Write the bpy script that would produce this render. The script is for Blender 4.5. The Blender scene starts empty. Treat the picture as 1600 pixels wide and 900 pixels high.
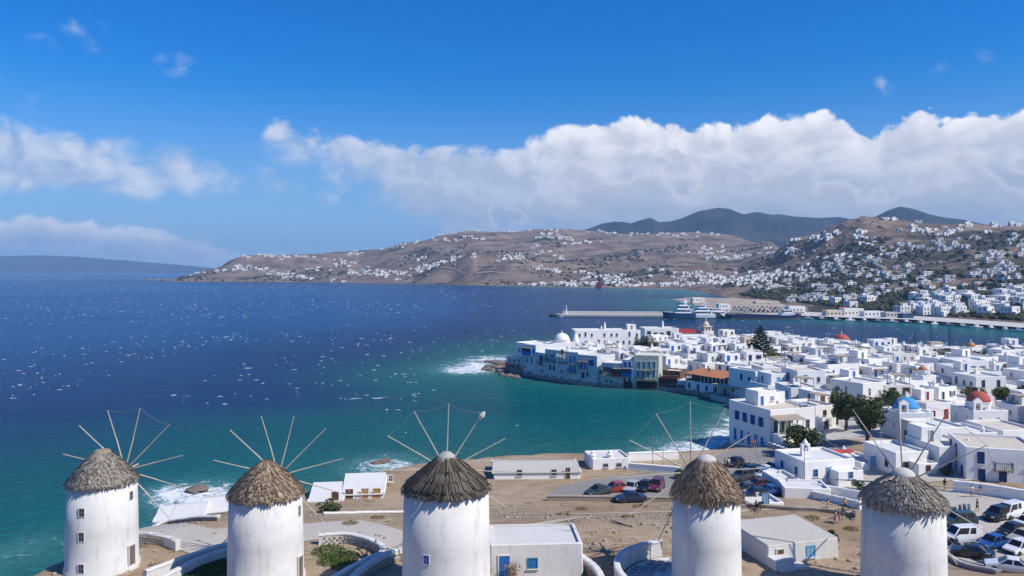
import bpy, bmesh, math, random
import numpy as np
from mathutils import Vector, Matrix, noise
from mathutils.geometry import delaunay_2d_cdt

S = bpy.context.scene
COL = S.collection
R = math.radians

# ------------------------------------------------------------------ camera
H = 37.0            # metres above the sea
F = 1200.0          # focal length in pixels of a 1600 px wide frame
HZ = 422.0          # row of the true horizon
cam_d = bpy.data.cameras.new('camera')
cam_d.sensor_width = 36.0
cam_d.lens = 36.0 * F / 1600.0
cam_d.shift_y = -(450.0 - HZ) / 1600.0
cam_d.clip_start = 0.5
cam_d.clip_end = 60000.0
cam = bpy.data.objects.new('camera', cam_d)
cam.location = (0, 0, H)
cam.rotation_euler = (R(90), 0, 0)
COL.objects.link(cam)
S.camera = cam
S.view_settings.view_transform = 'Standard'
S.view_settings.look = 'None'
S.view_settings.exposure = 0.1
S.view_settings.gamma = 1.0
S.cycles.max_bounces = 5
S.cycles.diffuse_bounces = 2
S.cycles.glossy_bounces = 2
S.cycles.transmission_bounces = 2
S.cycles.volume_bounces = 0
S.cycles.transparent_max_bounces = 4

# ------------------------------------------------------------------ sun
SUN_AZ = 116.0      # degrees clockwise from the view direction
SUN_EL = 46.0
sun_d = bpy.data.lights.new('sun', 'SUN')
sun_d.energy = 5.0
sun_d.angle = R(0.5)
sun_d.color = (1.0, 0.95, 0.87)
sun = bpy.data.objects.new('sun', sun_d)
sv = Vector((math.sin(R(SUN_AZ)) * math.cos(R(SUN_EL)), math.cos(R(SUN_AZ)) * math.cos(R(SUN_EL)), math.sin(R(SUN_EL))))
sun.rotation_euler = sv.to_track_quat('Z', 'Y').to_euler()
sun.location = sv * 500
COL.objects.link(sun)

# ------------------------------------------------------------------ node helper
class X:
    """a socket in a node tree, with arithmetic"""
    def __init__(s, nt, sock): s.nt, s.s = nt, sock
    def _m(s, op, *a):
        n = s.nt.nodes.new('ShaderNodeMath'); n.operation = op
        for i, v in enumerate((s,) + a):
            if isinstance(v, X): s.nt.links.new(v.s, n.inputs[i])
            else: n.inputs[i].default_value = v
        return X(s.nt, n.outputs[0])
    def __add__(s, o): return s._m('ADD', o)
    __radd__ = __add__
    def __sub__(s, o): return s._m('SUBTRACT', o)
    def __rsub__(s, o): return (s * -1.0) + o
    def __mul__(s, o): return s._m('MULTIPLY', o)
    __rmul__ = __mul__
    def __truediv__(s, o): return s._m('DIVIDE', o)
    def pow(s, o): return s._m('POWER', o)
    def sqrt(s): return s._m('SQRT')
    def atan2(s, o): return s._m('ARCTAN2', o)
    def exp(s): return s._m('EXPONENT')
    def max(s, o): return s._m('MAXIMUM', o)
    def min(s, o): return s._m('MINIMUM', o)
    def sat(s): return s.max(0.0).min(1.0)
    def ss(s, a, b):
        n = s.nt.nodes.new('ShaderNodeMapRange'); n.interpolation_type = 'SMOOTHSTEP'
        s.nt.links.new(s.s, n.inputs[0])
        for i, v in ((1, a), (2, b)):
            if isinstance(v, X): s.nt.links.new(v.s, n.inputs[i])
            else: n.inputs[i].default_value = v
        return X(s.nt, n.outputs[0])

def nz(nt, vec, scale, detail=4, rough=0.55, dist=0.0):
    n = nt.nodes.new('ShaderNodeTexNoise')
    n.inputs['Scale'].default_value = scale; n.inputs['Detail'].default_value = detail
    n.inputs['Roughness'].default_value = rough; n.inputs['Distortion'].default_value = dist
    if vec is not None: nt.links.new(vec, n.inputs['Vector'])
    return X(nt, n.outputs['Fac'])

def vor(nt, vec, scale, detail=0, rough=0.5, feature='F1', smooth=0.3, rand=1.0):
    n = nt.nodes.new('ShaderNodeTexVoronoi'); n.feature = feature
    n.inputs['Scale'].default_value = scale
    n.inputs['Randomness'].default_value = rand
    if feature != 'DISTANCE_TO_EDGE' and 'Detail' in n.inputs:
        n.inputs['Detail'].default_value = detail; n.inputs['Roughness'].default_value = rough
    if feature == 'SMOOTH_F1': n.inputs['Smoothness'].default_value = smooth
    if vec is not None: nt.links.new(vec, n.inputs['Vector'])
    return X(nt, n.outputs['Distance'])

def mixc(nt, fac, a, b, mode='MIX'):
    n = nt.nodes.new('ShaderNodeMix'); n.data_type = 'RGBA'; n.blend_type = mode
    for i, v in ((0, fac), (6, a), (7, b)):
        if isinstance(v, X): nt.links.new(v.s, n.inputs[i])
        elif isinstance(v, bpy.types.NodeSocket): nt.links.new(v, n.inputs[i])
        elif i == 0: n.inputs[0].default_value = v
        else: n.inputs[i].default_value = (*v, 1.0)
    return n.outputs[2]

def vmath(nt, op, a, b):
    n = nt.nodes.new('ShaderNodeVectorMath'); n.operation = op
    for i, v in enumerate((a, b)):
        if isinstance(v, bpy.types.NodeSocket): nt.links.new(v, n.inputs[i])
        else: n.inputs[i].default_value = v
    return n.outputs[0]

# ------------------------------------------------------------------ world: sky with a bank of cumulus over the hills
def build_world():
    w = bpy.data.worlds.new('World'); S.world = w; w.use_nodes = True
    nt = w.node_tree; nt.nodes.clear()
    out = nt.nodes.new('ShaderNodeOutputWorld'); bg = nt.nodes.new('ShaderNodeBackground')
    nt.links.new(bg.outputs[0], out.inputs[0]); bg.inputs[1].default_value = 0.10
    sky = nt.nodes.new('ShaderNodeTexSky'); sky.sky_type = 'NISHITA'; sky.sun_disc = False
    sky.sun_elevation = R(SUN_EL); sky.sun_rotation = R(SUN_AZ)
    sky.altitude = 40; sky.air_density = 1.0; sky.dust_density = 0.25; sky.ozone_density = 2.5
    tc = nt.nodes.new('ShaderNodeTexCoord'); D = tc.outputs['Generated']
    sep = nt.nodes.new('ShaderNodeSeparateXYZ'); nt.links.new(D, sep.inputs[0])
    x, y, z = (X(nt, sep.outputs[i]) for i in range(3))
    az = x.atan2(y)
    el = z / (x * x + y * y).sqrt()
    # deeper, more saturated blue overhead, as through a polarising filter
    hs = nt.nodes.new('ShaderNodeHueSaturation'); nt.links.new(sky.outputs[0], hs.inputs['Color'])
    hs.inputs['Saturation'].default_value = 1.38; hs.inputs['Hue'].default_value = 0.503
    tint = mixc(nt, el.ss(0.02, 0.34), (0.40, 0.84, 1.20), (0.05, 0.86, 1.36))
    blue = mixc(nt, 1.0, hs.outputs[0], tint, 'MULTIPLY')
    def curve(pts):
        n = nt.nodes.new('ShaderNodeFloatCurve'); c = n.mapping.curves[0]
        pts = sorted(pts)
        while len(c.points) < len(pts): c.points.new(0.5, 0.5)
        for p, q in zip(c.points, pts): p.location = q; p.handle_type = 'AUTO_CLAMPED'
        n.mapping.update()
        nt.links.new((az / 1.5 + 0.5).sat().s, n.inputs['Value'])
        return X(nt, n.outputs[0])
    def az_of(px): return math.atan((px - 800) / F)
    def prof(pts):      # (column, row) outline -> curve over azimuth, tan(elevation)*4
        return curve([(az_of(p) / 1.5 + 0.5, (HZ - q) / F * math.cos(az_of(p)) * 4) for p, q in pts]) / 4.0
    bank_top = prof([(0, 428), (330, 350), (385, 250), (402, 205), (420, 186), (442, 174), (462, 186), (485, 198), (520, 196), (580, 205), (640, 212),
                     (700, 217), (760, 220), (800, 215), (840, 196), (880, 184), (920, 180), (960, 176), (1050, 177), (1082, 188), (1120, 183),
                     (1180, 182), (1200, 172), (1320, 172), (1342, 188), (1362, 188), (1390, 174), (1440, 167), (1480, 176), (1520, 164), (1600, 156)])
    op = curve([(az_of(p) / 1.5 + 0.5, v) for p, v in [(0, .0), (330, .05), (400, .62), (460, .74), (560, .74), (700, .78), (820, .9), (950, 1), (1600, 1)]])
    warp = vmath(nt, 'MULTIPLY', D, (1, 1, 1.35))
    nn = nt.nodes.new('ShaderNodeTexNoise'); nn.inputs['Scale'].default_value = 9; nn.inputs['Detail'].default_value = 3
    nt.links.new(warp, nn.inputs['Vector'])
    off = vmath(nt, 'SCALE', vmath(nt, 'SUBTRACT', nn.outputs['Color'], (.5, .5, .5)), (0, 0, 0))
    off.node.inputs['Scale'].default_value = 0.07
    P = vmath(nt, 'ADD', warp, off)
    def field(p):
        b = vor(nt, p, 21, 2, 0.5, 'F1')
        return (1.0 - b * 1.5) * 0.62 + nz(nt, p, 30, 6, 0.6) * 0.5 + nz(nt, p, 8, 2, 0.5) * 0.45 - 0.35
    f0 = field(P)
    P2 = vmath(nt, 'ADD', P, (0.016, -0.004, 0.026))
    f1 = field(P2)
    lit = ((f0 - f1) * 1.15 + 0.45).sat()
    # bank
    h = bank_top - el
    bank_bot = prof([(0, 430), (380, 232), (400, 240), (440, 262), (500, 288), (560, 322), (620, 356), (680, 392), (740, 430), (780, 450), (1600, 460)])
    hb_ = el - bank_bot + (f0 - 0.43) * 0.05
    edge = h + (f0 - 0.33) * 0.020 + (nz(nt, P, 60, 4, .55) - .5) * 0.012
    crisp = az.ss(0.02, 0.12)
    soft = crisp * -0.010 + 0.017
    bank = edge.ss(0.0, soft) * op * hb_.ss(-0.03, 0.035)
    tops = h.ss(0.062, 0.0)
    shade = (lit * 0.62 + tops * 0.50 * az.ss(-0.05, 0.12) + nz(nt, P, 5, 3, .5) * 0.35 - 0.17).sat()
    c1 = mixc(nt, el.ss(0.05, 0.15), (3.35, 4.2, 5.9), (5.1, 5.55, 6.7))
    c2 = mixc(nt, el.ss(0.06, 0.16), (4.8, 5.4, 6.7), (9.4, 9.5, 9.9))
    bank_c = mixc(nt, shade, c1, c2)
    # nearer billows overlap the bright tops, each with its own crest of light
    for drop, amp, off_, kf in ((0.018, 0.060, (.31, .1, .2), 15),):
        Q = vmath(nt, 'ADD', P, off_)
        lump = (1.0 - vor(nt, Q, kf, 2, 0.5, 'F1') * 1.4)
        h2 = h - drop + (lump - 0.45) * amp + (nz(nt, Q, 42, 5, .6) - .5) * 0.016
        m2 = h2.ss(0.0, 0.016) * (1.0 - h2.ss(0.02, 0.075) * 0.75)
        crest = h2.ss(0.034, 0.0)
        s2 = (crest * 0.62 + nz(nt, Q, 16, 5, .6) * 0.55 - 0.22 + el.ss(0.06, 0.17) * 0.15).sat()
        bank_c = mixc(nt, m2 * 0.88, bank_c, mixc(nt, s2, (4.55, 5.0, 6.15), (7.7, 7.9, 8.6)))
    # free-standing clouds on the seaward side: (column, row, half width, half height, strength)
    blobs = [(105, 246, 150, 42, 1.0), (20, 250, 90, 40, .8), (275, 250, 55, 38, .75), (180, 285, 150, 28, .6), (440, 290, 55, 30, .62), (375, 270, 40, 30, .4), (540, 315, 70, 25, .32),
             (140, 62, 105, 34, .40), (60, 140, 70, 34, .38), (260, 105, 60, 26, .28), (1395, 140, 46, 28, .42), (1500, 95, 120, 28, .28), (630, 130, 55, 18, .30)]
    tot = None
    for bx, by, hw, hh, st in blobs:
        a0 = az_of(bx); ca = math.cos(a0)
        da = (az - a0) * (F / hw / (ca * ca)); de = (el - (HZ - by) / F * ca) * (F / hh / ca)
        g = ((da * da + de * de) * -0.9).exp() * st
        tot = g if tot is None else tot + g
    puff = (tot * 1.25 + (f0 - 0.30) * 0.9 + (nz(nt, P, 26, 5, .6) - .5) * .6).ss(0.06, 1.15) * tot.ss(0.02, 0.35) * 0.80
    puff_c = mixc(nt, lit, (3.7, 4.6, 6.6), (7.4, 7.7, 8.6))
    # low bank above the far island, lit along its crest
    low_top = prof([(0, 326), (60, 328), (120, 336), (200, 344), (260, 352), (300, 360), (340, 372), (400, 385), (520, 400), (800, 415), (1600, 420)])
    hl = low_top - el + (f0 - 0.33) * 0.014 + (nz(nt, P, 70, 4, .55) - .5) * 0.008
    low = hl.ss(0.0, 0.010) * (1.0 - hl.ss(0.024, 0.050)) * (1.0 - az.ss(-0.42, -0.28)) * 0.95
    low_c = mixc(nt, (hl.ss(0.034, 0.0) * 0.7 + lit * 0.5 - .1).sat(), (3.6, 4.5, 6.4), (8.6, 8.7, 9.2))
    veil = (1.0 - el.ss(0.0, 0.25)) * 0.74
    c = mixc(nt, veil, blue, (2.9, 4.2, 7.2))
    c = mixc(nt, bank.sat(), c, bank_c)
    c = mixc(nt, puff.sat(), c, puff_c)
    c = mixc(nt, low.sat(), c, low_c)
    nt.links.new(c, bg.inputs[0])
build_world()
S.world.cycles.sampling_method = 'MANUAL'; S.world.cycles.sample_map_resolution = 256

# ------------------------------------------------------------------ haze: pale air round everything
HAZE = 0.000095
def build_haze():
    m = bpy.data.materials.new('haze'); m.use_nodes = True; nt = m.node_tree; nt.nodes.clear()
    o = nt.nodes.new('ShaderNodeOutputMaterial'); v = nt.nodes.new('ShaderNodeVolumePrincipled')
    v.inputs['Color'].default_value = (0.36, 0.64, 1.0, 1); v.inputs['Density'].default_value = HAZE
    v.inputs['Anisotropy'].default_value = 0.0
    nt.links.new(v.outputs[0], o.inputs['Volume'])
    me = bpy.data.meshes.new('haze')
    x0, x1, y0, y1, z0, z1 = -11500, 11500, -300, 11500, -14, 450
    vs = [(x, y, z) for x in (x0, x1) for y in (y0, y1) for z in (z0, z1)]
    me.from_pydata(vs, [], [(0, 1, 3, 2), (4, 6, 7, 5), (0, 4, 5, 1), (2, 3, 7, 6), (0, 2, 6, 4), (1, 5, 7, 3)])
    me.materials.append(m)
    ob = bpy.data.objects.new('haze', me); COL.objects.link(ob)
    ob['kind'] = 'stuff'; ob['label'] = 'thin pale sea haze that fades the far hills to blue'; ob['category'] = 'haze'
build_haze()
# ================================================================== helpers
def at(px, py, z=0.0):
    """the place where the sight line through (column, row) meets height z"""
    d = (H - z) * F / (py - HZ)
    return ((px - 800) / F * d, d)
def ht(py, d): return H - d * (py - HZ) / F
def cx(px, d): return (px - 800) / F * d
def sstep(a, b, x):
    t = np.clip((x - a) / (b - a), 0, 1); return t * t * (3 - 2 * t)

MATS = {}
def mat(name, color, rough=0.7, var=0.12, scale=1.5, metal=0.0, spec=0.3, rnd=0.0, coat=0.0, bump=0.0, bscale=None, stain=None, streak=None):
    """painted / plastered / metal surface with soft mottling, per-object variation and fine relief"""
    if name in MATS: return MATS[name]
    m = bpy.data.materials.new(name); m.use_nodes = True; nt = m.node_tree
    b = nt.nodes['Principled BSDF']
    b.inputs['Roughness'].default_value = rough; b.inputs['Metallic'].default_value = metal
    b.inputs['Specular IOR Level'].default_value = spec; b.inputs['Coat Weight'].default_value = coat
    tc = nt.nodes.new('ShaderNodeTexCoord'); P = tc.outputs['Object']
    c = tuple(color)
    n = nz(nt, P, scale, 5, 0.6)
    fac = (n - 0.5) * (2.0 * var) + 1.0
    if rnd:
        oi = nt.nodes.new('ShaderNodeObjectInfo')
        fac = fac + (X(nt, oi.outputs['Random']) - 0.5) * (2 * rnd)
    cc = nt.nodes.new('ShaderNodeCombineXYZ')
    for i in range(3): nt.links.new((fac * c[i]).s, cc.inputs[i])
    col = cc.outputs[0]
    if stain:
        col = mixc(nt, nz(nt, P, scale * 0.45, 6, 0.7).ss(0.52, 0.78), col, stain)
    if streak:
        sv_ = vmath(nt, 'MULTIPLY', P, (1.0, 1.0, .13))
        col = mixc(nt, nz(nt, sv_, 1.7, 6, .72).ss(.50, .74) * .75, col, streak)
        col = mixc(nt, nz(nt, P, 3.2, 5, .75).ss(.60, .72) * .6, col, tuple(c * .72 for c in streak))
    nt.links.new(col, b.inputs['Base Color'])
    if bump:
        bn = nt.nodes.new('ShaderNodeBump'); bn.inputs['Strength'].default_value = bump; bn.inputs['Distance'].default_value = 0.05
        nt.links.new(nz(nt, P, bscale or scale * 6, 5, 0.65).s, bn.inputs['Height']); nt.links.new(bn.outputs[0], b.inputs['Normal'])
    MATS[name] = m
    return m

WHITE = mat('whitewash', (.82, .79, .745), .85, .05, .5, rnd=.05, bump=.25, bscale=4, stain=(.66, .63, .58))
WHITE2 = mat('warm_whitewash', (.76, .72, .65), .85, .06, .5, rnd=.05, bump=.25, bscale=4, stain=(.58, .53, .45))
WHITE3 = mat('cool_whitewash', (.76, .755, .75), .85, .05, .5, rnd=.04, bump=.25, bscale=4, stain=(.6, .6, .62))
MILLW = mat('mill_whitewash', (.62, .60, .565), .9, .12, .8, bump=.4, bscale=4, stain=(.50, .48, .445), streak=(.40, .385, .35))
GREYW = mat('grey_render', (.50, .49, .47), .9, .1, .6, rnd=.06, stain=(.38, .36, .33))
CREAM = mat('cream_render', (.60, .52, .38), .85, .1, .6, stain=(.45, .38, .28))
OCHRE = mat('ochre_render', (.60, .38, .17), .85, .1, .6)
ROOFW = mat('roof_screed', (.60, .585, .55), .9, .12, .35, rnd=.08, stain=(.46, .43, .38))
ROOFB = mat('beige_roof_screed', (.55, .49, .40), .9, .14, .35, rnd=.08, stain=(.40, .34, .26))
BLUE = mat('blue_paint', (.02, .13, .42), .5, .15, 2)
DBLUE = mat('dark_blue_paint', (.012, .045, .14), .5, .15, 2)
TEAL = mat('teal_paint', (.05, .20, .24), .5, .15, 2)
LBLUE = mat('pale_blue_paint', (.16, .36, .55), .5, .12, 2)
GREEN = mat('green_paint', (.03, .10, .06), .5, .15, 2)
BROWN = mat('brown_wood', (.13, .07, .04), .65, .25, 3)
REDP = mat('red_paint', (.33, .03, .03), .5, .15, 2)
WINE = mat('dark_red_boards', (.14, .04, .035), .65, .25, 3)
GREYP = mat('grey_paint', (.22, .23, .24), .5, .12, 2)
GLASS = mat('window_glass', (.018, .022, .028), .12, .2, 1, spec=.5)
WOOD = mat('weathered_wood', (.34, .28, .21), .8, .3, 5)
POLE = mat('pale_sail_wood', (.50, .43, .34), .75, .22, 4)
ROPE = mat('rope', (.22, .21, .19), .9, .2, 8)
TILE = mat('terracotta', (.42, .185, .10), .8, .25, 1.6, rnd=.1, stain=(.27, .14, .09))
REDR = mat('red_roof_sheet', (.48, .06, .05), .6, .1, .8)
DOMER = mat('red_dome_plaster', (.40, .085, .07), .75, .12, .8, bump=.3, stain=(.30, .07, .06))
DOMEB = mat('blue_dome_plaster', (.05, .27, .55), .7, .10, .8, bump=.3, stain=(.10, .30, .52))
DOMEO = mat('orange_dome_plaster', (.45, .19, .08), .75, .12, .8)
ROCK = mat('coast_rock', (.17, .135, .11), .9, .35, .5, bump=1.0, bscale=1.5, stain=(.07, .06, .055))
STONE = mat('field_stone', (.33, .28, .22), .9, .3, .8, rnd=.15, bump=.9, bscale=3, stain=(.20, .17, .13))
FLAG = mat('grey_flagstone', (.27, .26, .26), .85, .2, 1.2, rnd=.16, bump=.4)
CONC = mat('concrete', (.50, .48, .45), .9, .12, .3, stain=(.36, .34, .31))
METAL = mat('grey_metal', (.45, .46, .48), .35, .1, 2, metal=.8)
DARK = mat('black_rubber', (.02, .02, .022), .7, .2, 4)
AWN = mat('beige_canvas', (.58, .52, .42), .9, .1, .6, rnd=.06)
REED = mat('reed_mat', (.36, .30, .23), .9, .25, 2)
CLAY = mat('clay_pot', (.30, .15, .09), .8, .2, 3)
PALEB = mat('pale_stone_trim', (.62, .58, .50), .85, .1, 1)

class MB:
    """collects shapes, then links them as ONE mesh"""
    def __init__(s): s.v, s.f, s.m, s.T = [], [], [], None
    def add(s, vs, fs, mi=0):
        o = len(s.v)
        if s.T is not None: vs = [tuple(s.T @ Vector(p)) for p in vs]
        s.v.extend(vs)
        for f in fs: s.f.append(tuple(i + o for i in f)); s.m.append(mi)
        return s
    def box(s, x0, x1, y0, y1, z0, z1, mi=0, skip=''):
        vs = [(x0, y0, z0), (x1, y0, z0), (x1, y1, z0), (x0, y1, z0), (x0, y0, z1), (x1, y0, z1), (x1, y1, z1), (x0, y1, z1)]
        fs = {'b': (0, 3, 2, 1), 't': (4, 5, 6, 7), 'f': (0, 1, 5, 4), 'r': (1, 2, 6, 5), 'k': (2, 3, 7, 6), 'l': (3, 0, 4, 7)}
        return s.add(vs, [f for k, f in fs.items() if k not in skip], mi)
    def prism(s, poly, z0, z1, mi=0, cap=True, top_scale=1.0):
        n = len(poly); mx = sum(p[0] for p in poly) / n; my = sum(p[1] for p in poly) / n
        vs = [(p[0], p[1], z0) for p in poly] + [(mx + (p[0] - mx) * top_scale, my + (p[1] - my) * top_scale, z1) for p in poly]
        fs = [(i, (i + 1) % n, n + (i + 1) % n, n + i) for i in range(n)]
        if cap: fs += [tuple(range(n, 2 * n)), tuple(range(n - 1, -1, -1))]
        return s.add(vs, fs, mi)
    def lathe(s, prof, n=16, c=(0, 0), mi=0, a0=0.0, sx=1.0, sy=1.0):
        vs, fs = [], []
        for r, z in prof:
            for k in range(n):
                a = a0 + 2 * math.pi * k / n
                vs.append((c[0] + sx * r * math.cos(a), c[1] + sy * r * math.sin(a), z))
        for j in range(len(prof) - 1):
            for k in range(n):
                k2 = (k + 1) % n
                fs.append((j * n + k, j * n + k2, (j + 1) * n + k2, (j + 1) * n + k))
        fs.append(tuple(range((len(prof) - 1) * n, len(prof) * n)))
        fs.append(tuple(range(n - 1, -1, -1)))
        return s.add(vs, fs, mi)
    def tube(s, p, q, r0, r1=None, n=6, mi=0):
        p, q = Vector(p), Vector(q); r1 = r0 if r1 is None else r1
        d = (q - p).normalized(); a = d.orthogonal().normalized(); b = d.cross(a)
        vs = [tuple(c + (a * math.cos(2 * math.pi * k / n) + b * math.sin(2 * math.pi * k / n)) * r) for c, r in ((p, r0), (q, r1)) for k in range(n)]
        fs = [(k, (k + 1) % n, n + (k + 1) % n, n + k) for k in range(n)] + [tuple(range(n, 2 * n)), tuple(range(n - 1, -1, -1))]
        return s.add(vs, fs, mi)
    def path(s, pts, r, n=5, mi=0):
        for a, b in zip(pts, pts[1:]): s.tube(a, b, r, r, n, mi)
        return s
    def loft(s, rings, mi=0, cap=True):
        n = len(rings[0]); vs = [p for r in rings for p in r]; fs = []
        for j in range(len(rings) - 1):
            for k in range(n):
                k2 = (k + 1) % n
                fs.append((j * n + k, j * n + k2, (j + 1) * n + k2, (j + 1) * n + k))
        if cap: fs += [tuple(range(n - 1, -1, -1)), tuple(range((len(rings) - 1) * n, len(rings) * n))]
        return s.add(vs, fs, mi)
    def mesh(s, name, mats, smooth=False):
        me = bpy.data.meshes.new(name)
        me.from_pydata(s.v, [], s.f)
        if not isinstance(mats, (list, tuple)): mats = [mats]
        for m in mats: me.materials.append(m)
        if len(mats) > 1: me.polygons.foreach_set('material_index', s.m)
        if smooth: me.polygons.foreach_set('use_smooth', [True] * len(s.f))
        me.update()
        return me
    def build(s, name, mats, parent=None, loc=(0, 0, 0), rz=0.0, smooth=False):
        return link(name, s.mesh(name, mats, smooth), parent, loc, rz)

def link(name, me, parent=None, loc=(0, 0, 0), rz=0.0, sc=None):
    o = bpy.data.objects.new(name, me); COL.objects.link(o)
    o.location = loc
    if rz: o.rotation_euler = (0, 0, rz)
    if sc is not None: o.scale = (sc, sc, sc) if isinstance(sc, (int, float)) else sc
    if parent is not None: o.parent = parent
    return o
def tag(o, label=None, cat=None, group=None, kind=None):
    for k, v in (('label', label), ('category', cat), ('group', group), ('kind', kind)):
        if v: o[k] = v
    return o
def thing(name, label, cat, loc=(0, 0, 0), rz=0.0, group=None):
    o = bpy.data.objects.new(name, None); COL.objects.link(o)
    o.empty_display_size = 0.3
    o.location = loc; o.rotation_euler = (0, 0, rz)
    return tag(o, label, cat, group)
def paint(o, m, slot=0):
    o.material_slots[slot].link = 'OBJECT'; o.material_slots[slot].material = m
def copy_tree(o, parent=None):
    c = o.copy(); COL.objects.link(c)
    if parent is not None: c.parent = parent
    for ch in list(o.children): copy_tree(ch, c)
    return c

CACHE = {}
def cached(key, fn):
    if key not in CACHE: CACHE[key] = fn()
    return CACHE[key]

def inside(poly, x, y):
    r = False; n = len(poly); j = n - 1
    for i in range(n):
        xi, yi = poly[i]; xj, yj = poly[j]
        if (yi > y) != (yj > y) and x < (xj - xi) * (y - yi) / (yj - yi) + xi: r = not r
        j = i
    return r
def seg_dist(poly, xs, ys, closed=True):
    """distance from points to a polyline, vectorised"""
    best = np.full(np.shape(xs), 1e9)
    n = len(poly)
    for i in range(n if closed else n - 1):
        ax, ay = poly[i]; bx, by = poly[(i + 1) % n]
        dx, dy = bx - ax, by - ay; L = dx * dx + dy * dy + 1e-9
        t = np.clip(((xs - ax) * dx + (ys - ay) * dy) / L, 0, 1)
        best = np.minimum(best, np.hypot(xs - ax - t * dx, ys - ay - t * dy))
    return best
def inside_np(poly, xs, ys):
    r = np.zeros(np.shape(xs), bool); n = len(poly); j = n - 1
    for i in range(n):
        xi, yi = poly[i]; xj, yj = poly[j]
        c = ((yi > ys) != (yj > ys)) & (xs < (xj - xi) * (ys - yi) / (yj - yi + 1e-12) + xi)
        r ^= c; j = i
    return r
def grid_mesh(name, xs, ys, Z, mats):
    ny, nx = Z.shape
    me = bpy.data.meshes.new(name)
    if xs.ndim == 1: XX, YY = np.meshgrid(xs, ys)
    else: XX, YY = xs, ys
    co = np.stack([XX, YY, Z], -1).reshape(-1, 3).astype(np.float32)
    i = np.arange(ny * nx).reshape(ny, nx)
    q = np.stack([i[:-1, :-1], i[:-1, 1:], i[1:, 1:], i[1:, :-1]], -1).reshape(-1, 4)
    me.vertices.add(len(co)); me.vertices.foreach_set('co', co.ravel())
    me.loops.add(q.size); me.loops.foreach_set('vertex_index', q.ravel().astype(np.int32))
    me.polygons.add(len(q)); me.polygons.foreach_set('loop_start', (np.arange(len(q)) * 4).astype(np.int32))
    me.polygons.foreach_set('use_smooth', np.ones(len(q), bool))
    for m in mats: me.materials.append(m)
    me.update(calc_edges=True)
    return me
def np_mesh(name, V, T, mats, tint=None):
    """triangles from arrays; tint = natural colour variation per vertex"""
    me = bpy.data.meshes.new(name)
    me.vertices.add(len(V)); me.vertices.foreach_set('co', np.asarray(V, np.float32).ravel())
    me.loops.add(T.size); me.loops.foreach_set('vertex_index', T.ravel().astype(np.int32))
    me.polygons.add(len(T)); me.polygons.foreach_set('loop_start', (np.arange(len(T)) * T.shape[1]).astype(np.int32))
    for m in mats: me.materials.append(m)
    me.update(calc_edges=True)
    if tint is not None:
        a = me.attributes.new('tint', 'FLOAT', 'POINT'); a.data.foreach_set('value', np.asarray(tint, np.float32))
    return me
_TAB = {}
def vnoise(x, y, s, seed=0):
    """smooth value noise, vectorised"""
    tab = _TAB.get(seed)
    if tab is None: tab = _TAB[seed] = np.random.RandomState(seed).rand(256, 256)
    x = np.asarray(x) / s; y = np.asarray(y) / s
    xi = np.floor(x).astype(int); yi = np.floor(y).astype(int); fx = x - xi; fy = y - yi
    fx = fx * fx * (3 - 2 * fx); fy = fy * fy * (3 - 2 * fy)
    g = lambda a, b: tab[a & 255, b & 255]
    return (g(xi, yi) * (1 - fx) + g(xi + 1, yi) * fx) * (1 - fy) + (g(xi, yi + 1) * (1 - fx) + g(xi + 1, yi + 1) * fx) * fy
def fbm(x, y, s, o=4, seed=0, g=0.5):
    r = 0; a = 1; t = 0
    for i in range(o):
        r = r + a * (vnoise(x, y, s / 2 ** i, seed + i) - 0.5); t += a; a *= g
    return r / t * 2
# ================================================================== sea, ground, hills
COAST = [(-66, -80), (-60, 40), (-54, 66), (-50, 82), (-47, 94), (-43, 105), (-36, 117), (-28, 129), (-18, 139), (0, 146), (20, 149), (32, 151), (42, 162), (50, 178),
         (58, 196), (66, 212), (64, 219), (60, 226), (55, 234), (48, 239.5), (40.5, 242), (29.5, 247.5), (17.5, 258), (2, 277), (-4, 277.5), (-4, 285), (4, 297), (16, 322), (30, 342), (54, 360), (82, 358), (116, 341),
         (158, 308), (200, 289), (260, 281), (420, 290), (700, 260), (700, -80)]
FAR_COAST_PX = [(1047, 960), (1062, 890), (1085, 790), (1110, 690), (1135, 628), (1250, 592), (1330, 566), (1420, 546), (1500, 510), (1600, 467), (1750, 430), (2100, 380)]
FAR_COAST = [(cx(p, d), d) for p, d in FAR_COAST_PX]
HILL_COAST = [(cx(p, d), d) for p, d in [(285, 2440), (420, 2400), (500, 2360), (560, 2220), (640, 2080), (740, 1890), (860, 1700), (1000, 1530), (1060, 1470), (1110, 1180)]]
MILLS_C = [(-38.4, 72.0), (-22.1, 69.0), (-5.6, 65.6), (17.2, 68.0), (33.1, 65.0)]

def ground_np(x, y):
    x = np.asarray(x, float); y = np.asarray(y, float)
    s = seg_dist(COAST, x, y) * np.where(inside_np(COAST, x, y), 1, -1)
    e0 = 82 - 18 * sstep(28, 42, x) - 4 * sstep(-30, -44, x)
    hill = 1 - sstep(e0, e0 + 24, y)
    t = 9.3 * hill + (1 - hill) * (4.6 - 1.6 * sstep(100, 122, y) * (1 - sstep(52, 70, x)) - 0.4 * sstep(122, 150, y))
    t = t + 0.8 * sstep(110, 200, x) * sstep(140, 220, y) * (1 - sstep(240, 290, y))
    t = t + 0.14 * fbm(x, y, 9, 3, 5) * (1 - sstep(100, 108, y))
    beach = sstep(140, 152, y) * (1 - sstep(196, 206, y)) * sstep(14, 22, x)
    k = 1.1 * (1 - beach) + 0.16 * beach
    return np.maximum(np.minimum(t, -0.5 + s * k), -5.0)
def gz(x, y): return float(ground_np([x], [y])[0])

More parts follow.
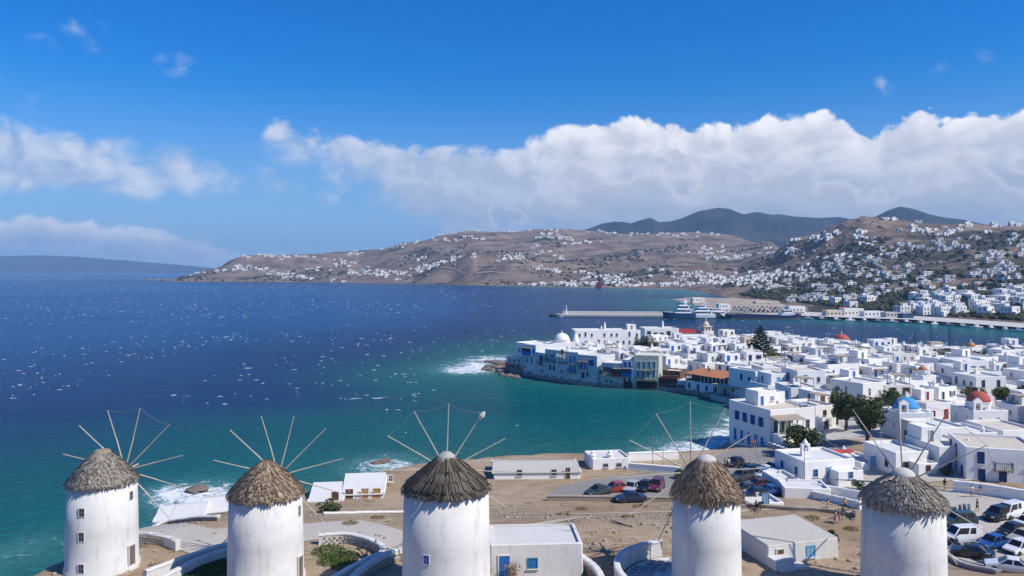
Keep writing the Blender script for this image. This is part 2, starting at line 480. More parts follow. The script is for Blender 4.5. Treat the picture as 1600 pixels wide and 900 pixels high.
# -------- far hills: for sight-line columns, (distance, row) of the slope; heights between are blended
HCOL = {
    240: [(2380, 452), (2460, 446), (2560, 445)],
    272: [(2440, 442), (2480, 440.5), (2560, 440)],
    285: [(2440, 441), (2480, 437), (2560, 433)],
    330: [(2430, 441.5), (2470, 435), (2560, 429), (2700, 424)],
    375: [(2420, 441.5), (2460, 436), (2600, 424), (2760, 412), (2850, 406)],
    400: [(2410, 441.7), (2450, 437), (2600, 426), (2760, 411), (2870, 400)],
    440: [(2400, 442), (2440, 438), (2560, 428), (2750, 412), (2900, 398)],
    500: [(2360, 442), (2400, 438), (2560, 425), (2750, 410), (2950, 398)],
    560: [(2220, 443.5), (2300, 439), (2500, 425), (2800, 405), (3000, 391)],
    640: [(2080, 445), (2150, 441), (2350, 424), (2600, 402), (2900, 378)],
    700: [(1960, 446), (2020, 440), (2120, 415), (2180, 405), (2300, 408), (2600, 390), (2900, 365)],
    740: [(1890, 447), (1950, 437), (2060, 406), (2150, 396), (2330, 402), (2600, 384), (2900, 359)],
    800: [(1800, 448), (1880, 438), (2000, 412), (2120, 401), (2300, 404), (2600, 385), (2950, 361)],
    860: [(1700, 449), (1780, 442), (1950, 426), (2150, 413), (2450, 390), (2950, 357)],
    920: [(1620, 450), (1700, 444), (1900, 428), (2200, 405), (2600, 380), (3000, 361)],
    1000: [(1530, 451.5), (1600, 446), (1800, 430), (2100, 410), (2500, 385), (3000, 366)],
    1060: [(1470, 453), (1550, 448), (1750, 430), (2050, 408), (2500, 383), (3000, 364)],
    1100: [(1200, 459.5), (1300, 456), (1500, 444), (1750, 428), (2050, 408), (2500, 383), (3000, 364)],
    1130: [(1020, 466), (1100, 463), (1180, 454), (1300, 449), (1500, 442), (1750, 428), (2050, 406), (2500, 384), (3000, 366)],
    1150: [(640, 493), (1000, 466), (1100, 461), (1200, 450), (1300, 446), (1500, 440), (1800, 425), (2100, 405), (2500, 385), (3000, 369)],
    1200: [(595, 497.5), (640, 491), (900, 469), (1000, 461), (1120, 446), (1250, 445), (1400, 437), (1650, 420), (1900, 400), (2200, 388), (2600, 377)],
    1250: [(592, 498), (640, 491), (800, 475), (950, 462), (1150, 445), (1350, 425), (1550, 400), (1700, 385), (1850, 371)],
    1300: [(569, 500.5), (620, 494), (750, 477), (900, 460), (1100, 437), (1300, 408), (1500, 372), (1620, 352)],
    1325: [(564, 501), (610, 495), (720, 479), (870, 460), (1070, 434), (1280, 402), (1480, 362), (1580, 339)],
    1350: [(560, 502), (600, 496), (700, 480), (850, 460), (1050, 432), (1250, 400), (1450, 358), (1560, 334)],
    1400: [(548, 504), (590, 498), (700, 478), (850, 455), (1050, 425), (1250, 392), (1450, 356), (1560, 339)],
    1460: [(530, 506.5), (560, 500), (650, 482), (800, 455), (1000, 425), (1200, 393), (1400, 361), (1520, 345)],
    1520: [(503, 511), (530, 505), (620, 484), (780, 452), (980, 420), (1180, 390), (1380, 361), (1500, 348)],
    1600: [(467, 518), (490, 512), (580, 488), (740, 452), (940, 418), (1140, 388), (1340, 363), (1460, 352)],
    1800: [(430, 526), (450, 518), (560, 485), (740, 448), (940, 415), (1140, 386), (1340, 361), (1460, 350)],
    2200: [(380, 540), (400, 525), (540, 485), (740, 445), (940, 412), (1140, 384), (1340, 360), (1460, 350)],
}
HPX = sorted(HCOL)
D_MIN, D_MAX, ND = 360.0, 4200.0, 230
HD = np.exp(np.linspace(math.log(D_MIN), math.log(D_MAX), ND))
def _col(p):
    pts = [(d, max(ht(q, d), -1.2 if i == 0 else 0.3)) for i, (d, q) in enumerate(HCOL[p])]
    if p <= 250: pts = [(d, -8) for d, _ in pts]
    else: pts[0] = (pts[0][0], -0.6); 
    d0, dl, zl = pts[0][0], pts[-1][0], pts[-1][1]
    pts = [(d0 * 0.93, -9.0)] + pts + [(dl + 160, zl * 0.93), (dl + 900, zl * 0.5), (dl + 2200, -6)]
    return np.interp(HD, [a for a, _ in pts], [b for _, b in pts], left=-9)
HCOLZ = np.stack([_col(p) for p in HPX])
NPX = 560
HGX = np.linspace(HPX[0], HPX[-1], NPX)
_t = np.interp(HGX, HPX, np.arange(len(HPX))); _i = np.clip(_t.astype(int), 0, len(HPX) - 2); _f = (_t - _i)[:, None]
_fs = _f * 0.5 + 0.5 * _f * _f * (3 - 2 * _f)
HZG = (HCOLZ[_i] * (1 - _fs) + HCOLZ[_i + 1] * _fs).T            # [distance, column]
HDD, HPP = np.meshgrid(HD, HGX, indexing='ij')
HX = (HPP - 800) / F * HDD; HY = HDD
_amp = np.clip((HZG - 1.5) / 26, 0, 1)
HZG = HZG + _amp * (fbm(HX, HY, 260, 3, 11) * 13 + fbm(HX, HY, 70, 3, 21) * 6.0 + np.abs(fbm(HX, HY, 28, 2, 31)) * 4.0) - _amp * 1.0

def hill_z(px, d):
    a = np.interp(px, HGX, np.arange(NPX)); b = np.interp(d, HD, np.arange(ND))
    i = min(int(a), NPX - 2); j = min(int(b), ND - 2); fa, fb = a - i, b - j
    return float((HZG[j, i] * (1 - fa) + HZG[j, i + 1] * fa) * (1 - fb) + (HZG[j + 1, i] * (1 - fa) + HZG[j + 1, i + 1] * fa) * fb)
def hill_hit(px, py):
    """first place on the hills met by the sight line (column, row)"""
    a = int(np.clip(np.interp(px, HGX, np.arange(NPX)), 0, NPX - 1))
    line = H - HD * (py - HZ) / F
    k = np.nonzero((HZG[:, a] >= line) & (HD > 440))[0]
    if len(k) == 0 or HD[k[0]] > 3150: return None
    d = HD[k[0]]
    return (cx(px, d), d, hill_z(px, d))

def land_material():
    m = bpy.data.materials.new('dry_hillside'); m.use_nodes = True; nt = m.node_tree; b = nt.nodes['Principled BSDF']
    b.inputs['Roughness'].default_value = .95; b.inputs['Specular IOR Level'].default_value = .1
    P = nt.nodes.new('ShaderNodeNewGeometry').outputs['Position']
    earth = mixc(nt, nz(nt, P, .012, 6, .62).ss(.36, .64), (.150, .100, .070), (.275, .200, .145))
    earth = mixc(nt, nz(nt, P, .05, 6, .7).ss(.52, .70), earth, (.080, .062, .052))
    rocky = nz(nt, P, .11, 5, .75)
    earth = mixc(nt, rocky.ss(.56, .66) * 0.8, earth, (.23, .20, .175))
    scrub = nz(nt, P, .0062, 7, .72)
    at_ = nt.nodes.new('ShaderNodeAttribute'); at_.attribute_name = 'scrub'
    sc = (scrub + X(nt, at_.outputs['Fac']) * 0.20).ss(.575, .66)
    c = mixc(nt, sc * 0.85, earth, mixc(nt, nz(nt, P, .09, 4, .7).ss(.4, .65), (.020, .030, .016), (.065, .070, .036)))
    # dry-stone field walls along the contours
    sp = nt.nodes.new('ShaderNodeSeparateXYZ'); nt.links.new(P, sp.inputs[0])
    wav = (X(nt, sp.outputs[2]) * 0.55 + nz(nt, P, .01, 3) * 9.0)._m('SINE')
    c = mixc(nt, wav.ss(.90, .99) * nz(nt, P, .006, 2).ss(.48, .58) * 0.5, c, (.31, .27, .23))
    nt.links.new(c, b.inputs['Base Color'])
    bn = nt.nodes.new('ShaderNodeBump'); bn.inputs['Strength'].default_value = 1.0; bn.inputs['Distance'].default_value = 5.0
    nt.links.new((nz(nt, P, .045, 7, .72) + rocky * .35).s, bn.inputs['Height']); nt.links.new(bn.outputs[0], b.inputs['Normal'])
    return m
LAND = land_material()
me = grid_mesh('hills', HX, HY, HZG, [LAND])
_sa = me.attributes.new('scrub', 'FLOAT', 'POINT')
_near = 1 - sstep(900, 1700, HDD)
_right = sstep(1150, 1330, HPP)
_top = sstep(95, 135, HZG) * _right
_sc = (0.20 + 0.46 * _near * _right - 0.55 * _top + 0.12 * sstep(0.0, 1.0, _right))
_sa.data.foreach_set('value', _sc.astype(np.float32).ravel())
hills = link('hills', me); tag(hills, 'dry brown hills with scrub round the far side of the bay', kind='structure')

# -------- blue mountains far behind
def mountain(label, crest, d, depth, seed):
    pxs = np.arange(crest[0][0], crest[-1][0] + .1, 3.0)
    rows = np.interp(pxs, [p for p, _ in crest], [q for _, q in crest])
    nr = 40; t = np.linspace(-1, 1, nr)
    PX, T = np.meshgrid(pxs, t)
    Dd = d + T * depth
    x = (PX - 800) / F * d + (PX - 800) / F * T * depth * 0.3; y = Dd
    zc = H - d * (rows - HZ) / F
    z = zc[None, :] * np.clip(1 - np.abs(T) ** 1.3, 0, 1)
    z = z + (fbm(x, y, 420, 4, seed) * 0.16 + np.abs(fbm(x, y, 160, 4, seed + 9)) * -0.22) * zc[None, :] * np.clip(np.abs(T) * 2.2, .06, 1) - 6
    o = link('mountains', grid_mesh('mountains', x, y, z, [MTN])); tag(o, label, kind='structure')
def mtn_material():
    m = bpy.data.materials.new('shade_darkened_scrub'); m.use_nodes = True; nt = m.node_tree; b = nt.nodes['Principled BSDF']
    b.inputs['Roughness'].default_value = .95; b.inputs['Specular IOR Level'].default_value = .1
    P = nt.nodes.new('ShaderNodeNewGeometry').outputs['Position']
    c = mixc(nt, nz(nt, P, .006, 6, .68).ss(.4, .62), (.024, .029, .030), (.050, .050, .048))  # scrub base darkened, putting the cloud shadow on the mountains into its colour
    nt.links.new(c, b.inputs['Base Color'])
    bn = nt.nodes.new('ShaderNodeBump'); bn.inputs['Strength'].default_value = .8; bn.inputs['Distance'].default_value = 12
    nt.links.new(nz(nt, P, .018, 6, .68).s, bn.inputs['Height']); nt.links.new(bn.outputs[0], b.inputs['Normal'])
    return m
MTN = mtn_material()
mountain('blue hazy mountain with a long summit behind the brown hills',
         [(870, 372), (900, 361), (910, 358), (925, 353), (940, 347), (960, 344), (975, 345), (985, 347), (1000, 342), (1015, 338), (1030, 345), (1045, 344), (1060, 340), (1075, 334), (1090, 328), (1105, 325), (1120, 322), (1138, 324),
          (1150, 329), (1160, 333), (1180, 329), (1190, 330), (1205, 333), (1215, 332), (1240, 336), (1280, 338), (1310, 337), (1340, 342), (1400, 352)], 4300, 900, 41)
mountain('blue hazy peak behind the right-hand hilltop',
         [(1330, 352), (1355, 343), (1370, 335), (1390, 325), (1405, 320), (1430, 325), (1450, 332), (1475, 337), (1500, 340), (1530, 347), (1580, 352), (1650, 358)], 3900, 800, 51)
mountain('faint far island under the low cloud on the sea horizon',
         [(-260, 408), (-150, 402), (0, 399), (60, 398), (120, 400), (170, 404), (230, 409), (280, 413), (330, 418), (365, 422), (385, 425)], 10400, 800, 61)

# -------- ground of the town and the mill hill: one sheet
def ground_material():
    m = bpy.data.materials.new('dry_earth'); m.use_nodes = True; nt = m.node_tree; b = nt.nodes['Principled BSDF']
    b.inputs['Roughness'].default_value = .95; b.inputs['Specular IOR Level'].default_value = .1
    P = nt.nodes.new('ShaderNodeNewGeometry').outputs['Position']
    c = mixc(nt, nz(nt, P, .09, 6, .65).ss(.35, .65), (.27, .19, .12), (.37, .28, .19))
    c = mixc(nt, nz(nt, P, .5, 6, .7).ss(.55, .72), c, (.19, .15, .09))
    c = mixc(nt, nz(nt, P, 1.6, 4, .7).ss(.58, .72), c, (.45, .40, .32))
    c = mixc(nt, nz(nt, P, .22, 7, .75, 1.5).ss(.54, .66) * .75, c, (.145, .115, .062))
    c = mixc(nt, nz(nt, vmath(nt, 'MULTIPLY', P, (.10, .6, 1)), 1.0, 4, .6, .8).ss(.60, .68) * .5, c, (.46, .40, .31))
    sp = nt.nodes.new('ShaderNodeSeparateXYZ'); nt.links.new(P, sp.inputs[0])
    zz = X(nt, sp.outputs[2]); yy = X(nt, sp.outputs[1])
    # wet rock and sand at the waterline, pale paving in the town
    c = mixc(nt, (yy + nz(nt, P, .05, 2) * 6).ss(148, 160), c, mixc(nt, nz(nt, P, .3, 4).ss(.4, .6), (.44, .42, .39), (.56, .53, .49)))
    c = mixc(nt, (zz + nz(nt, P, .4, 5, .7) * 1.6).ss(2.2, 1.3), c, mixc(nt, nz(nt, P, .6, 6, .7).ss(.4, .62), (.07, .055, .045), (.20, .165, .13)))
    nt.links.new(c, b.inputs['Base Color'])
    bn = nt.nodes.new('ShaderNodeBump'); bn.inputs['Strength'].default_value = .6; bn.inputs['Distance'].default_value = .04
    nt.links.new(nz(nt, P, 2.2, 7, .7).s, bn.inputs['Height']); nt.links.new(bn.outputs[0], b.inputs['Normal'])
    return m
GROUND = ground_material()
gxs = np.concatenate([np.arange(-90, -72, 6.), np.arange(-72, 130, 1.6), np.arange(130, 720, 8.)])
gys = np.concatenate([np.arange(-78, 40, 8.), np.arange(40, 300, 1.6), np.arange(300, 440, 4.)])
GX, GY = np.meshgrid(gxs, gys)
ground = link('ground', grid_mesh('ground', gxs, gys, ground_np(GX, GY), [GROUND])); tag(ground, 'dry earth and paving under the windmills and the town', kind='structure')

def drape(name, poly, off, m, spacing=2.5, label=None, zf=None):
    """a paved sheet that lies on the ground"""
    pts = []
    for (a, b) in zip(poly, poly[1:] + poly[:1]):
        n = max(1, int(math.hypot(b[0] - a[0], b[1] - a[1]) / spacing))
        pts += [(a[0] + (b[0] - a[0]) * i / n, a[1] + (b[1] - a[1]) * i / n) for i in range(n)]
    nb = len(pts); xs = [p[0] for p in pts]; ys = [p[1] for p in pts]
    for x in np.arange(min(xs) + .9, max(xs), spacing):
        for y in np.arange(min(ys) + .9, max(ys), spacing):
            if inside(poly, x, y): pts.append((float(x), float(y)))
    v, e, f, *_ = delaunay_2d_cdt([Vector(p) for p in pts], [], [list(range(nb))], 1, 1e-4)
    Z = ground_np([p.x for p in v], [p.y for p in v]) if zf is None else [zf(p.x, p.y) for p in v]
    me = bpy.data.meshes.new(name)
    me.from_pydata([(p.x, p.y, float(z) + off) for p, z in zip(v, Z)], [], [tuple(q) for q in f])
    me.materials.append(m); me.update()
    o = link(name, me)
    return tag(o, label, kind='structure')
ASPH = mat('worn_asphalt', (.24, .225, .205), .9, .14, .25, bump=.5, bscale=3, stain=(.17, .16, .15))
PAVE = mat('pale_paving', (.44, .40, .345), .9, .12, .3, bump=.3, bscale=2, stain=(.34, .30, .25))
SAND = mat('beach_sand', (.36, .28, .19), .95, .15, .3, bump=.5, bscale=2, stain=(.25, .20, .14))
drape('parking_lot', [(5, 112.6), (9, 112), (20, 112), (31, 114), (44, 116), (56, 118), (61, 128), (64, 146), (63, 158), (54, 160), (47, 152), (37, 141), (28, 131), (14, 125), (7, 120)], .07, ASPH, label='worn grey car park by the small beach')
drape('road', [(44, 114.5), (56, 116.5), (78, 110), (100, 108), (120, 106), (120, 74), (70, 72), (58, 74), (51, 82), (48, 92), (50, 103), (44, 108)], .075, PAVE, label='pale paved road and car park behind the rightmost windmill')
drape('plaza', [(50, 119), (76, 118), (96, 122), (96, 129), (70, 133), (52, 127)], .08, PAVE, label='beige paved yard behind long white walls')
TRACK = mat('trodden_earth', (.44, .36, .26), .95, .16, .8, bump=.4)
drape('footpath', [(-14, 92), (0, 97), (14, 99), (26, 102), (36, 104), (36, 105), (26, 103.2), (13, 100.4), (-1, 98.2), (-14, 93.2)], .05, TRACK, 1.6, 'pale trodden footpath across the dirt field')
drape('footpath', [(-6, 78), (4, 84), (12, 92), (17, 100), (16, 100.4), (11, 92.8), (3, 84.9), (-6.5, 79)], .055, TRACK, 1.6, 'pale trodden footpath from the courtyard house to the car park')
drape('footpath', [(24, 77), (25, 86), (24, 95), (21.5, 101), (22.6, 101.3), (25.2, 95.2), (26.2, 86), (25.2, 77)], .058, TRACK, 1.6, 'pale trodden footpath beside the low white cottage')
drape('beach', [(27, 133), (36, 142), (46, 154), (53, 163), (58, 178), (60, 196), (57, 198), (49, 178), (41, 163), (31, 152), (20, 148), (16, 140)], .06, SAND, label='narrow sandy beach at the head of the bay')
drape('path', [(-43, 78.5), (-36, 78), (-30, 74), (-24, 77), (-17, 80), (-12, 76), (-10, 80), (-17, 86), (-26, 83), (-32, 82), (-40, 88), (-44, 86)], .06, PAVE, label='pale paved path between the windmill yards')
quay = drape('quay', [(p[0], p[1] - 1) for p in FAR_COAST[4:11]] + [(cx(1750, 470), 470), (cx(1600, 505), 505), (cx(1500, 552), 552), (cx(1420, 590), 590), (cx(1330, 612), 612), (cx(1250, 650), 650), (cx(1140, 700), 700)],
             0, CONC, 14, 'concrete quay of the old harbour', zf=lambda x, y: max(2.0, hill_z(800 + x / y * F, y) + .5 if y > 520 else 2.0))

# -------- low port land behind the moored ships
def headland():
    xs = np.arange(150, 420, 5.); ys = np.arange(600, 1060, 7.)
    XX, YY = np.meshgrid(xs, ys)
    poly = [(cx(1045, 975), 985), (cx(1050, 930), 930), (cx(1062, 880), 880), (cx(1085, 780), 780), (cx(1110, 690), 690), (cx(1135, 630), 630), (cx(1190, 612), 612), (cx(1260, 640), 640), (cx(1250, 860), 860), (cx(1170, 960), 960), (cx(1120, 985), 985), (cx(1080, 1010), 1010)]
    s = seg_dist(poly, XX, YY) * np.where(inside_np(poly, XX, YY), 1, -1)
    Z = np.clip(-1 + s * .14, -6, 2.4 + 2.2 * fbm(XX, YY, 60, 3, 77) ** 2 * 4) + np.clip(s / 20, 0, 1) * fbm(XX, YY, 16, 2, 78) * .7
    o = link('headland', grid_mesh('headland', xs, ys, Z, [mat('pale_port_ground', (.36, .30, .235), .95, .3, .06, bump=.8, bscale=.3, stain=(.19, .155, .12))]))
    tag(o, 'low stony headland behind the moored ships', kind='structure')
headland()

# -------- sea
def sea_material():
    m = bpy.data.materials.new('sea_water'); m.use_nodes = True; nt = m.node_tree; b = nt.nodes['Principled BSDF']
    P = nt.nodes.new('ShaderNodeNewGeometry').outputs['Position']
    a = nt.nodes.new('ShaderNodeAttribute'); a.attribute_name = 'depth'; dep = X(nt, a.outputs['Fac'])
    a2 = nt.nodes.new('ShaderNodeAttribute'); a2.attribute_name = 'foam'; foam = X(nt, a2.outputs['Fac'])
    Pw = vmath(nt, 'MULTIPLY', P, (1.0, 1.9, 1.0))
    big = nz(nt, P, .016, 5, .62); patch = nz(nt, Pw, .006, 4, .6)
    dep = dep + (big - .5) * 46.0 * (dep / 40.0).sat()
    ramp = nt.nodes.new('ShaderNodeValToRGB'); nt.links.new((dep / 400.0).sat().s, ramp.inputs[0])
    st = [(0.0, (.085, .190, .150)), (.02, (.020, .150, .140)), (.064, (.003, .125, .130)), (.144, (.001, .092, .112)), (.224, (.0, .058, .114)), (.312, (.0, .037, .116)), (.5, (.0, .041, .134)), (1.0, (.0, .070, .210))]
    er = ramp.color_ramp.elements
    while len(er) < len(st): er.new(.5)
    for e, (p, c) in zip(er, st): e.position = p; e.color = (*c, 1)
    col = mixc(nt, patch.ss(.42, .66) * .45, ramp.outputs[0], mixc(nt, 1.0, ramp.outputs[0], (1.0, .66, .70), 'MULTIPLY'))
    waves = nz(nt, Pw, .10, 5, .62, .6); chop = nz(nt, Pw, .45, 5, .65, .4); fine = nz(nt, Pw, 1.6, 3, .6)
    col = mixc(nt, chop.ss(.30, .72) * .55, mixc(nt, 1.0, col, (.62, .70, .78), 'MULTIPLY'), mixc(nt, 1.0, col, (1.3, 1.28, 1.22), 'MULTIPLY'))
    fm = (foam * .78 + (nz(nt, P, .22, 8, .74, 1.4) - .56) * 2.6 + (nz(nt, Pw, 1.0, 5, .75) - .5) * 1.3).ss(.32, .80) * foam.ss(.02, .12)
    c2 = mixc(nt, (foam * 1.5).sat() * .30, col, (.16, .36, .36))
    c2 = mixc(nt, fm, c2, (.78, .80, .80))
    nt.links.new(c2, b.inputs['Base Color'])
    b.inputs['IOR'].default_value = 1.33; b.inputs['Specular IOR Level'].default_value = .04
    nt.links.new((fm * .5 + .22).s, b.inputs['Roughness'])
    bn = nt.nodes.new('ShaderNodeBump'); bn.inputs['Strength'].default_value = .9; bn.inputs['Distance'].default_value = 1.0
    nt.links.new((waves * 1.6 + chop * .9 + fine * .22).s, bn.inputs['Height']); nt.links.new(bn.outputs[0], b.inputs['Normal'])
    return m
us = np.linspace(-1.15, 1.15, 430)
sd = np.concatenate([np.linspace(-60, 55, 8), np.exp(np.linspace(math.log(60), math.log(11300), 440))])
UU, SD = np.meshgrid(us, sd)
SX = UU * np.maximum(SD, 130); SY = SD
def sea_depth(x, y):
    d1 = np.where(inside_np(COAST, x, y), 0, seg_dist(COAST, x, y))
    d2 = seg_dist(FAR_COAST, x, y, False); d3 = seg_dist(HILL_COAST, x, y, False)
    dep = np.minimum(np.minimum(d1, d2 * 1.15 + 8), d3 * .45 + 30)
    # the water off the open west side falls away sooner than inside the bay
    dep = dep * (1 + 0.5 * sstep(-20, -70, x) * sstep(180, 240, y))
    return dep
Sdep = sea_depth(SX, SY)
SFOAM = np.zeros_like(SX)
for (px, py, rx, ry, st) in [(745, 573, 13, 16, 1.0), (768, 560, 12, 14, .9), (725, 580, 10, 9, .7), (600, 726, 6.5, 7, .95), (640, 738, 4, 4, .7), (300, 772, 6, 8, 1.0), (262, 768, 4, 4, .6), (345, 778, 4, 5, .8), (1015, 716, 6, 5, .75),
                             (1060, 704, 8, 6, .75), (1098, 690, 8, 7, .75), (1125, 674, 5, 9, .8), (1142, 655, 3, 9, .7), (30, 860, 4, 6, .45), (880, 733, 7, 3, .5), (180, 842, 4, 6, .4), (960, 726, 6, 3, .45), (1105, 708, 4, 3, .8), (1148, 640, 2, 6, .5)]:
    x, y = at(px, py)
    SFOAM += st * np.exp(-(((SX - x) / rx) ** 2 + ((SY - y) / ry) ** 2) * .8)
_line = np.where(inside_np(COAST, SX, SY), 0, seg_dist(COAST, SX, SY))
SFOAM += .42 * np.exp(-(_line / 2.2) ** 2) * (.5 + fbm(SX, SY, 14, 2, 91))
SFOAM += .35 * np.exp(-(seg_dist(HILL_COAST, SX, SY, False) / 14) ** 2)
sw = 0.25 * fbm(SX, SY, 26, 3, 95) * np.clip((SD - 60) / 60, 0, 1)
me = grid_mesh('sea', SX, SY, sw, [sea_material()])
for nme, arr in (('depth', Sdep), ('foam', np.clip(SFOAM, 0, 1.2))):
    a = me.attributes.new(nme, 'FLOAT', 'POINT'); a.data.foreach_set('value', arr.astype(np.float32).ravel())
sea = link('sea', me); tag(sea, 'wind-chopped blue sea turning green in the bay', kind='structure')

# -------- whitecaps: low crests of foam running downwind, too many to count
def tint_foam():
    m = bpy.data.materials.new('sea_foam'); m.use_nodes = True; nt = m.node_tree; b = nt.nodes['Principled BSDF']
    a = nt.nodes.new('ShaderNodeAttribute'); a.attribute_name = 'tint'
    P = nt.nodes.new('ShaderNodeNewGeometry').outputs['Position']
    nt.links.new(mixc(nt, (X(nt, a.outputs['Fac']) + (nz(nt, P, 2.2, 4, .7) - .5) * .9).sat(), (.05, .14, .26), (.66, .70, .73)), b.inputs['Base Color']); b.inputs['Roughness'].default_value = .9
    return m
def whitecaps():
    rs = np.random.RandomState(3)
    n0 = 40000
    D = np.exp(rs.uniform(math.log(150), math.log(3900), n0)); U = rs.uniform(-.98, .98, n0); Xs = U * D
    ok = rs.rand(n0) < np.clip((D / 1900) ** .9, .05, 1) * .85 * np.where((U > -.1) & (D < 260), .12, 1)
    ok &= ~((D < 520) & (vnoise(Xs, D, 60, 8) < .35)); ok &= (vnoise(Xs, D, 130, 9) * .6 + vnoise(Xs, D, 420, 12) * .4) > rs.uniform(.25, .68, n0)
    Dp = sea_depth(Xs, D); px = 800 + U * F
    ok &= (Dp > 34) & ~((px > 1045) & (D > 480) & (D < 1250) & (Dp < 60)) & ~inside_np(COAST, Xs, D)
    V, T, C = [], [], []
    for x, d in zip(Xs[ok], D[ok]):
        bright = rs.beta(1.6, 1.0) * .9 + .3
        k = rs.randint(1, 3) if d < 900 else 1
        for q in range(k):
            L = (rs.gamma(1.1, .22) + .06) * (1 + d / 950); W = L * rs.uniform(.05, .18) + d / 9500
            a = rs.normal(.1, .35); ca, sa = math.cos(a), math.sin(a); ox, oy = x + rs.normal() * L * 1.6 * q, d + rs.normal() * L * .5 * q
            m = 5; hgt = rs.uniform(.05, .16) + d / 14000; bend = rs.normal(0, .3); base = len(V)
            for i in range(m + 1):
                t = i / m * 2 - 1; w = W * max(0, 1 - t * t) ** .6 * rs.uniform(.25, 1.3) + .02
                yy = bend * L * (1 - t * t) + rs.normal(0, .22) * W; xx = t * L
                for s_, z in ((-1, .02), (0, hgt * (1 - t * t) + .03), (1, .02)):
                    lx, ly = xx, yy + s_ * w
                    C.append(bright * (1 if s_ == 0 else .6) * (1 - .5 * abs(t)))
                    V.append((ox + lx * ca - ly * sa, oy + lx * sa + ly * ca, z + .12))
            for i in range(m):
                for j in (0, 1):
                    p = base + i * 3 + j; T += [(p, p + 1, p + 4), (p, p + 4, p + 3)]
    o = link('whitecaps', np_mesh('whitecaps', np.array(V), np.array(T), [tint_foam()], np.array(C)))
    tag(o, 'small white wave crests scattered over the dark blue sea', 'whitecaps', kind='stuff')
whitecaps()
# ================================================================== pieces shared by the buildings
def window_mesh(w, h, frame, pane, shutters=None, depth=.08):
    key = ('win', round(w, 2), round(h, 2), frame.name, pane.name, shutters.name if shutters else '')
    def mk():
        b = MB(); t = .09
        b.box(-w / 2, w / 2, -depth, .02, -t, 0, 0); b.box(-w / 2, w / 2, -depth, .02, h - t, h, 0)
        b.box(-w / 2, -w / 2 + t, -depth + .003, .02, 0, h - t, 0); b.box(w / 2 - t, w / 2, -depth + .003, .02, 0, h - t, 0)
        b.box(-w / 2 + t, w / 2 - t, -.025, .01, 0, h - t, 1)
        b.box(-.03, .03, -.05, 0, 0, h - t, 0); b.box(-w / 2 + t, w / 2 - t, -.047, 0, h * .5, h * .5 + .05, 0)
        b.box(-w / 2 - .1, w / 2 + .1, -depth - .1, .02, -t - .07, -t, 3)
        if shutters:
            for s in (-1, 1):
                x0, x1 = (s * (w / 2 + .02), s * (w / 2 + .02 + w * .48)); x0, x1 = min(x0, x1), max(x0, x1)
                b.box(x0, x1, -.09, -.03, -.02, h + .01, 2)
        return b.mesh('window', [frame, pane, shutters or frame, PALEB])
    return cached(key, mk)
def door_mesh(w, h, leaf, frame):
    def mk():
        b = MB(); t = .1
        b.box(-w / 2, -w / 2 + t, -.1, .02, 0, h, 1); b.box(w / 2 - t, w / 2, -.1, .02, 0, h, 1); b.box(-w / 2 + t, w / 2 - t, -.1, .02, h - t, h, 1)
        b.box(-w / 2 + t, -.015, -.045, .01, 0, h - t, 0); b.box(.015, w / 2 - t, -.045, .01, 0, h - t, 0)
        for s in (-1, 1):
            c = s * w / 4
            b.box(c - w * .13, c + w * .13, -.065, -.04, h * .12, h * .42, 0); b.box(c - w * .13, c + w * .13, -.065, -.04, h * .52, h * .84, 0)
        b.box(-w / 2 - .15, w / 2 + .15, -.35, .02, -.14, 0, 2)
        return b.mesh('door', [leaf, frame, PALEB])
    return cached(('door', w, h, leaf.name, frame.name), mk)
def chimney_mesh(kind):
    def mk():
        b = MB()
        if kind == 0:
            b.box(-.35, .35, -.3, .3, 0, 1.0); b.box(-.45, .45, -.4, .4, 1.0, 1.12); b.lathe([(.22, 1.12), (.26, 1.35), (.12, 1.6), (.02, 1.66)], 8)
        elif kind == 1:
            b.lathe([(.38, 0), (.36, .9), (.45, .95), (.45, 1.05), (.2, 1.15), (.24, 1.35), (.03, 1.55)], 10)
        else:
            b.lathe([(.5, 0), (.45, 1.2), (.36, 2.2), (.2, 2.9), (.03, 3.2)], 10)
        return b.mesh('chimney', WHITE)
    return cached(('chim', kind), mk)
def tank_mesh():
    def mk():
        b = MB(); n = 10
        for s in (-.5, .5):
            b.box(s - .05, s + .05, -.3, .3, 0, .35, 1)
        rings = []
        for x, r in ((-.9, .25), (-.85, .42), (.85, .42), (.9, .25)):
            rings.append([(x, r * math.cos(2 * math.pi * k / n), .75 + r * math.sin(2 * math.pi * k / n)) for k in range(n)])
        b.loft(rings, 0)
        return b.mesh('water_tank', [METAL, GREYP])
    return cached('tank', mk)
def solar_mesh():
    def mk():
        b = MB()
        b.add([(-1, -.9, .15), (1, -.9, .15), (1, .6, 1.1), (-1, .6, 1.1), (-1, -.9, .25), (1, -.9, .25), (1, .6, 1.2), (-1, .6, 1.2)],
              [(0, 3, 2, 1), (4, 5, 6, 7), (0, 1, 5, 4), (1, 2, 6, 5), (2, 3, 7, 6), (3, 0, 4, 7)], 0)
        b.box(-.9, -.82, .4, .5, 0, 1.1, 1); b.box(.82, .9, .4, .5, 0, 1.1, 1); b.tube((-1, .75, 1.35), (1, .75, 1.35), .25, n=8, mi=1)
        return b.mesh('solar_heater', [GLASS, METAL])
    return cached('solar', mk)
def antenna_mesh():
    def mk():
        b = MB(); b.tube((0, 0, 0), (0, 0, 2.6), .035, n=4)
        b.tube((-.6, 0, 2.45), (.6, 0, 2.45), .02, n=4)
        for x in (-.5, -.2, .1, .4): b.tube((x, -.3, 2.45), (x, .3, 2.45), .015, n=3)
        return b.mesh('antenna', METAL)
    return cached('ant', mk)
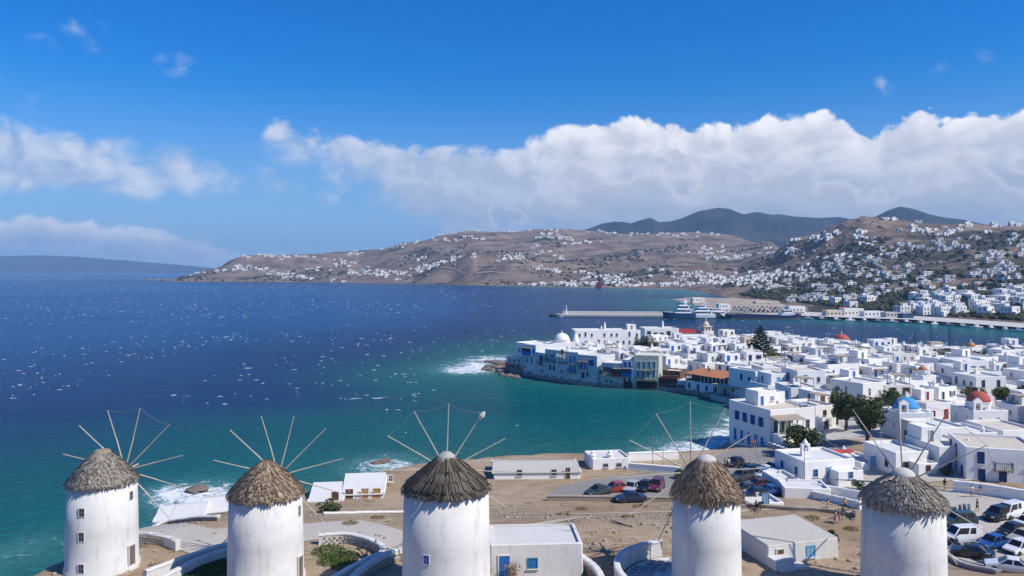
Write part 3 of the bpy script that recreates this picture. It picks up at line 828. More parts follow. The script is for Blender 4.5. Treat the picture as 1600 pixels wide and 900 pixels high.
def dish_mesh():
    def mk():
        b = MB(); b.tube((0, 0, 0), (0, 0, .8), .04, n=5)
        prof = [(.02, 0), (.25, .04), (.42, .13), (.44, .16), (.42, .17), (.02, .05)]
        b.T = Matrix.Translation((0, 0, .85)) @ Matrix.Rotation(R(-60), 4, 'X'); b.lathe(prof, 12); b.T = None
        return b.mesh('satellite_dish', [mat('dish_paint', (.6, .6, .6), .5)])
    return cached('dish', mk)
def aircon_mesh():
    def mk():
        b = MB(); b.box(-.42, .42, -.3, 0, 0, .6, 0); b.lathe([(.22, -.002), (.22, .02)], 10, mi=1)
        b.box(-.3, .3, -.32, -.3, .1, .5, 1)
        return b.mesh('air_conditioner', [mat('aircon_paint', (.55, .55, .53), .5), GREYP])
    return cached('ac', mk)
def pergola_mesh(w, d, h, cover):
    def mk():
        b = MB()
        for x in (-w / 2, w / 2):
            for y in (-d / 2, d / 2): b.box(x - .06, x + .06, y - .06, y + .06, 0, h, 0)
        for y in (-d / 2, d / 2): b.box(-w / 2 - .15, w / 2 + .15, y - .05, y + .05, h, h + .12, 0)
        n = int(w / .35)
        for i in range(n + 1):
            x = -w / 2 + i * w / n; b.box(x - .04, x + .04, -d / 2 - .2, d / 2 + .2, h + .12, h + .2, 0)
        if cover: b.box(-w / 2 - .1, w / 2 + .1, -d / 2 - .1, d / 2 + .1, h + .2, h + .26, 1)
        return b.mesh('pergola', [WOOD, REED])
    return cached(('perg', round(w, 1), round(d, 1), h, cover), mk)
def balcony_mesh(w, d, m, roofed=False, enclosed=False, h=1.0, room=2.3):
    def mk():
        b = MB()
        b.box(-w / 2, w / 2, -d, 0, -.14, 0, 1)
        for i in range(int(w / 1.2) + 1):
            x = -w / 2 + .08 + i * (w - .16) / max(1, int(w / 1.2)); b.box(x - .05, x + .05, -d * .9, 0, -.34, -.14, 0)
        if enclosed:
            b.box(-w / 2, w / 2, -d, -d + .08, 0, h, 0)
            b.box(-w / 2, -w / 2 + .08, -d + .08, 0, 0, room, 0); b.box(w / 2 - .08, w / 2, -d + .08, 0, 0, room, 0)
            n = max(2, int(w / .7))
            for i in range(n + 1):
                x = -w / 2 + .05 + i * (w - .1) / n; b.box(x - .05, x + .05, -d, -d + .08, h, room, 0)
            b.box(-w / 2 + .08, w / 2 - .08, -d + .04, -d + .06, h, room, 2)
            b.box(-w / 2 - .1, w / 2 + .1, -d - .15, 0, room, room + .12, 1)
        else:
            n = max(3, int(w / .28))
            for i in range(n + 1):
                x = -w / 2 + .04 + i * (w - .08) / n; b.box(x - .025, x + .025, -d, -d + .05, 0, h, 0)
            for s in (-1, 1):
                for j in range(3):
                    y = -d + .1 + j * d / 3; b.box(s * w / 2 - .03, s * w / 2 + .03, y, y + .05, 0, h, 0)
                b.box(s * w / 2 - .04, s * w / 2 + .04, -d + .055, 0, h, h + .07, 0)
            b.box(-w / 2 - .04, w / 2 + .04, -d - .02, -d + .055, h, h + .07, 0)
            if roofed:
                for s in (-1, 0, 1): b.box(s * (w / 2 - .06) - .05, s * (w / 2 - .06) + .05, -d, -d + .1, h + .07, room, 0)
                b.box(-w / 2 - .2, w / 2 + .2, -d - .2, 0, room, room + .1, 1)
        return b.mesh('balcony', [m, WOOD, GLASS])
    return cached(('balc', round(w, 1), round(d, 1), m.name, roofed, enclosed, h, room), mk)

def wall_shell(w, d, h, par=.45, th=.28, batter=.0, chamfer=.14):
    """solid house body with softened corners and a parapet round the flat roof"""
    b = MB()
    def ring(a, c):
        k = chamfer
        return [(-a + k, -c), (a - k, -c), (a, -c + k), (a, c - k), (a - k, c), (-a + k, c), (-a, c - k), (-a, -c + k)]
    r0 = ring(w / 2 + batter, d / 2 + batter); r1 = ring(w / 2, d / 2); ri = ring(w / 2 - th, d / 2 - th)
    R3 = lambda r, z: [(x, y, z) for x, y in r]
    b.loft([R3(r0, -1.5), R3(r1, h + par - .06), R3(ring(w / 2 - .06, d / 2 - .06), h + par), R3(ri, h + par), R3(ri, h)], 0, cap=True)
    return b
def house(x, y, z, w, d, h, rot, wallm=WHITE, frame=None, shut=None, pane=GLASS, doorm=None, roofm=ROOFW, extras=(), rng=None, name='house', sides='flr', win=(.85, 1.15),
          skip=.18, par=.45, windows=True, door=True, group=None):
    rng = rng or random
    root = thing(name, None, 'house', (x, y, z), rot, group)
    frame = frame or WHITE
    wl = wall_shell(w, d, h, par)
    wl.build('wall', wallm, root)
    MB().box(-w / 2 + .283, w / 2 - .283, -d / 2 + .283, d / 2 - .283, h - .05, h + .06).build('roof', roofm, root)
    st = max(1, int(round(h / 3.1)))
    if windows:
        for s, L, off, rz in (('f', w, d, 0), ('l', d, w, -math.pi / 2), ('r', d, w, math.pi / 2)):
            if s not in sides: continue
            n = max(1, int((L - .8) / 2.6))
            for k in range(st):
                for i in range(n):
                    u = (i + .5) / n * (L - .8) - (L - .8) / 2 + rng.uniform(-.25, .25)
                    zz = k * (h / st) + .95
                    if s == 'f' and k == 0 and door and i == n // 2:
                        me = door_mesh(1.05, 2.15, doorm or frame if (doorm or frame) is not WHITE else BROWN, frame); zz = .15; nm = 'door'
                    else:
                        if rng.random() < skip + (.22 if s != 'f' else 0): continue
                        me = window_mesh(win[0], win[1] if rng.random() < .7 else 1.75, frame, pane, shut); nm = 'window'
                        if me.vertices[0].co.z > 0: pass
                    if nm == 'window' and win[1] > 1.3: zz -= .3
                    p = {'f': (u, -d / 2, zz), 'l': (-w / 2, -u, zz), 'r': (w / 2, u, zz)}[s]
                    link(nm, me, root, p, rz)
    for e in extras:
        if e == 'roof_room':
            rw, rd, rh = min(w * .5, rng.uniform(2.6, 4.2)), min(d * .55, rng.uniform(2.6, 4)), rng.uniform(2.1, 2.6)
            rx = rng.choice((-1, 1)) * (w / 2 - rw / 2 - .32); ry = d / 2 - rd / 2 - .32
            o = wall_shell(rw, rd, rh - .25, .25, .2, chamfer=.08); o.v = [(a, b_, max(c, .0)) for a, b_, c in o.v]
            rr = o.build('roof_room', wallm, root, (rx, ry, h + .06))
            link('door', door_mesh(.9, 2.0, frame if frame is not WHITE else BLUE, WHITE), rr, (0, -rd / 2, .05))
        elif e == 'upper':
            uw, ud, uh = w * rng.uniform(.5, .78), d * rng.uniform(.5, .8), rng.uniform(2.3, 2.7); sd = rng.choice((-1, 1))
            ux, uy = sd * (w / 2 - uw / 2 - .004), d / 2 - ud / 2 - .004
            sh_ = wall_shell(uw, ud, uh, par, .25); sh_.v = [(a, b_, max(c, .06)) for a, b_, c in sh_.v]
            up = sh_.build('upper_storey', wallm, root, (ux, uy, h))
            MB().box(-uw / 2 + .253, uw / 2 - .253, -ud / 2 + .253, ud / 2 - .253, uh - .05, uh + .06).build('roof', roofm, up)
            n_ = max(1, int(uw / 2.4))
            for i in range(n_):
                u = (i + .5) / n_ * uw - uw / 2
                if i == 0: link('door', door_mesh(1.0, 2.0, doorm or BROWN, frame), up, (u, -ud / 2, .08))
                else: link('window', window_mesh(win[0], win[1], frame, pane, shut), up, (u, -ud / 2, .85))
            link('window', window_mesh(win[0], win[1], frame, pane), up, (-uw / 2, rng.uniform(-.2, .2) * ud, .85), -math.pi / 2)
            if rng.random() < .5: link('chimney', chimney_mesh(rng.randint(0, 1)), up, (rng.uniform(-.3, .3) * uw, ud * .3, uh + .06))
        elif e == 'chimney': link('chimney', chimney_mesh(rng.randint(0, 1)), root, (rng.uniform(-.4, .4) * w, rng.choice((-1, 1)) * (d / 2 - .75), h + .06))
        elif e == 'tall_chimney': link('chimney', chimney_mesh(2), root, (rng.uniform(-.3, .3) * w, d / 2 - 1, h + .06))
        elif e == 'water_tank': link('water_tank', tank_mesh(), root, (rng.uniform(-.2, .2) * w, d * .15, h + .06), rng.uniform(-.3, .3))
        elif e == 'solar_heater': link('solar_heater', solar_mesh(), root, (rng.uniform(-.25, .25) * w, -d * .1, h + .06), rng.uniform(.2, 1))
        elif e == 'antenna': link('antenna', antenna_mesh(), root, (rng.uniform(-.35, .35) * w, rng.uniform(-.2, .3) * d, h + .06), rng.uniform(0, 3))
        elif e == 'satellite_dish': link('satellite_dish', dish_mesh(), root, (rng.uniform(-.35, .35) * w, rng.uniform(-.2, .3) * d, h + .06), rng.uniform(-1, 1))
        elif e == 'air_conditioner': link('air_conditioner', aircon_mesh(), root, (rng.uniform(-.3, .3) * w, d * .2, h + .06), rng.uniform(-1, 1))
        elif e == 'pergola':
            pw, pd = max(2.4, w * .45), max(2.2, d * .45)
            link('pergola', pergola_mesh(round(pw, 1), round(pd, 1), 2.2, rng.random() < .6), root, (rng.choice((-1, 1)) * w * .15, -d * .15, h + .06))
        elif e == 'balcony':
            bw = round(min(w * .6, rng.uniform(2.2, 4)), 1)
            if st > 1: link('balcony', balcony_mesh(bw, 1.1, frame if frame is not WHITE else BLUE), root, (rng.uniform(-.12, .12) * w, -d / 2, h / st))
        elif e == 'staircase':
            b = MB(); n = 9
            for i in range(n): b.box(-.0 - i * .32 - .32, -i * .32, -1.0, 0, -1.0, (h / max(1, st)) * (n - i) / n if st > 1 else h * (n - i) / n)
            b.build('staircase', wallm, root, (w * .42, -d / 2 - .003, 0))
        elif e == 'annex':
            aw, ad, ah = w * rng.uniform(.4, .6), rng.uniform(2.2, 3.4), min(h * .6, 3.0)
            o = wall_shell(aw, ad, ah, .35, .22); ax = rng.choice((-1, 1)) * (w - aw) / 2 * .96
            an = o.build('annex', wallm, root, (ax, -d / 2 - ad / 2 + .1, 0))
            MB().box(-aw / 2 + .225, aw / 2 - .225, -ad / 2 + .225, ad / 2 - .225, ah - .05, ah + .05).build('roof', roofm, an)
            link('window', window_mesh(.8, 1.0, frame, pane, shut), an, (0, -ad / 2, 1.0))
        elif e == 'awning':
            aw = round(w * .7, 1)
            b = MB(); b.add([(-aw / 2, 0, .6), (aw / 2, 0, .6), (aw / 2, -1.8, 0), (-aw / 2, -1.8, 0), (-aw / 2, 0, .66), (aw / 2, 0, .66), (aw / 2, -1.8, .06), (-aw / 2, -1.8, .06)],
                            [(0, 1, 2, 3), (7, 6, 5, 4), (3, 2, 6, 7), (0, 3, 7, 4), (1, 5, 6, 2), (0, 4, 5, 1)])
            b.build('awning', AWN, root, (0, -d / 2, 2.3))
    return root
# ================================================================== the five windmills
def tint_mat(name, c0, c1, rough=.9):
    m = bpy.data.materials.new(name); m.use_nodes = True; nt = m.node_tree; b = nt.nodes['Principled BSDF']
    a = nt.nodes.new('ShaderNodeAttribute'); a.attribute_name = 'tint'
    tc = nt.nodes.new('ShaderNodeTexCoord')
    n = nz(nt, tc.outputs['Object'], 6, 4, .7)
    nt.links.new(mixc(nt, (X(nt, a.outputs['Fac']) + (n - .5) * .9).sat(), c0, c1), b.inputs['Base Color'])
    b.inputs['Roughness'].default_value = rough; b.inputs['Specular IOR Level'].default_value = .15
    return m
THATCH = tint_mat('straw_thatch', (.10, .066, .042), (.47, .355, .245))
THATCH_G = tint_mat('grey_straw_thatch', (.13, .11, .09), (.48, .42, .35))
THATCH_D = tint_mat('dark_straw_thatch', (.040, .034, .028), (.20, .165, .125))

def thatch(name, parent, r_eave, z_eave, z_top, r_top, m, rows, shag, seed, length, bulge=.12, gap=0.0, width=.13):
    """reed bundles laid in overlapping courses over a cone; each is a small wedge of straw"""
    rs = np.random.RandomState(seed)
    hgt = z_top - z_eave
    prof = lambda t: (r_eave + (r_top - r_eave) * t + bulge * math.sin(math.pi * t) * r_eave * .45, z_eave + hgt * t)
    V, T, C = [], [], []
    # solid underlayer
    n = 40; K = 8
    for j in range(K + 1):
        r, z = prof(j / K)
        for k in range(n):
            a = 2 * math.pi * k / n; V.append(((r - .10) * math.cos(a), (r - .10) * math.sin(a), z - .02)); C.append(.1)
    for j in range(K):
        for k in range(n):
            a, b_ = j * n + k, j * n + (k + 1) % n
            T += [(a, b_, b_ + n), (a, b_ + n, a + n)]
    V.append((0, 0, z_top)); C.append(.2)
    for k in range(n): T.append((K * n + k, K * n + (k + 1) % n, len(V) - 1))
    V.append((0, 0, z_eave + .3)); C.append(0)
    for k in range(n): T.append(((k + 1) % n, k, len(V) - 1))
    for i in range(rows):
        t1 = (i + 1.0) / rows; t0 = max(-shag if i == 0 else -.2, t1 - length * (1 + .25 * (i == 0)))
        r1, z1 = prof(min(1, t1)); r0, z0 = prof(max(t0, 0))
        if t0 < 0:
            z0 += t0 * hgt; r0 += -t0 * .22 * r_eave
        cnt = int(2 * math.pi * r0 / width)
        for k in range(cnt):
            if rs.rand() < gap: continue
            a = 2 * math.pi * (k + rs.uniform(-.45, .45)) / cnt
            da = width * rs.uniform(.5, .95) / r0
            lift = rs.uniform(.0, .12); e = rs.uniform(-.16, .10) * (2.2 if i == 0 and shag > .1 else 1) ; sl = rs.uniform(-.06, .06)
            zb = z0 + e * (1 if i else .9); rb = r0 + lift + (z0 - zb) * .35
            o = len(V)
            P = lambda rr, aa, zz: (rr * math.cos(aa), rr * math.sin(aa), zz)
            V += [P(r1 - .03, a + sl, z1 + .02), P(rb - .05, a - da + sl * .3, zb + .07), P(rb + .05, a, zb - .05), P(rb - .05, a + da + sl * .3, zb + .05), P(rb - .10, a, zb + .04)]
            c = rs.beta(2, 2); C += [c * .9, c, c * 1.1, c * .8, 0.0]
            T += [(o, o + 1, o + 2), (o, o + 2, o + 3), (o + 1, o + 4, o + 2), (o + 2, o + 4, o + 3)]
    ob = link(name, np_mesh(name, np.array(V), np.array(T), [m], np.clip(C, 0, 1)), parent)
    ob['kind'] = 'stuff'
    return ob

def arch_prof(w, h): return [(-w / 2, 0), (w / 2, 0), (w / 2, h), (-w / 2, h)]
def on_cyl(parent, name, me, ang, r, z):
    """fix a wall piece on a round wall; ang 0 faces the viewer (-y), positive to the right"""
    return link(name, me, parent, (r * math.sin(ang), -r * math.cos(ang), z), ang)

def recess_window(w, h, frame, pane):
    def mk():
        b = MB(); t = .05
        b.box(-w / 2 - t, w / 2 + t, -.045, .35, -t, 0); b.box(-w / 2 - t, w / 2 + t, -.045, .35, h, h + t)
        b.box(-w / 2 - t, -w / 2, -.042, .35, 0, h); b.box(w / 2, w / 2 + t, -.042, .35, 0, h)
        return b.mesh('window', frame)
    def pk():
        b = MB(); b.box(-w / 2, w / 2, -.02, .1, 0, h, 0); b.box(-.02, .02, -.035, -.02, 0, h, 1); b.box(-w / 2, w / 2, -.033, -.02, h * .5 - .025, h * .5 + .025, 1)
        return b.mesh('pane', [pane, GREYP])
    return cached(('rw', w, h, frame.name, pane.name), mk), cached(('rp', w, h, pane.name), pk)

def windmill(label, cxy, rad, z_eave, z_apex, axis, hub_z, spar, phase, th, openings, knob, n_spar=12, rope_on=None, rope_sag=.25):
    x, y = cxy
    zb = gz(x, y) - .6
    root = thing('windmill', label, 'windmill', (x, y, zb), 0, 'thatched windmills on the hill')
    he = z_eave - zb
    b = MB()
    b.lathe([(rad * 1.06, -1.0), (rad * 1.055, .9), (rad * 1.012, 1.1), (rad * 1.0, he * .5), (rad * .965, he - .12), (rad * .80, he - .08), (rad * .60, he + .2)], 56)
    b.build('tower', MILLW, root, smooth=False)
    tw = root.children[0]; tw.data.polygons.foreach_set('use_smooth', [len(p.vertices) < 6 for p in tw.data.polygons])
    thatch('thatch', root, rad * .985 + th.get('over', .16), he + .02, z_apex - zb - .15, th.get('rtop', .55), th['m'], th['rows'], th['shag'], th['seed'], th.get('len', .24), th.get('bulge', .12), th.get('gap', 0), th.get('width', .13))
    za = z_apex - zb
    if knob == 'straw':
        k = MB().lathe([(.75, za - .45), (.78, za - .2), (.62, za), (.1, za + .04)], 14)
        k.build('roof_cap', mat('straw_cap', (.30, .24, .17), .9, .3, 5, bump=1), root)
    elif knob == 'white':
        k = MB().lathe([(.95, za - .55), (.93, za - .3), (.72, za - .05), (.4, za + .12), (.05, za + .18)], 18)
        k.build('roof_cap', mat('lime_cap', (.50, .475, .43), .9, .12, 2, bump=.6), root, smooth=True)
    elif knob == 'cloth':
        k = MB().lathe([(1.35, za - 1.1), (1.12, za - .75), (.72, za - .2), (.35, za + .06), (.05, za + .12)], 12, a0=.2)
        k.build('roof_cap', mat('grey_sheet_cap', (.36, .35, .32), .8, .2, 2), root)
    for kind, ang, z, w, h, m in openings:
        rr = rad * float(np.interp(z + .4, [0, .9, 1.1, he * .5, he + .25], [1.06, 1.055, 1.012, 1.0, .965]))
        if kind == 'window':
            fm, pm = recess_window(w, h, MILLW, m)
            f = on_cyl(root, 'window', fm, ang, rr, z); link('pane', pm, f)
        else:
            on_cyl(root, 'door', door_mesh(w, h, m, MILLW), ang, rr + .02, z)
    # sail wheel on the seaward side
    ax = Vector((math.sin(axis), math.cos(axis), 0)); rt = Vector((math.cos(axis), -math.sin(axis), 0)); up = Vector((0, 0, 1))
    hz = hub_z - zb; hub = ax * (rad * 1.03 + .75) + up * hz
    MB().tube(ax * -.5 + up * (hz - .12), ax * (rad * 1.03 + 1.5) + up * (hz + .05), .24, .18, 10).build('axle', WOOD, root)
    hb = MB(); hb.tube(hub - ax * .28, hub + ax * .28, .42, .40, 12); hb.build('hub', WOOD, root)
    rng = random.Random(th['seed']); tips = []
    for k in range(n_spar):
        a = phase + 2 * math.pi * k / n_spar
        L = spar * rng.uniform(.955, 1.03)
        dv = rt * math.cos(a) + up * math.sin(a)
        tip = hub + dv * L - ax * .25
        mid = hub + dv * (L * .52)
        s = MB(); s.tube(hub + dv * .3, mid, .075, .065, 6); s.tube(mid - dv * .5 + ax * .0, tip, .055, .042, 6)
        s.build('sail_spar', POLE, root); tips.append(tip)
    for k in range(n_spar):
        if rope_on is not None and k not in rope_on: continue
        p, q = tips[k], tips[(k + 1) % n_spar]; pts = []
        for i in range(7):
            t = i / 6; pts.append(p.lerp(q, t) - up * (rope_sag * 4 * t * (1 - t)) * abs((q - p).normalized().dot(rt)))
        MB().path([tuple(c) for c in pts], .016, 4).build('rope', ROPE, root)
    # fore-stay rope from the bowsprit
    bow = hub + ax * 2.6
    MB().tube(hub, bow, .09, .06, 6).build('bowsprit', POLE, root)
    root['hub_px'] = 0
    del root['hub_px']
    TIPS[root.name] = tips
    return root
TIPS = {}
C0, C1, C2, C3, C4 = MILLS_C
dw = mat('dark_window_wood', (.035, .028, .024), .6)
brd = mat('grey_door_boards', (.17, .13, .10), .8, .25, 4)
M1 = windmill('windmill on the far seaward end of the row, three small dark windows one above another', C0, 3.06, 17.35, 20.15, R(2), 17.2, 6.35, R(15),
              dict(m=THATCH_G, rows=17, shag=.02, seed=1, len=.16, bulge=.07, width=.10, rtop=.75, over=.06), [('window', R(-5), 6.2, .5, .72, dw), ('window', R(-5), 4.0, .5, .78, dw), ('window', R(-5), .95 + .2, .5, .78, dw),
              ('window', R(80), 7.0, .42, .75, dw), ('door', R(78), .75, .95, 2.15, brd)], 'straw', rope_on=[1, 2, 10])
M2 = windmill('plain white windmill with ragged brown thatch and bare poles, beside a green yard', C1, 3.26, 17.15, 20.05, R(-2), 17.4, 6.2, R(15),
              dict(m=THATCH, rows=12, shag=.08, seed=2, len=.20, bulge=.09, width=.15, rtop=.45, gap=.08, over=.06), [('window', R(80), 6.4, .42, .9, brd), ('door', R(78), .75, .95, 2.2, brd)], 'none', rope_on=[])
M3 = windmill('windmill with dark ribbed thatch, grey sheet cap and small blue windows', C2, 3.72, 18.65, 21.4, R(-5), 18.7, 6.25, R(28),
              dict(m=THATCH_D, rows=4, shag=.10, seed=3, len=.42, bulge=.0, width=.22, rtop=.6, over=.08), [('window', R(-21), 4.5, .5, .7, BLUE), ('window', R(-40), 1.2, .5, 1.0, BLUE), ('window', R(4), 1.2, .95, 1.0, TEAL)], 'cloth', rope_on=[1, 2, 3])
M4 = windmill('windmill with shaggy grey thatch and a white domed cap, ropes joining its sail poles', C3, 2.98, 17.5, 20.5, R(-6), 18.1, 6.9, R(2),
              dict(m=THATCH, rows=13, shag=.17, seed=4, len=.24, bulge=.16, width=.15, rtop=.8, over=.06), [], 'white', rope_on=[0, 1, 2, 3, 4, 5, 6])
M5 = windmill('windmill nearest the car park, wide grey thatch with a long ragged fringe', C4, 3.28, 17.8, 20.1, R(27), 17.9, 7.5, R(3),
              dict(m=THATCH_G, rows=11, shag=.21, seed=5, len=.30, bulge=.10, width=.13, rtop=.55, over=.05), [], 'white', rope_on=[0, 1, 2, 3], rope_sag=.1)
# bundled old sailcloth tied at one pole of the dark-thatched mill
def rag():
    b = MB(); b.lathe([(.03, -.55), (.20, -.35), (.27, .0), (.16, .3), (.04, .45)], 8)
    o = b.build('sail_rag', mat('sailcloth', (.62, .60, .56), .9), M3)
    t = min(TIPS[M3.name], key=lambda v: abs(800 + F * (M3.location.x + v.x) / (M3.location.y + v.y) - 757) + abs(HZ + F * (H - M3.location.z - v.z) / (M3.location.y + v.y) - 672))
    o.location = t * .985; o.rotation_euler = (.3, .6, 0)
rag()

# -------- walls round the mill yards, with the dry stones built into their inner faces
def yard_wall(label, pts, h, th, cap=MILLW, face=None, closed=False, base=None):
    """a low wall along a line of points, following the ground, white rounded top"""
    root = thing('yard_wall', label, 'wall', (pts[0][0], pts[0][1], 0))
    ox, oy = pts[0]
    # smooth the line
    P = [Vector((a, b)) for a, b in pts]
    out = []
    n = len(P)
    for i in range(n if closed else n - 1):
        p0, p1, p2, p3 = P[(i - 1) % n] if (closed or i) else P[0], P[i], P[(i + 1) % n], P[(i + 2) % n] if (closed or i < n - 2) else P[-1]
        for k in range(6):
            t = k / 6
            out.append(.5 * ((2 * p1) + (p2 - p0) * t + (2 * p0 - 5 * p1 + 4 * p2 - p3) * t * t + (3 * p1 - p0 - 3 * p2 + p3) * t ** 3))
    if not closed: out.append(P[-1])
    rings, caps = [], []
    m = len(out); rng = random.Random(int(abs(ox * 31 + oy * 7)))
    for i, p in enumerate(out):
        q = out[(i + 1) % m] if (closed or i < m - 1) else p; o = out[i - 1] if (closed or i) else p
        d = (q - o).normalized(); nrm = Vector((-d.y, d.x))
        z = gz(p.x, p.y) if base is None else base
        w = th / 2
        A, B = p + nrm * w, p - nrm * w; hh = h + rng.uniform(-.03, .03)
        rings.append([(A.x - ox, A.y - oy, z - 1.2), (A.x - ox, A.y - oy, z + hh - .1), (B.x - ox, B.y - oy, z + hh - .1), (B.x - ox, B.y - oy, z - 1.2)])
        A, B = p + nrm * (w + .05), p - nrm * (w + .05)
        a2, b2 = p + nrm * (w - .07), p - nrm * (w - .07)
        caps.append([(A.x - ox, A.y - oy, z + hh - .1), (A.x - ox, A.y - oy, z + hh + .02), (a2.x - ox, a2.y - oy, z + hh + .1), (b2.x - ox, b2.y - oy, z + hh + .1), (B.x - ox, B.y - oy, z + hh + .02), (B.x - ox, B.y - oy, z + hh - .1)])
    def lf(rings):
        b = MB()
        if closed:
            k = len(rings[0]); b.loft(rings + [rings[0]], 0, cap=False)
        else: b.loft(rings, 0)
        return b
    lf(rings).build('wall', face or MILLW, root)
    lf(caps).build('coping', cap, root)
    return root, out
def wall_stones(root, line, h, side, th, lo, hi, seed, size=.34):
    """the stones one can pick apart on a rubble face"""
    rng = random.Random(seed); ms = []
    for v in range(5):
        b = MB(); r = [(math.cos(2 * math.pi * k / 7) * rng.uniform(.8, 1.05), math.sin(2 * math.pi * k / 7) * rng.uniform(.75, 1.05)) for k in range(7)]
        b.loft([[(x * .5, .0, z * .5) for x, z in r], [(x * .48, -.07, z * .47) for x, z in r], [(x * .34, -.11, z * .33) for x, z in r]], 0)
        ms.append(b.mesh('stone', STONE))
    ox, oy = root.location.x, root.location.y; n = 0
    for i in range(int(lo * len(line)), int(hi * len(line)) - 1):
        p, q = line[i], line[i + 1]; L = (q - p).length; d = (q - p).normalized(); nrm = Vector((-d.y, d.x)) * side
        cols = max(1, int(L / size))
        for c in range(cols):
            for r_ in range(int((h - .1) / (size * .75))):
                if n >= 290: return
                t = (c + .5 + (.5 if r_ % 2 else 0) * .8 + rng.uniform(-.15, .15)) / cols
                w = p.lerp(q, t) + nrm * (th / 2 - .01)
                z = gz(w.x, w.y) + size * .4 + r_ * size * .75 + rng.uniform(-.04, .04)
                o = link('stone', rng.choice(ms), root, (w.x - ox, w.y - oy, z))
                o.rotation_euler = (0, 0, math.atan2(nrm.x, -nrm.y)); o.scale = (size * rng.uniform(.8, 1.15), 1, size * rng.uniform(.6, .85)); n += 1
def ring(c, r, a0, a1, n=12, sq=1.0):
    return [(c[0] + r * math.sin(R(a0 + (a1 - a0) * i / n)), c[1] + r * sq * math.cos(R(a0 + (a1 - a0) * i / n))) for i in range(n + 1)]
# angles run clockwise from straight ahead
w1, l1 = yard_wall('curved white yard wall with dark inner side round the seaward-end windmill', ring((-38.6, 70.6), 7.9, 200, 405, 14, .95), .95, .5)
wall_stones(w1, l1, .95, -1, .5, .25, .92, 5)
w1b, _ = yard_wall('straight white wall running from the seaward-end windmill towards its neighbour', [(-32.5, 68), (-30.6, 71.5), (-27.5, 75.5), (-24.5, 79.5)], 1.0, .45)
w2, l2 = yard_wall('low white wall bounding the shaded green strip before the plain windmill', [(-30.6, 66.5), (-29.2, 71), (-27, 74), (-25.6, 75.4)], .9, .5)
w2b, l2b = yard_wall('looping white wall round the green yard of the plain windmill', [(-19.5, 77.5), (-16.5, 77.8), (-13.2, 75.5), (-12.4, 73.2), (-13.6, 71.2), (-15.2, 68), (-16.2, 65)], .95, .5)
wall_stones(w2b, l2b, .95, -1, .5, .05, .6, 6)
w3, l3 = yard_wall('great curved white wall with a dark stone inner face round the ribbed-thatch windmill', ring((-3.2, 66.0), 10.6, 215, 330, 12), 1.1, .55)
wall_stones(w3, l3, 1.1, -1, .55, .3, 1.0, 7)
w3b, l3b = yard_wall('pale curved wall at the back of the courtyard with the blue door', ring((-2.5, 66.5), 10.2, 48, 125, 10), 1.1, .55)
wall_stones(w3b, l3b, 1.1, -1, .55, .0, .85, 8)
w4, l4 = yard_wall('tall curved white wall round the flagstoned yard of the rope-rigged windmill', ring((16.2, 67.6), 6.9, 205, 345, 12), 1.5, .5)
w5, _ = yard_wall('low rubble wall between the dirt field and the car park of red cars', [(5, 110.5), (12, 110.2), (20, 109.6), (26, 109)], .7, .5, cap=STONE, face=STONE)
# flagstones with white joints in the rope-rigged mill's yard
def flagstones():
    root = thing('paved_yard', 'grey flagstone paving with white painted joints inside the tall curved wall', 'paving', (14.2, 71.2, 0))
    base = drape('yard_bed', ring((16.2, 67.6), 6.3, 230, 360, 14) + [(16.2, 67.6)], .10, MILLW, 1.5); base.parent = root; base.location = (-14.2, -71.2, 0)
    del base['kind']
    rng = random.Random(4); ms = []
    for v in range(6):
        b = MB(); r = [(x * rng.uniform(.86, 1.0), y * rng.uniform(.86, 1.0)) for x, y in ((-.5, -.4), (-.1, -.5), (.5, -.42), (.5, .4), (.1, .5), (-.5, .42))]
        b.prism(r, 0, .05); ms.append(b.mesh('flagstone', FLAG))
    for i in range(-9, 10):
        for j in range(-9, 10):
            x, y = 16.2 + i * .82 + (.4 if j % 2 else 0), 67.6 + j * .72
            dx, dy = x - 16.2, y - 67.6; r = math.hypot(dx, dy); a = math.degrees(math.atan2(dx, dy)) % 360
            if r > 5.95 or r < 3.6 or not (232 < a < 352): continue
            o = link('flagstone', rng.choice(ms), root, (x - 14.2, y - 71.2, gz(x, y) + .09), rng.uniform(-.12, .12)); o.scale = (.72 * rng.uniform(.9, 1.08), .62, 1)
flagstones()
# ================================================================== trees
LEAF = tint_mat('olive_leaf', (.022, .036, .012), (.125, .150, .050), .7)
LEAF_Y = tint_mat('yellow_green_leaf', (.035, .05, .012), (.19, .20, .055), .7)
LEAF_D = tint_mat('dark_needle', (.010, .022, .012), (.045, .07, .035), .8)
SCRUB = tint_mat('dry_scrub', (.018, .024, .012), (.085, .085, .042), .85)
GRASSM = tint_mat('yard_grass', (.03, .06, .012), (.14, .19, .05), .8)
BARK = mat('tree_bark', (.10, .075, .055), .95, .3, 3, bump=.8)

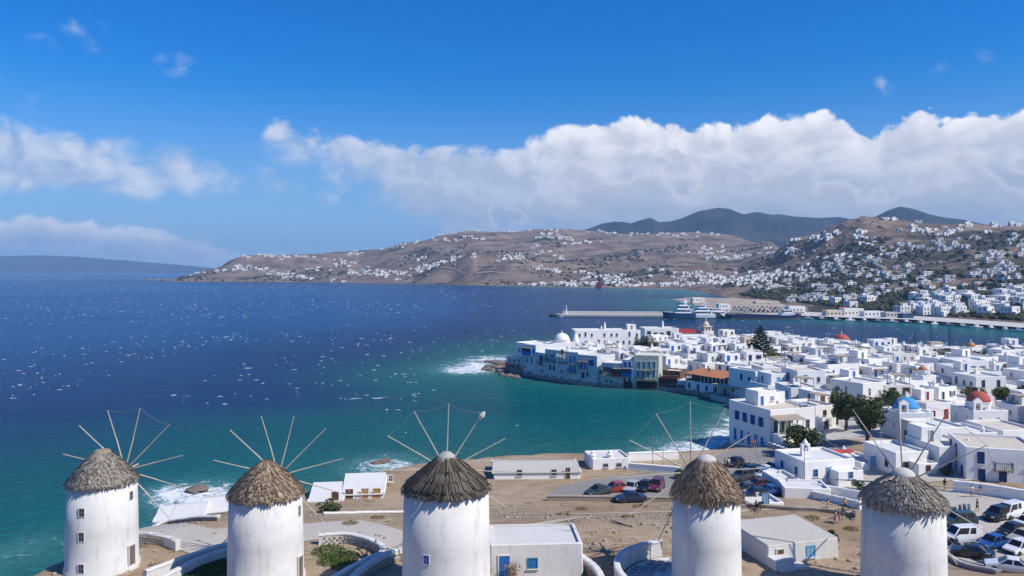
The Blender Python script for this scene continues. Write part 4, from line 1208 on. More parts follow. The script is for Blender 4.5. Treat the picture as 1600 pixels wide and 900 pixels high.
def leaf_cloud(pts, size, rs, up=.25):
    """one small folded leaf spray at every point"""
    n = len(pts)
    a = rs.normal(size=(n, 3)); a[:, 2] *= .6; a /= np.linalg.norm(a, axis=1)[:, None]
    b = rs.normal(size=(n, 3)); b[:, 2] += up; b -= (a * b).sum(1)[:, None] * a; b /= np.linalg.norm(b, axis=1)[:, None]
    c = np.cross(a, b)
    s = size * rs.uniform(.6, 1.35, n)[:, None]
    V = np.stack([pts - a * s, pts + b * s * .55 + c * s * .15, pts + a * s, pts - b * s * .5 + c * s * .15], 1).reshape(-1, 3)
    i = np.arange(n)[:, None] * 4
    T = np.concatenate([i + np.array([0, 1, 2]), i + np.array([0, 2, 3])], 0)
    return V, T
def tree(label, x, y, z, h, w, seed, m=LEAF, lobes=9, n=2600, size=.30, trunk_h=None, group='leafy trees among the houses', name='leafy_tree'):
    rs = np.random.RandomState(seed); rng = random.Random(seed)
    root = thing(name, label, 'tree', (x, y, z), 0, group)
    th = trunk_h if trunk_h is not None else h * .28
    tb = MB(); tb.tube((0, 0, -.4), (.1, 0, th), w * .045 + .08, w * .03 + .06, 8)
    cs = []
    for k in range(lobes):
        a = 2 * math.pi * k / lobes + rng.uniform(-.4, .4); rr = rng.uniform(.10, .33) * w * (1 if k else 0)
        c = np.array([rr * math.cos(a), rr * math.sin(a), th + (h - th) * rng.uniform(.22, .76)])
        cs.append((c, np.array([w * rng.uniform(.17, .27), w * rng.uniform(.17, .27), (h - th) * rng.uniform(.20, .32)])))
        tb.tube((.1, 0, th * .8), tuple(c), w * .02 + .03, .03, 5)
    tb.build('trunk', BARK, root)
    P, C = [], []
    for c, r in cs:
        k = n // lobes; d = rs.normal(size=(k, 3)); d /= np.linalg.norm(d, axis=1)[:, None]
        rad = rs.uniform(.45, 1.08, k) ** .6
        # clumps: leaves gather on twigs, leaving gaps
        tw = rs.normal(size=(14, 3)); tw /= np.linalg.norm(tw, axis=1)[:, None]
        near = (d @ tw.T).max(1); keep = near > rs.uniform(.55, .95, k)
        p = c + d * r * rad[:, None] * (1 + .22 * (near - .8))[:, None]
        P.append(p[keep]); C.append(np.clip(rs.normal(.5, .22, keep.sum()) + rng.uniform(-.15, .15), 0, 1))
    P = np.concatenate(P); C = np.repeat(np.concatenate(C), 4)
    V, T = leaf_cloud(P, size, rs)
    link('crown', np_mesh('crown', V, T, [m], C), root)
    return root
def norfolk_pine(label, x, y, z, h, w, seed):
    rs = np.random.RandomState(seed); root = thing('pine_tree', label, 'tree', (x, y, z), 0)
    tb = MB(); tb.tube((0, 0, -.4), (0, 0, h), .26, .03, 8)
    P = []; nw = 15
    for k in range(nw):
        t = k / (nw - 1); zz = h * (.16 + .80 * t); L = w / 2 * (1 - t) ** .75 * (1 if k else .8) + .15
        nb = 6
        for j in range(nb):
            a = 2 * math.pi * (j + .5 * (k % 2)) / nb + rs.uniform(-.2, .2); l = L * rs.uniform(.8, 1.1)
            tip = np.array([l * math.cos(a), l * math.sin(a), zz + l * .10]); tb.tube((0, 0, zz), tuple(tip), .06, .02, 4)
            m = int(60 * l / 2.5) + 14; u = rs.uniform(.15, 1.03, m)[:, None]
            P.append(np.array([0, 0, zz]) * (1 - u) + tip * u + rs.normal(size=(m, 3)) * np.array([.2, .2, .10]) * (.6 + .5 * u))
    tb.build('trunk', BARK, root)
    P = np.concatenate(P); V, T = leaf_cloud(P, .26, rs, .1)
    link('crown', np_mesh('crown', V, T, [LEAF_D], np.repeat(rs.uniform(0, 1, len(P)), 4)), root)
    return root

# ================================================================== churches
def dome_part(root, r, z, m, c=(0, 0), squash=.92, n=28, name='dome'):
    b = MB(); b.lathe([(r * math.cos(a), z + r * squash * math.sin(a)) for a in np.linspace(0, math.pi / 2 * .985, 9)], n, c)
    return b.build(name, m, root, smooth=True)
def church(label, x, y, rot, w, d, h, r, dm, drum, wallm=WHITE, apse=True, cross=True, gable=True, z=None):
    z = gz(x, y) if z is None else z
    root = thing('domed_church', label, 'church', (x, y, z), rot)
    wall_shell(w, d, h, .35).build('wall', wallm, root)
    MB().box(-w / 2 + .283, w / 2 - .283, -d / 2 + .283, d / 2 - .283, h - .05, h + .07).build('roof', ROOFW, root)
    b = MB(); b.lathe([(r * 1.06, h + .07), (r * 1.06, h + drum), (r * 1.12, h + drum + .02), (r * 1.12, h + drum + .18), (r, h + drum + .2)], 8 if drum > 1.2 else 24, a0=.39)
    b.build('drum', wallm, root)
    dome_part(root, r, h + drum + .18, dm)
    top = h + drum + .18 + r * .92
    f = MB(); f.lathe([(.22, top - .05), (.18, top + .3), (.06, top + .4)], 8); f.box(-.05, .05, -.05, .05, top + .4, top + 1.2); f.box(-.28, .28, -.045, .045, top + .8, top + .9)
    f.build('cross', WHITE, root)
    for a in range(6):
        ang = a * math.pi / 3 - math.pi / 2
        if drum > .9: link('window', window_mesh(.45, .7, wallm, GLASS), root, (r * 1.07 * math.cos(ang), r * 1.07 * math.sin(ang), h + .35), ang + math.pi / 2)
    for u in (-.28, .22): link('window', window_mesh(.5, 1.2, wallm, GLASS), root, (u * w, -d / 2, h * .45))
    for u in (-.2, .25): link('window', window_mesh(.5, 1.2, wallm, GLASS), root, (-w / 2, -u * d, h * .45), -math.pi / 2)
    link('door', door_mesh(1.1, 2.1, BLUE, WHITE), root, (0, -d / 2, .1))
    if gable:
        g = MB(); gx = -w * .34
        g.box(gx - .9, gx - .5, -d / 2 + .1, -d / 2 + .6, h + .35, h + 1.8); g.box(gx + .5, gx + .9, -d / 2 + .1, -d / 2 + .6, h + .35, h + 1.8)
        g.box(gx - .9, gx + .9, -d / 2 + .1, -d / 2 + .6, h + 1.8, h + 2.2)
        g.add([(gx - .9, -d / 2 + .1, h + 2.2), (gx + .9, -d / 2 + .1, h + 2.2), (gx, -d / 2 + .1, h + 2.9), (gx - .9, -d / 2 + .6, h + 2.2), (gx + .9, -d / 2 + .6, h + 2.2), (gx, -d / 2 + .6, h + 2.9)], [(0, 1, 2), (5, 4, 3), (1, 4, 5, 2), (0, 2, 5, 3)])
        go = g.build('bell_gable', WHITE, root)
        bl = MB(); bl.lathe([(.28, h + .8), (.2, h + 1.1), (.1, h + 1.35)], 10, (gx, -d / 2 + .35)); bl.build('bell', mat('bronze', (.2, .14, .06), .4, metal=.8), go)
    return root

# ================================================================== the row of houses standing in the sea
LVL = [(790, 278.5), (797, 276), (870, 255), (933, 244), (990, 238.7), (1030, 236.5), (1071, 232), (1110, 224), (1140, 218), (1165, 213)]
def lvp(px):
    """the quay line under a column"""
    if px <= LVL[0][0]: d = LVL[0][1]
    else: d = float(np.interp(px, [a for a, _ in LVL], [b for _, b in LVL]))
    return Vector((cx(px, d), d))
SEAW = mat('shade_greyed_worn_whitewash', (.56, .575, .565), .85, .14, .5, rnd=.10, bump=.3, bscale=4, stain=(.33, .34, .33))  # facade shade greyed into the whitewash colour, with stains of sea wear
FOUND = mat('wet_foundation', (.30, .27, .24), .85, .3, .8, bump=.6, stain=(.10, .09, .08))
def sea_house(label, px0, px1, top, wallm, items, depth=9.0, setback=0.0, found=1.6, name='waterfront_house', par=.4, roofm=ROOFW, z0=-1.0):
    A, B = lvp(px0), lvp(px1); L = (B - A).length - .03; ang = math.atan2((B - A).y, (B - A).x)
    nrm = Vector((-math.sin(ang), math.cos(ang)))
    M = (A + B) / 2 + nrm * setback; dm = M.y; zt = ht(top, dm)
    root = thing(name, label, 'house', (M.x, M.y, 0), ang, 'houses standing in the sea')
    wl = wall_shell(L, depth, zt - par, par, .25, chamfer=.06); wl.build('wall', wallm, root, (0, depth / 2, 0))
    MB().box(-L / 2 + .253, L / 2 - .253, .253, depth - .253, zt - par - .05, zt - par + .06).build('roof', roofm, root)
    if found:
        b = MB(); n = max(2, int(L / 1.6)); rng = random.Random(int(px0))
        for i in range(n):
            x0, x1 = -L / 2 + L * i / n, -L / 2 + L * (i + 1) / n
            b.box(x0 + .01, x1 - .01, -rng.uniform(.12, .5), .3, -2, found * rng.uniform(.5, 1.15))
        b.build('foundation', FOUND, root)
    def loc(px, py):
        f = (px - px0) / (px1 - px0); p = A.lerp(B, f); return (-L / 2 + L * f, ht(py, p.y))
    for it in items:
        k = it[0]
        if k == 'w':
            _, px, py, w, h, fr, sh = it; u, z = loc(px, py); link('window', window_mesh(w, h, fr, GLASS, sh), root, (u, 0, z - h / 2))
        elif k == 'd':
            _, px, py, w, h, leaf = it; u, z = loc(px, py); link('door', door_mesh(w, h, leaf, WHITE), root, (u, 0, z))
        elif k == 'b':
            _, pa, pb, py, m, roofed, enc = it; u0, z = loc(pa, py); u1, _ = loc(pb, py)
            link('balcony', balcony_mesh(round(abs(u1 - u0), 1), 1.3, m, roofed, enc), root, ((u0 + u1) / 2, 0, z))
        elif k == 'dark':
            _, px, py, w, h = it; u, z = loc(px, py)
            b = MB(); b.box(-w / 2, w / 2, -.53, .05, 0, h, 0); b.build('boat_opening', DARK, root, (u, 0, z))
        elif k == 'c': link('chimney', chimney_mesh(it[3]), root, (loc(it[1], 500)[0], it[2], zt - par + .06))
    return root, zt
W_, D_, B_ = 'w', 'd', 'b'
sea_house('tall white house at the rocky point, small red-railed terrace in front', 797, 817.6, 535.5, WHITE, [(W_, 803, 548, .7, 1.2, WHITE, DBLUE), (W_, 811, 548, .7, 1.2, WHITE, DBLUE)], 10, 2.5)
sea_house('low white terrace house with a red railing at the rocky point', 791, 817, 557, SEAW, [(W_, 797, 563, .8, 1.2, BLUE, None), (W_, 804, 563.5, .8, 1.2, BLUE, None), (W_, 811, 564, .8, 1.2, BLUE, None), (B_, 793, 815, 571, REDP, False, False)], 2.4, 0, 4.2)
sea_house('white house with a glazed bright blue balcony on its top floor', 818, 837, 538, SEAW, [(B_, 819.5, 834, 553, BLUE, True, True), (D_, 823, 567, 1.2, 2.2, BLUE), (D_, 831, 567.5, 1.2, 2.2, BLUE), (W_, 821, 573, .6, .8, BLUE, None)], 9)
sea_house('narrow white house with tall dark blue double shutters', 837, 851.5, 551, SEAW, [(D_, 845.5, 571, 2.2, 3.6, DBLUE), (W_, 840, 566, .6, 1.0, DBLUE, None), (W_, 847, 580, .7, .8, DBLUE, None)], 10)
sea_house('wide pale house with dark wooden balconies and one red door above the sea', 851.5, 888, 547, SEAW, [(B_, 852, 869, 563, DBLUE, False, False), (D_, 855, 563, 1.0, 2.2, DBLUE), (W_, 863, 556, .8, 1.2, WHITE, DBLUE), (D_, 879, 555, 1.5, 1.9, REDP), (B_, 874, 885, 557, WHITE, False, False), (W_, 860, 574, .9, 1.6, DBLUE, None), (W_, 866, 575, .9, 1.6, DBLUE, None), (W_, 876, 567, .8, 1.1, WHITE, DBLUE), (W_, 883, 567, .8, 1.1, WHITE, DBLUE), (W_, 878, 580, .8, 1.0, GREYP, None), ('c', 872, 5, 0)], 10)
sea_house('white house with stacked blue balconies and blue lower shutters', 888, 903.3, 550, SEAW, [(B_, 889, 901, 567, BLUE, False, False), (D_, 892, 567, 1.1, 2.3, BLUE), (D_, 898, 567, 1.1, 2.3, BLUE), (B_, 889, 901, 580, BLUE, False, False), (D_, 892, 580, 1.1, 2.2, BLUE), (D_, 898, 580.5, 1.1, 2.2, BLUE)], 9)
sea_house('tall white house with a broad blue covered balcony and blank right-hand wall', 903.3, 933, 555, SEAW, [(B_, 906, 919, 575, BLUE, True, False), (D_, 909, 575, 1.1, 2.2, DBLUE), (D_, 915, 575, 1.1, 2.2, DBLUE), (W_, 924, 567, 1.0, 1.8, BLUE, BLUE), (W_, 911, 586, 1.2, 1.8, DBLUE, None), (W_, 918, 585, .8, 1.5, BLUE, None)], 10)
sea_house('low white house with a red glazed balcony box over the water', 940, 972, 567, SEAW, [(B_, 959, 970.5, 587, REDP, True, True), (W_, 945, 577, .9, 1.5, REDP, None), (W_, 950, 577.5, .9, 1.5, DBLUE, None), (W_, 955.5, 578, .9, 1.5, DBLUE, None), (B_, 942, 958, 585, BROWN, False, False), (W_, 947, 595, .7, .9, TEAL, None), (W_, 955, 596, .7, .9, TEAL, None)], 9)
sea_house('slim white house set between the red balcony box and the blue balconies', 933, 940, 571, WHITE, [(W_, 936.5, 582, .7, 1.1, DBLUE, None)], 10, 1.2)
sea_house('narrow white house with two tiers of bright blue balconies', 972, 990.4, 562, SEAW, [(B_, 973, 989, 575, BLUE, False, False), (D_, 977, 575, 1.0, 2.1, BLUE), (D_, 984.5, 575, 1.0, 2.1, BLUE), (B_, 973, 989, 587, BLUE, False, True), (W_, 976, 593, .8, 1.2, BLUE, None), (W_, 984, 593, .8, 1.2, BLUE, None), ('dark', 981, 606, 2.6, 2.0)], 9)
sea_house('tall grey-cream mansion with rows of tall teal shuttered windows above the sea', 990.4, 1029.5, 555, CREAM if False else mat('grey_cream_render', (.50, .48, .40), .85, .1, .6, stain=(.36, .34, .28)),
          [(D_, p, 577, 1.15, 2.5, TEAL) for p in (998, 1006, 1014, 1022)] + [(D_, p, 591, 1.15, 2.3, TEAL) for p in (997, 1005, 1013, 1021.5)] + [(B_, 1003, 1018, 578.5, TEAL, False, False), (B_, 994, 1027, 592, TEAL, False, False), ('dark', 1000, 606, 2.0, 2.0), ('dark', 1010, 606.5, 2.0, 2.0), ('dark', 1021, 607, 2.2, 2.0)], 12, par=.5)
sea_house('low dark-red wooden bar hanging over the water beside the mansion', 1029.5, 1058, 590, WINE, [(W_, p, 597, 1.2, .9, WINE, None) for p in (1034, 1041, 1048, 1054)], 5, 0, 1.2, name='wooden_bar')
sea_house('upper wooden room with a pale lean-to roof behind the dark-red bar', 1020 + 10, 1058, 579, BROWN, [(W_, p, 585, 1.0, 1.0, BROWN, None) for p in (1035, 1045, 1053)], 6, 2.5, 0, name='wooden_bar', roofm=AWN)
sea_house('small white house squeezed beside the tile-roofed bar', 1058, 1071, 594.5, SEAW, [(W_, 1062, 603, .8, 1.0, DBLUE, None), (W_, 1067, 603.5, .8, 1.0, DBLUE, None)], 7)
def tile_bar():
    A, B = lvp(1071.5), lvp(1104); C = lvp(1139)
    L = (C - A).length; ang = math.atan2((C - A).y, (C - A).x); M = (A + C) / 2
    root = thing('tile_roofed_bar', 'bar under a terracotta tile roof with a white-posted veranda over the water', 'bar', (M.x, M.y, 0), ang)
    base = wall_shell(L, 7.5, 3.9, .1, .2, chamfer=.05); base.build('wall', WHITE3, root, (0, 3.75, 0))
    MB().box(-L / 2 - .02, L / 2 + .02, -.25, 7.5, 4.02, 4.2).build('veranda_floor', BROWN, root)
    zb, zt, zr = 4.2, ht(588, M.y) , ht(577, M.y + 3)
    MB().box(-L / 2 + .6, L / 2 - 2.5, 1.8, 7.2, 4.2, zt - .05).build('bar_room', DARK if False else mat('dark_bar_wall', (.10, .085, .07), .8), root)
    n = 11
    for i in range(n + 1):
        x = -L / 2 + .12 + i * (L - .24) / n
        MB().box(-.09, .09, -.09, .09, 0, zt - zb).build('post', WHITE if i > 3 else DBLUE, root, (x, -.1, zb))
    MB().box(-L / 2, L / 2, -.16, -.08, zb + .95, zb + 1.03).build('rail', BROWN, root)
    for i in range(40):
        x = -L / 2 + .3 + i * (L - .6) / 39
        MB().box(x - .03, x + .03, -.14, -.10, zb, zb + .95).build('baluster', BROWN, root) if i % 1 == 0 else None
    # hipped roof covered with courses of barrel tiles
    b = MB(); rx, ry = L / 2 + .3, 4.3; cxr = 3.9
    b.add([(-rx, cxr - ry, zt), (rx, cxr - ry, zt), (rx, cxr + ry, zt), (-rx, cxr + ry, zt), (-rx + 3.5, cxr, zr), (rx - 3.5, cxr, zr)], [(0, 1, 5, 4), (1, 2, 5), (2, 3, 4, 5), (3, 0, 4), (3, 2, 1, 0)])
    rf = b.build('roof', TILE, root)
    t = MB()
    for i in range(int(2 * rx / .34)):
        x = -rx + .17 + i * .34; k = min(1, (rx - abs(x)) / 3.5)
        t.tube((x, cxr - ry - .05, zt + .03), (x, cxr - ry + ry * k, zt + (zr - zt) * k + .03), .11, .11, 5)
    to = t.build('tiles', TILE, rf); to['kind'] = 'stuff'
    ch = MB(); ch.box(-.5, .5, -.4, .4, 0, 1.5); ch.build('chimney', WHITE, root, (-L / 2 + 3.2, 4.8, zr - .4))
    link('air_conditioner', aircon_mesh(), root, (-1.5, 3.2, zr - .25))
    for x in np.linspace(-L / 2 + 1.5, L / 2 - 1.5, 5): link('window', window_mesh(.9, 1.5, TEAL, GLASS), root, (float(x), 0, 1.6))
    f = MB()
    for i in range(9): f.box(-L / 2 + L * i / 9 + .02, -L / 2 + L * (i + 1) / 9 - .02, -.2 - .2 * (i % 3), .2, -2, .9 + .3 * ((i * 7) % 3))
    f.build('foundation', FOUND, root)
tile_bar()
def tavern():
    A, C = lvp(1104), lvp(1163); A = A + Vector((3.0, -1.0)); L = (C - A).length; ang = math.atan2((C - A).y, (C - A).x); M = (A + C) / 2
    root = thing('seaside_tavern', 'open tavern under a flat beige reed roof on the quay', 'tavern', (M.x, M.y - 3, 0), ang)
    zq = 1.5; MB().box(-L / 2, L / 2, -3.5, 6, -2, zq).build('quay', CONC, root)
    for i in range(8):
        for y in (-2.6, 2.6): MB().box(-.07, .07, -.07, .07, 0, 2.9).build('post', BROWN, root, (-L / 2 + .3 + i * (L - 3.6) / 7, y, zq))
    b = MB(); n = 26
    for i in range(n): b.box(-L / 2 + i * (L - 2.6) / n, -L / 2 + (i + .93) * (L - 2.6) / n, -3.0, 3.4, 4.42 + .03 * (i % 2), 4.5 + .03 * (i % 2))
    r_ = b.build('reed_roof', AWN, root)
    for i in range(12): MB().box(-.04, .04, -3.3, 3.3, 4.31, 4.41).build('beam', WOOD, root, (-L / 2 + .5 + i * (L - 1) / 11, 0, 0))
    for i in range(5):
        MB().box(-.45, .45, -.45, .45, .7, .76).build('table_top', BLUE, root, (-L / 2 + 2 + i * (L - 5) / 4, -1.6, zq))
        MB().tube((0, 0, 0), (0, 0, .7), .06, .06, 6).build('table_leg', WHITE, root, (-L / 2 + 2 + i * (L - 5) / 4, -1.6, zq))
tavern()

# rocks in the surf off the point
rng = random.Random(12)
for i, (px, py, s) in enumerate([(758, 578, 2.0), (765, 574, 2.6), (772, 580, 3.0), (779, 576, 3.4), (785, 582, 3.0), (763, 566, 2.0), (772, 567, 2.6), (781, 569, 3.0), (788, 586, 2.4), (796, 588, 2.2), (806, 590, 2.0), (792, 580, 3.4), (232, 437.5, 16), (222, 436.5, 9), (246, 438, 22), (258, 438.5, 20), (268, 439, 18), (310, 766, 2.0), (600, 722, 1.6), (588, 724, 1.2)]):
    x, y = at(px, py)
    b = MB(); K = 6; n = 9
    rr = [[((math.sin(math.pi * (j + .6) / (K + .2))) * rng.uniform(.7, 1.2) * math.cos(2 * math.pi * k / n) , math.sin(math.pi * (j + .6) / (K + .2)) * rng.uniform(.7, 1.2) * math.sin(2 * math.pi * k / n), (-.5 + j / (K - 1)) * rng.uniform(.75, 1.0) * .75) for k in range(n)] for j in range(K)]
    b.loft([[(p[0] * s, p[1] * s, p[2] * s + .1 * s * (s < 5)) for p in r] for r in rr], 0)
    o = b.build('rock', ROCK, None, (x, y, 0), rng.uniform(0, 6))
    tag(o, ['small dark rock farthest out in the surf off the house point', 'low rock in the surf, second farthest from the house point', 'flat wave-washed rock in the middle of the surf off the point', 'big rock behind the flat wave-washed one off the point', 'rock against the seaward foot of the red-railed terrace', 'small rock on the open-sea edge of the surf off the point',
            'rock in the white water on the open-sea side of the point', 'rock under the open-sea corner of the point', 'rock at the nearest foot of the red-railed terrace', 'wet rock below the tall house at the point', 'last wet rock below the bright blue balcony house', 'largest rock joined to the point',
            'pale rocky islet standing alone off the far headland', 'smallest islet farthest out to sea off the far headland', 'rock hump between the lone islet and the far headland', 'rock stack close to the tip of the far headland', 'rock touching the tip of the far headland',
            'rock awash beside the first windmill pole tips', 'rock awash in the surf behind the shore house', 'smallest rock in the surf behind the shore house'][i], 'rock', ('rocks off the point' if i < 12 else 'islets off the far headland' if i < 17 else 'rocks below the windmills'))

# ================================================================== landmarks of the town
LMK = []     # (phrase, x, y) used in describing the plain houses
BLOCK = []   # footprints already taken: (x, y, radius)
def lm(phrase, x, y, r=0.0):
    LMK.append((phrase, x, y))
    if r: BLOCK.append((x, y, r))
def put(px, d): return cx(px, d), d
for p in range(792, 1165, 12):
    q = lvp(p); BLOCK.append((q.x + 4, q.y + 6, 9.5))
x, y = put(878, 300); church('white domed chapel on the rooftops above the point', x, y, .2, 8.5, 8, 6.2, 3.0, WHITE, .8, gable=False, z=2.5); lm('the white domed chapel', x, y, 6.5)
b = MB(); b.lathe([(1.2, 0), (1.1, 2), (.75, 3.8), (.3, 4.6)], 12); o = b.build('chapel_turret', WHITE, None, (x + 5.6, y + 2, 7.2), smooth=True); tag(o, 'small rounded white turret beside the white domed chapel', 'turret')
x, y = put(1416, 152); church('blue-domed white church rising behind the trees by the plaza', x, y, .05, 7.0, 7.0, 4.9, 2.35, DOMEB, .5, wallm=WHITE3); lm('the blue-domed church', x, y, 7)
x, y = put(1529, 160); church('red-domed white church with a ribbed round drum', x, y, .05, 7.5, 7.5, 3.9, 2.25, DOMER, 1.5); lm('the red-domed church', x, y, 7.5)
x, y = put(1315, 310); church('far church with a broad low red dome near the harbour', x, y, .3, 9, 8, 3.4, 3.1, DOMER, .6, gable=False); lm('the far red dome', x, y, 7.5)
x, y = put(1517, 272); church('little chapel with a tiny orange dome among the rooftops', x, y, .3, 5, 5, 5.0, 1.5, DOMEO, .4, gable=False); lm('the tiny orange dome', x, y, 4.5)
x, y = put(1442, 205); church('small chapel with a pointed orange dome behind the blue-domed church', x, y, .3, 4.5, 4.5, 4.6, 1.15, DOMEO, 1.4, gable=False); lm('the pointed orange dome', x, y, 4.0)

def tile_hall(label, px, d, w, dp, h, rise, m, rot=.1, name='tile_roofed_hall'):
    x, y = put(px, d); z = gz(x, y)
    root = thing(name, label, 'hall', (x, y, z), rot)
    wall_shell(w, dp, h, .05, .2).build('wall', WHITE2, root)
    b = MB(); a, c = w / 2 + .35, dp / 2 + .35
    b.add([(-a, -c, h + .06), (a, -c, h + .06), (a, c, h + .06), (-a, c, h + .06), (-a + dp * .4, 0, h + rise), (a - dp * .4, 0, h + rise)], [(0, 1, 5, 4), (1, 2, 5), (2, 3, 4, 5), (3, 0, 4), (3, 2, 1, 0)])
    rf = b.build('roof', m, root)
    t = MB()
    for i in range(int(2 * a / .5)):
        xx = -a + .25 + i * .5; k = min(1, (a - abs(xx)) / (dp * .4)); t.tube((xx, -c, h + .10), (xx, -c + c * k, h + .04 + (rise) * k), .13, .13, 4)
    to = t.build('roof_ribs', m, rf); to['kind'] = 'stuff'
    for i in range(int(w / 3)): link('window', window_mesh(.9, 1.3, WHITE, GLASS), root, (-w / 2 + 1.5 + i * 3, -dp / 2, h * .55))
    return x, y
x, y = tile_hall('long hall with an orange tiled hip roof at the harbour edge', 1272, 334, 17, 10, 4.6, 2.4, TILE); lm('the orange-roofed hall', x, y, 11)
x, y = tile_hall('lower building with an orange-brown hip roof next to the long tiled hall', 1305, 328, 9, 8, 3.8, 1.8, TILE, .25); lm('the orange-roofed hall', x, y, 7)
x, y = tile_hall('long shed with a bright red sheet roof behind the white houses', 1072, 355, 13, 8, 5.4, 1.4, REDR, .05); lm('the red-roofed shed', x, y, 8)

def bell_tower():
    x, y = put(1103, 352); root = thing('bell_tower', 'beige stepped bell tower with arched openings above the roofs', 'bell tower', (x, y, gz(x, y)), .3)
    MB().box(-2.6, 2.6, -2.6, 2.6, -1, 7.2).build('wall', WHITE2, root)
    for sx in (-1, 1):
        for sy in (-1, 1): MB().box(sx * 1.5 - .35, sx * 1.5 + .35, sy * 1.5 - .35, sy * 1.5 + .35, 7.2, 9.0).build('pillar', CREAM, root)
    MB().box(-2.2, 2.2, -2.2, 2.2, 9.0, 9.4).build('cornice', CREAM, root)
    MB().lathe([(1.5, 9.4), (1.4, 10.4), (.8, 11.2), (.1, 11.6)], 10).build('cupola', CREAM, root)
    MB().lathe([(.6, 7.6), (.45, 8.3), (.15, 8.7)], 10).build('bell', mat('bronze', (.2, .14, .06), .4), root)
    c = MB(); c.box(-.06, .06, -.06, .06, 11.6, 13.2); c.box(-.4, .4, -.055, .055, 12.6, 12.72); c.build('cross', WHITE, root)
    lm('the beige bell tower', x, y, 4.5)
bell_tower()

# trees
for args, kw, ph in [
    (('broad grey-green tree by the big balcony house', *put(1322, 160), None, 8.4, 7.5, 1), dict(n=3400), 'the trees behind the balcony house'),
    (('largest dark round tree, beside the blue-domed church', *put(1355, 146), None, 9.2, 8.2, 2), dict(n=4200, lobes=11), 'the largest round tree'),
    (('low bushy tree at the seafront below the balcony house', *put(1253, 141), None, 5.8, 7.0, 3), dict(n=3000), None),
    (('yellow-green tree hugging the back of the blue dome', *put(1394, 168), None, 6.8, 6.5, 4), dict(n=2400, m=LEAF_Y), None),
    (('dark tree between the large round tree and the blue dome', *put(1378, 160), None, 6.4, 5.0, 5), dict(n=1800), None),
    (('tall slim tree top just left of the large round tree', *put(1308, 168), None, 8.2, 5.0, 14), dict(n=1800), None),
    (('dark tree standing over the middle of the white rooftops', *put(1486, 262), None, 6.0, 9.5, 6), dict(n=2600), 'the dark tree among the roofs'),
    (('lower tree beside the dark rooftop tree', *put(1529, 268), None, 4.6, 7, 7), dict(n=1600, m=LEAF_Y), None),
    (('small tree farthest along the row in the middle of the roofs', *put(1556, 275), None, 4.2, 5.5, 8), dict(n=1200), None),
    (('bright green round tree behind the red dome', *put(1527, 178), None, 6.3, 6.4, 9), dict(n=2200, m=LEAF_Y), 'the bright green tree'),
    (('rounded green tree close to the frame edge behind the churches', *put(1571, 179), None, 6.0, 6.2, 10), dict(n=1800, m=LEAF_Y), None),
    (('dark bush beside the rounded green tree near the churches', *put(1594, 180), None, 5.4, 5.4, 11), dict(n=1500), None),
    (('round dark tree between the white houses above the sea row', *put(1006, 298), None, 10.2, 9.0, 12), dict(n=2200, m=LEAF_D), 'the round dark tree above the sea row'),
    (('spreading low tree in front of the pine', *put(1207, 262), None, 5.4, 8.0, 13), dict(n=1400, m=LEAF_Y), None),
    (('dark bushy tree at the foot of the pine', *put(1177, 288), None, 5.6, 5, 15), dict(n=1200, m=LEAF_D), None)]:
    a = list(args); a[3] = gz(a[1], a[2]) if a[3] is None else a[3]
    tree(*a, **kw); BLOCK.append((a[1], a[2], a[5] * .42))
    if ph: LMK.append((ph, a[1], a[2]))
x, y = put(1188, 284); norfolk_pine('tall Norfolk pine with tiered branches standing over the town', x, y, gz(x, y), 12.4, 10.5, 3); lm('the Norfolk pine', x, y, 3.5)

# ================================================================== houses placed one by one
RN = random.Random(77)
HOUSES = []   # (root, facts) of the houses whose labels are written below
def place(label, px0, px1, top, d, dp, rot, base=None, **kw):
    """house whose front spans two columns at distance d"""
    w = (px1 - px0) / F * d / math.cos(rot) - abs(math.sin(rot)) * 0; xc = cx((px0 + px1) / 2, d) - math.sin(rot) * dp / 2 * .0; yc = d + dp / 2
    z = gz(xc, yc) if base is None else base
    h = ht(top, d) - z - .45
    o = house(xc, yc, z, w, dp, h, rot, rng=RN, **kw); o['label'] = label
    BLOCK.append((xc, yc, max(w, dp) * .42 + 1.0))
    if w > 14:
        for s in (-1, 1): BLOCK.append((xc + s * w * .3, yc, dp * .5 + 2))
    return o
place('long two-storey white block with small roof boxes beside the white domed chapel', 897, 1000, 516, 318, 11, .06, frame=GREYP, extras=('roof_room', 'chimney', 'tall_chimney'), win=(.8, 1.2), skip=.3)
lm('the long white block', *put(948, 322))
place('white house with an open loggia and green shutters by the round dark tree', 1006, 1060, 513, 338, 11, .05, frame=GREEN, shut=GREEN, extras=('tall_chimney',), skip=.2)
place('white house with tall brown balcony doors in the middle of the point', 1068, 1130, 540, 296, 10, .06, frame=BROWN, extras=('balcony', 'chimney'), win=(.9, 1.8), skip=.1)
lm('the house with brown balcony doors', *put(1099, 300))
place('low white house with paired grey windows before the round dark tree', 1041, 1067, 541, 292, 9, .08, frame=GREYP, skip=.05)
place('white house with blue windows under the beige bell tower', 1064, 1118, 525, 336, 9, .08, frame=DBLUE, extras=('antenna',), skip=.1)
place('grey-blue house with four dark windows beneath the bell tower', 1120, 1166, 530, 330, 10, .05, wallm=WHITE3, frame=DBLUE, skip=.05)
place('large blank white house behind the tile-roofed bar', 1068, 1101, 565, 258, 9, .1, windows=False, extras=('chimney',))
place('white house with a long grey parapet behind the tile-roofed bar', 1102, 1142, 566, 262, 9, .12, wallm=WHITE2, frame=GREYP, skip=.6, roofm=ROOFB)
place('pale house with a beige flat terrace behind the sea mansion', 1036, 1064, 558, 262, 10, .1, wallm=WHITE2, roofm=ROOFB, frame=GREYP, skip=.5)
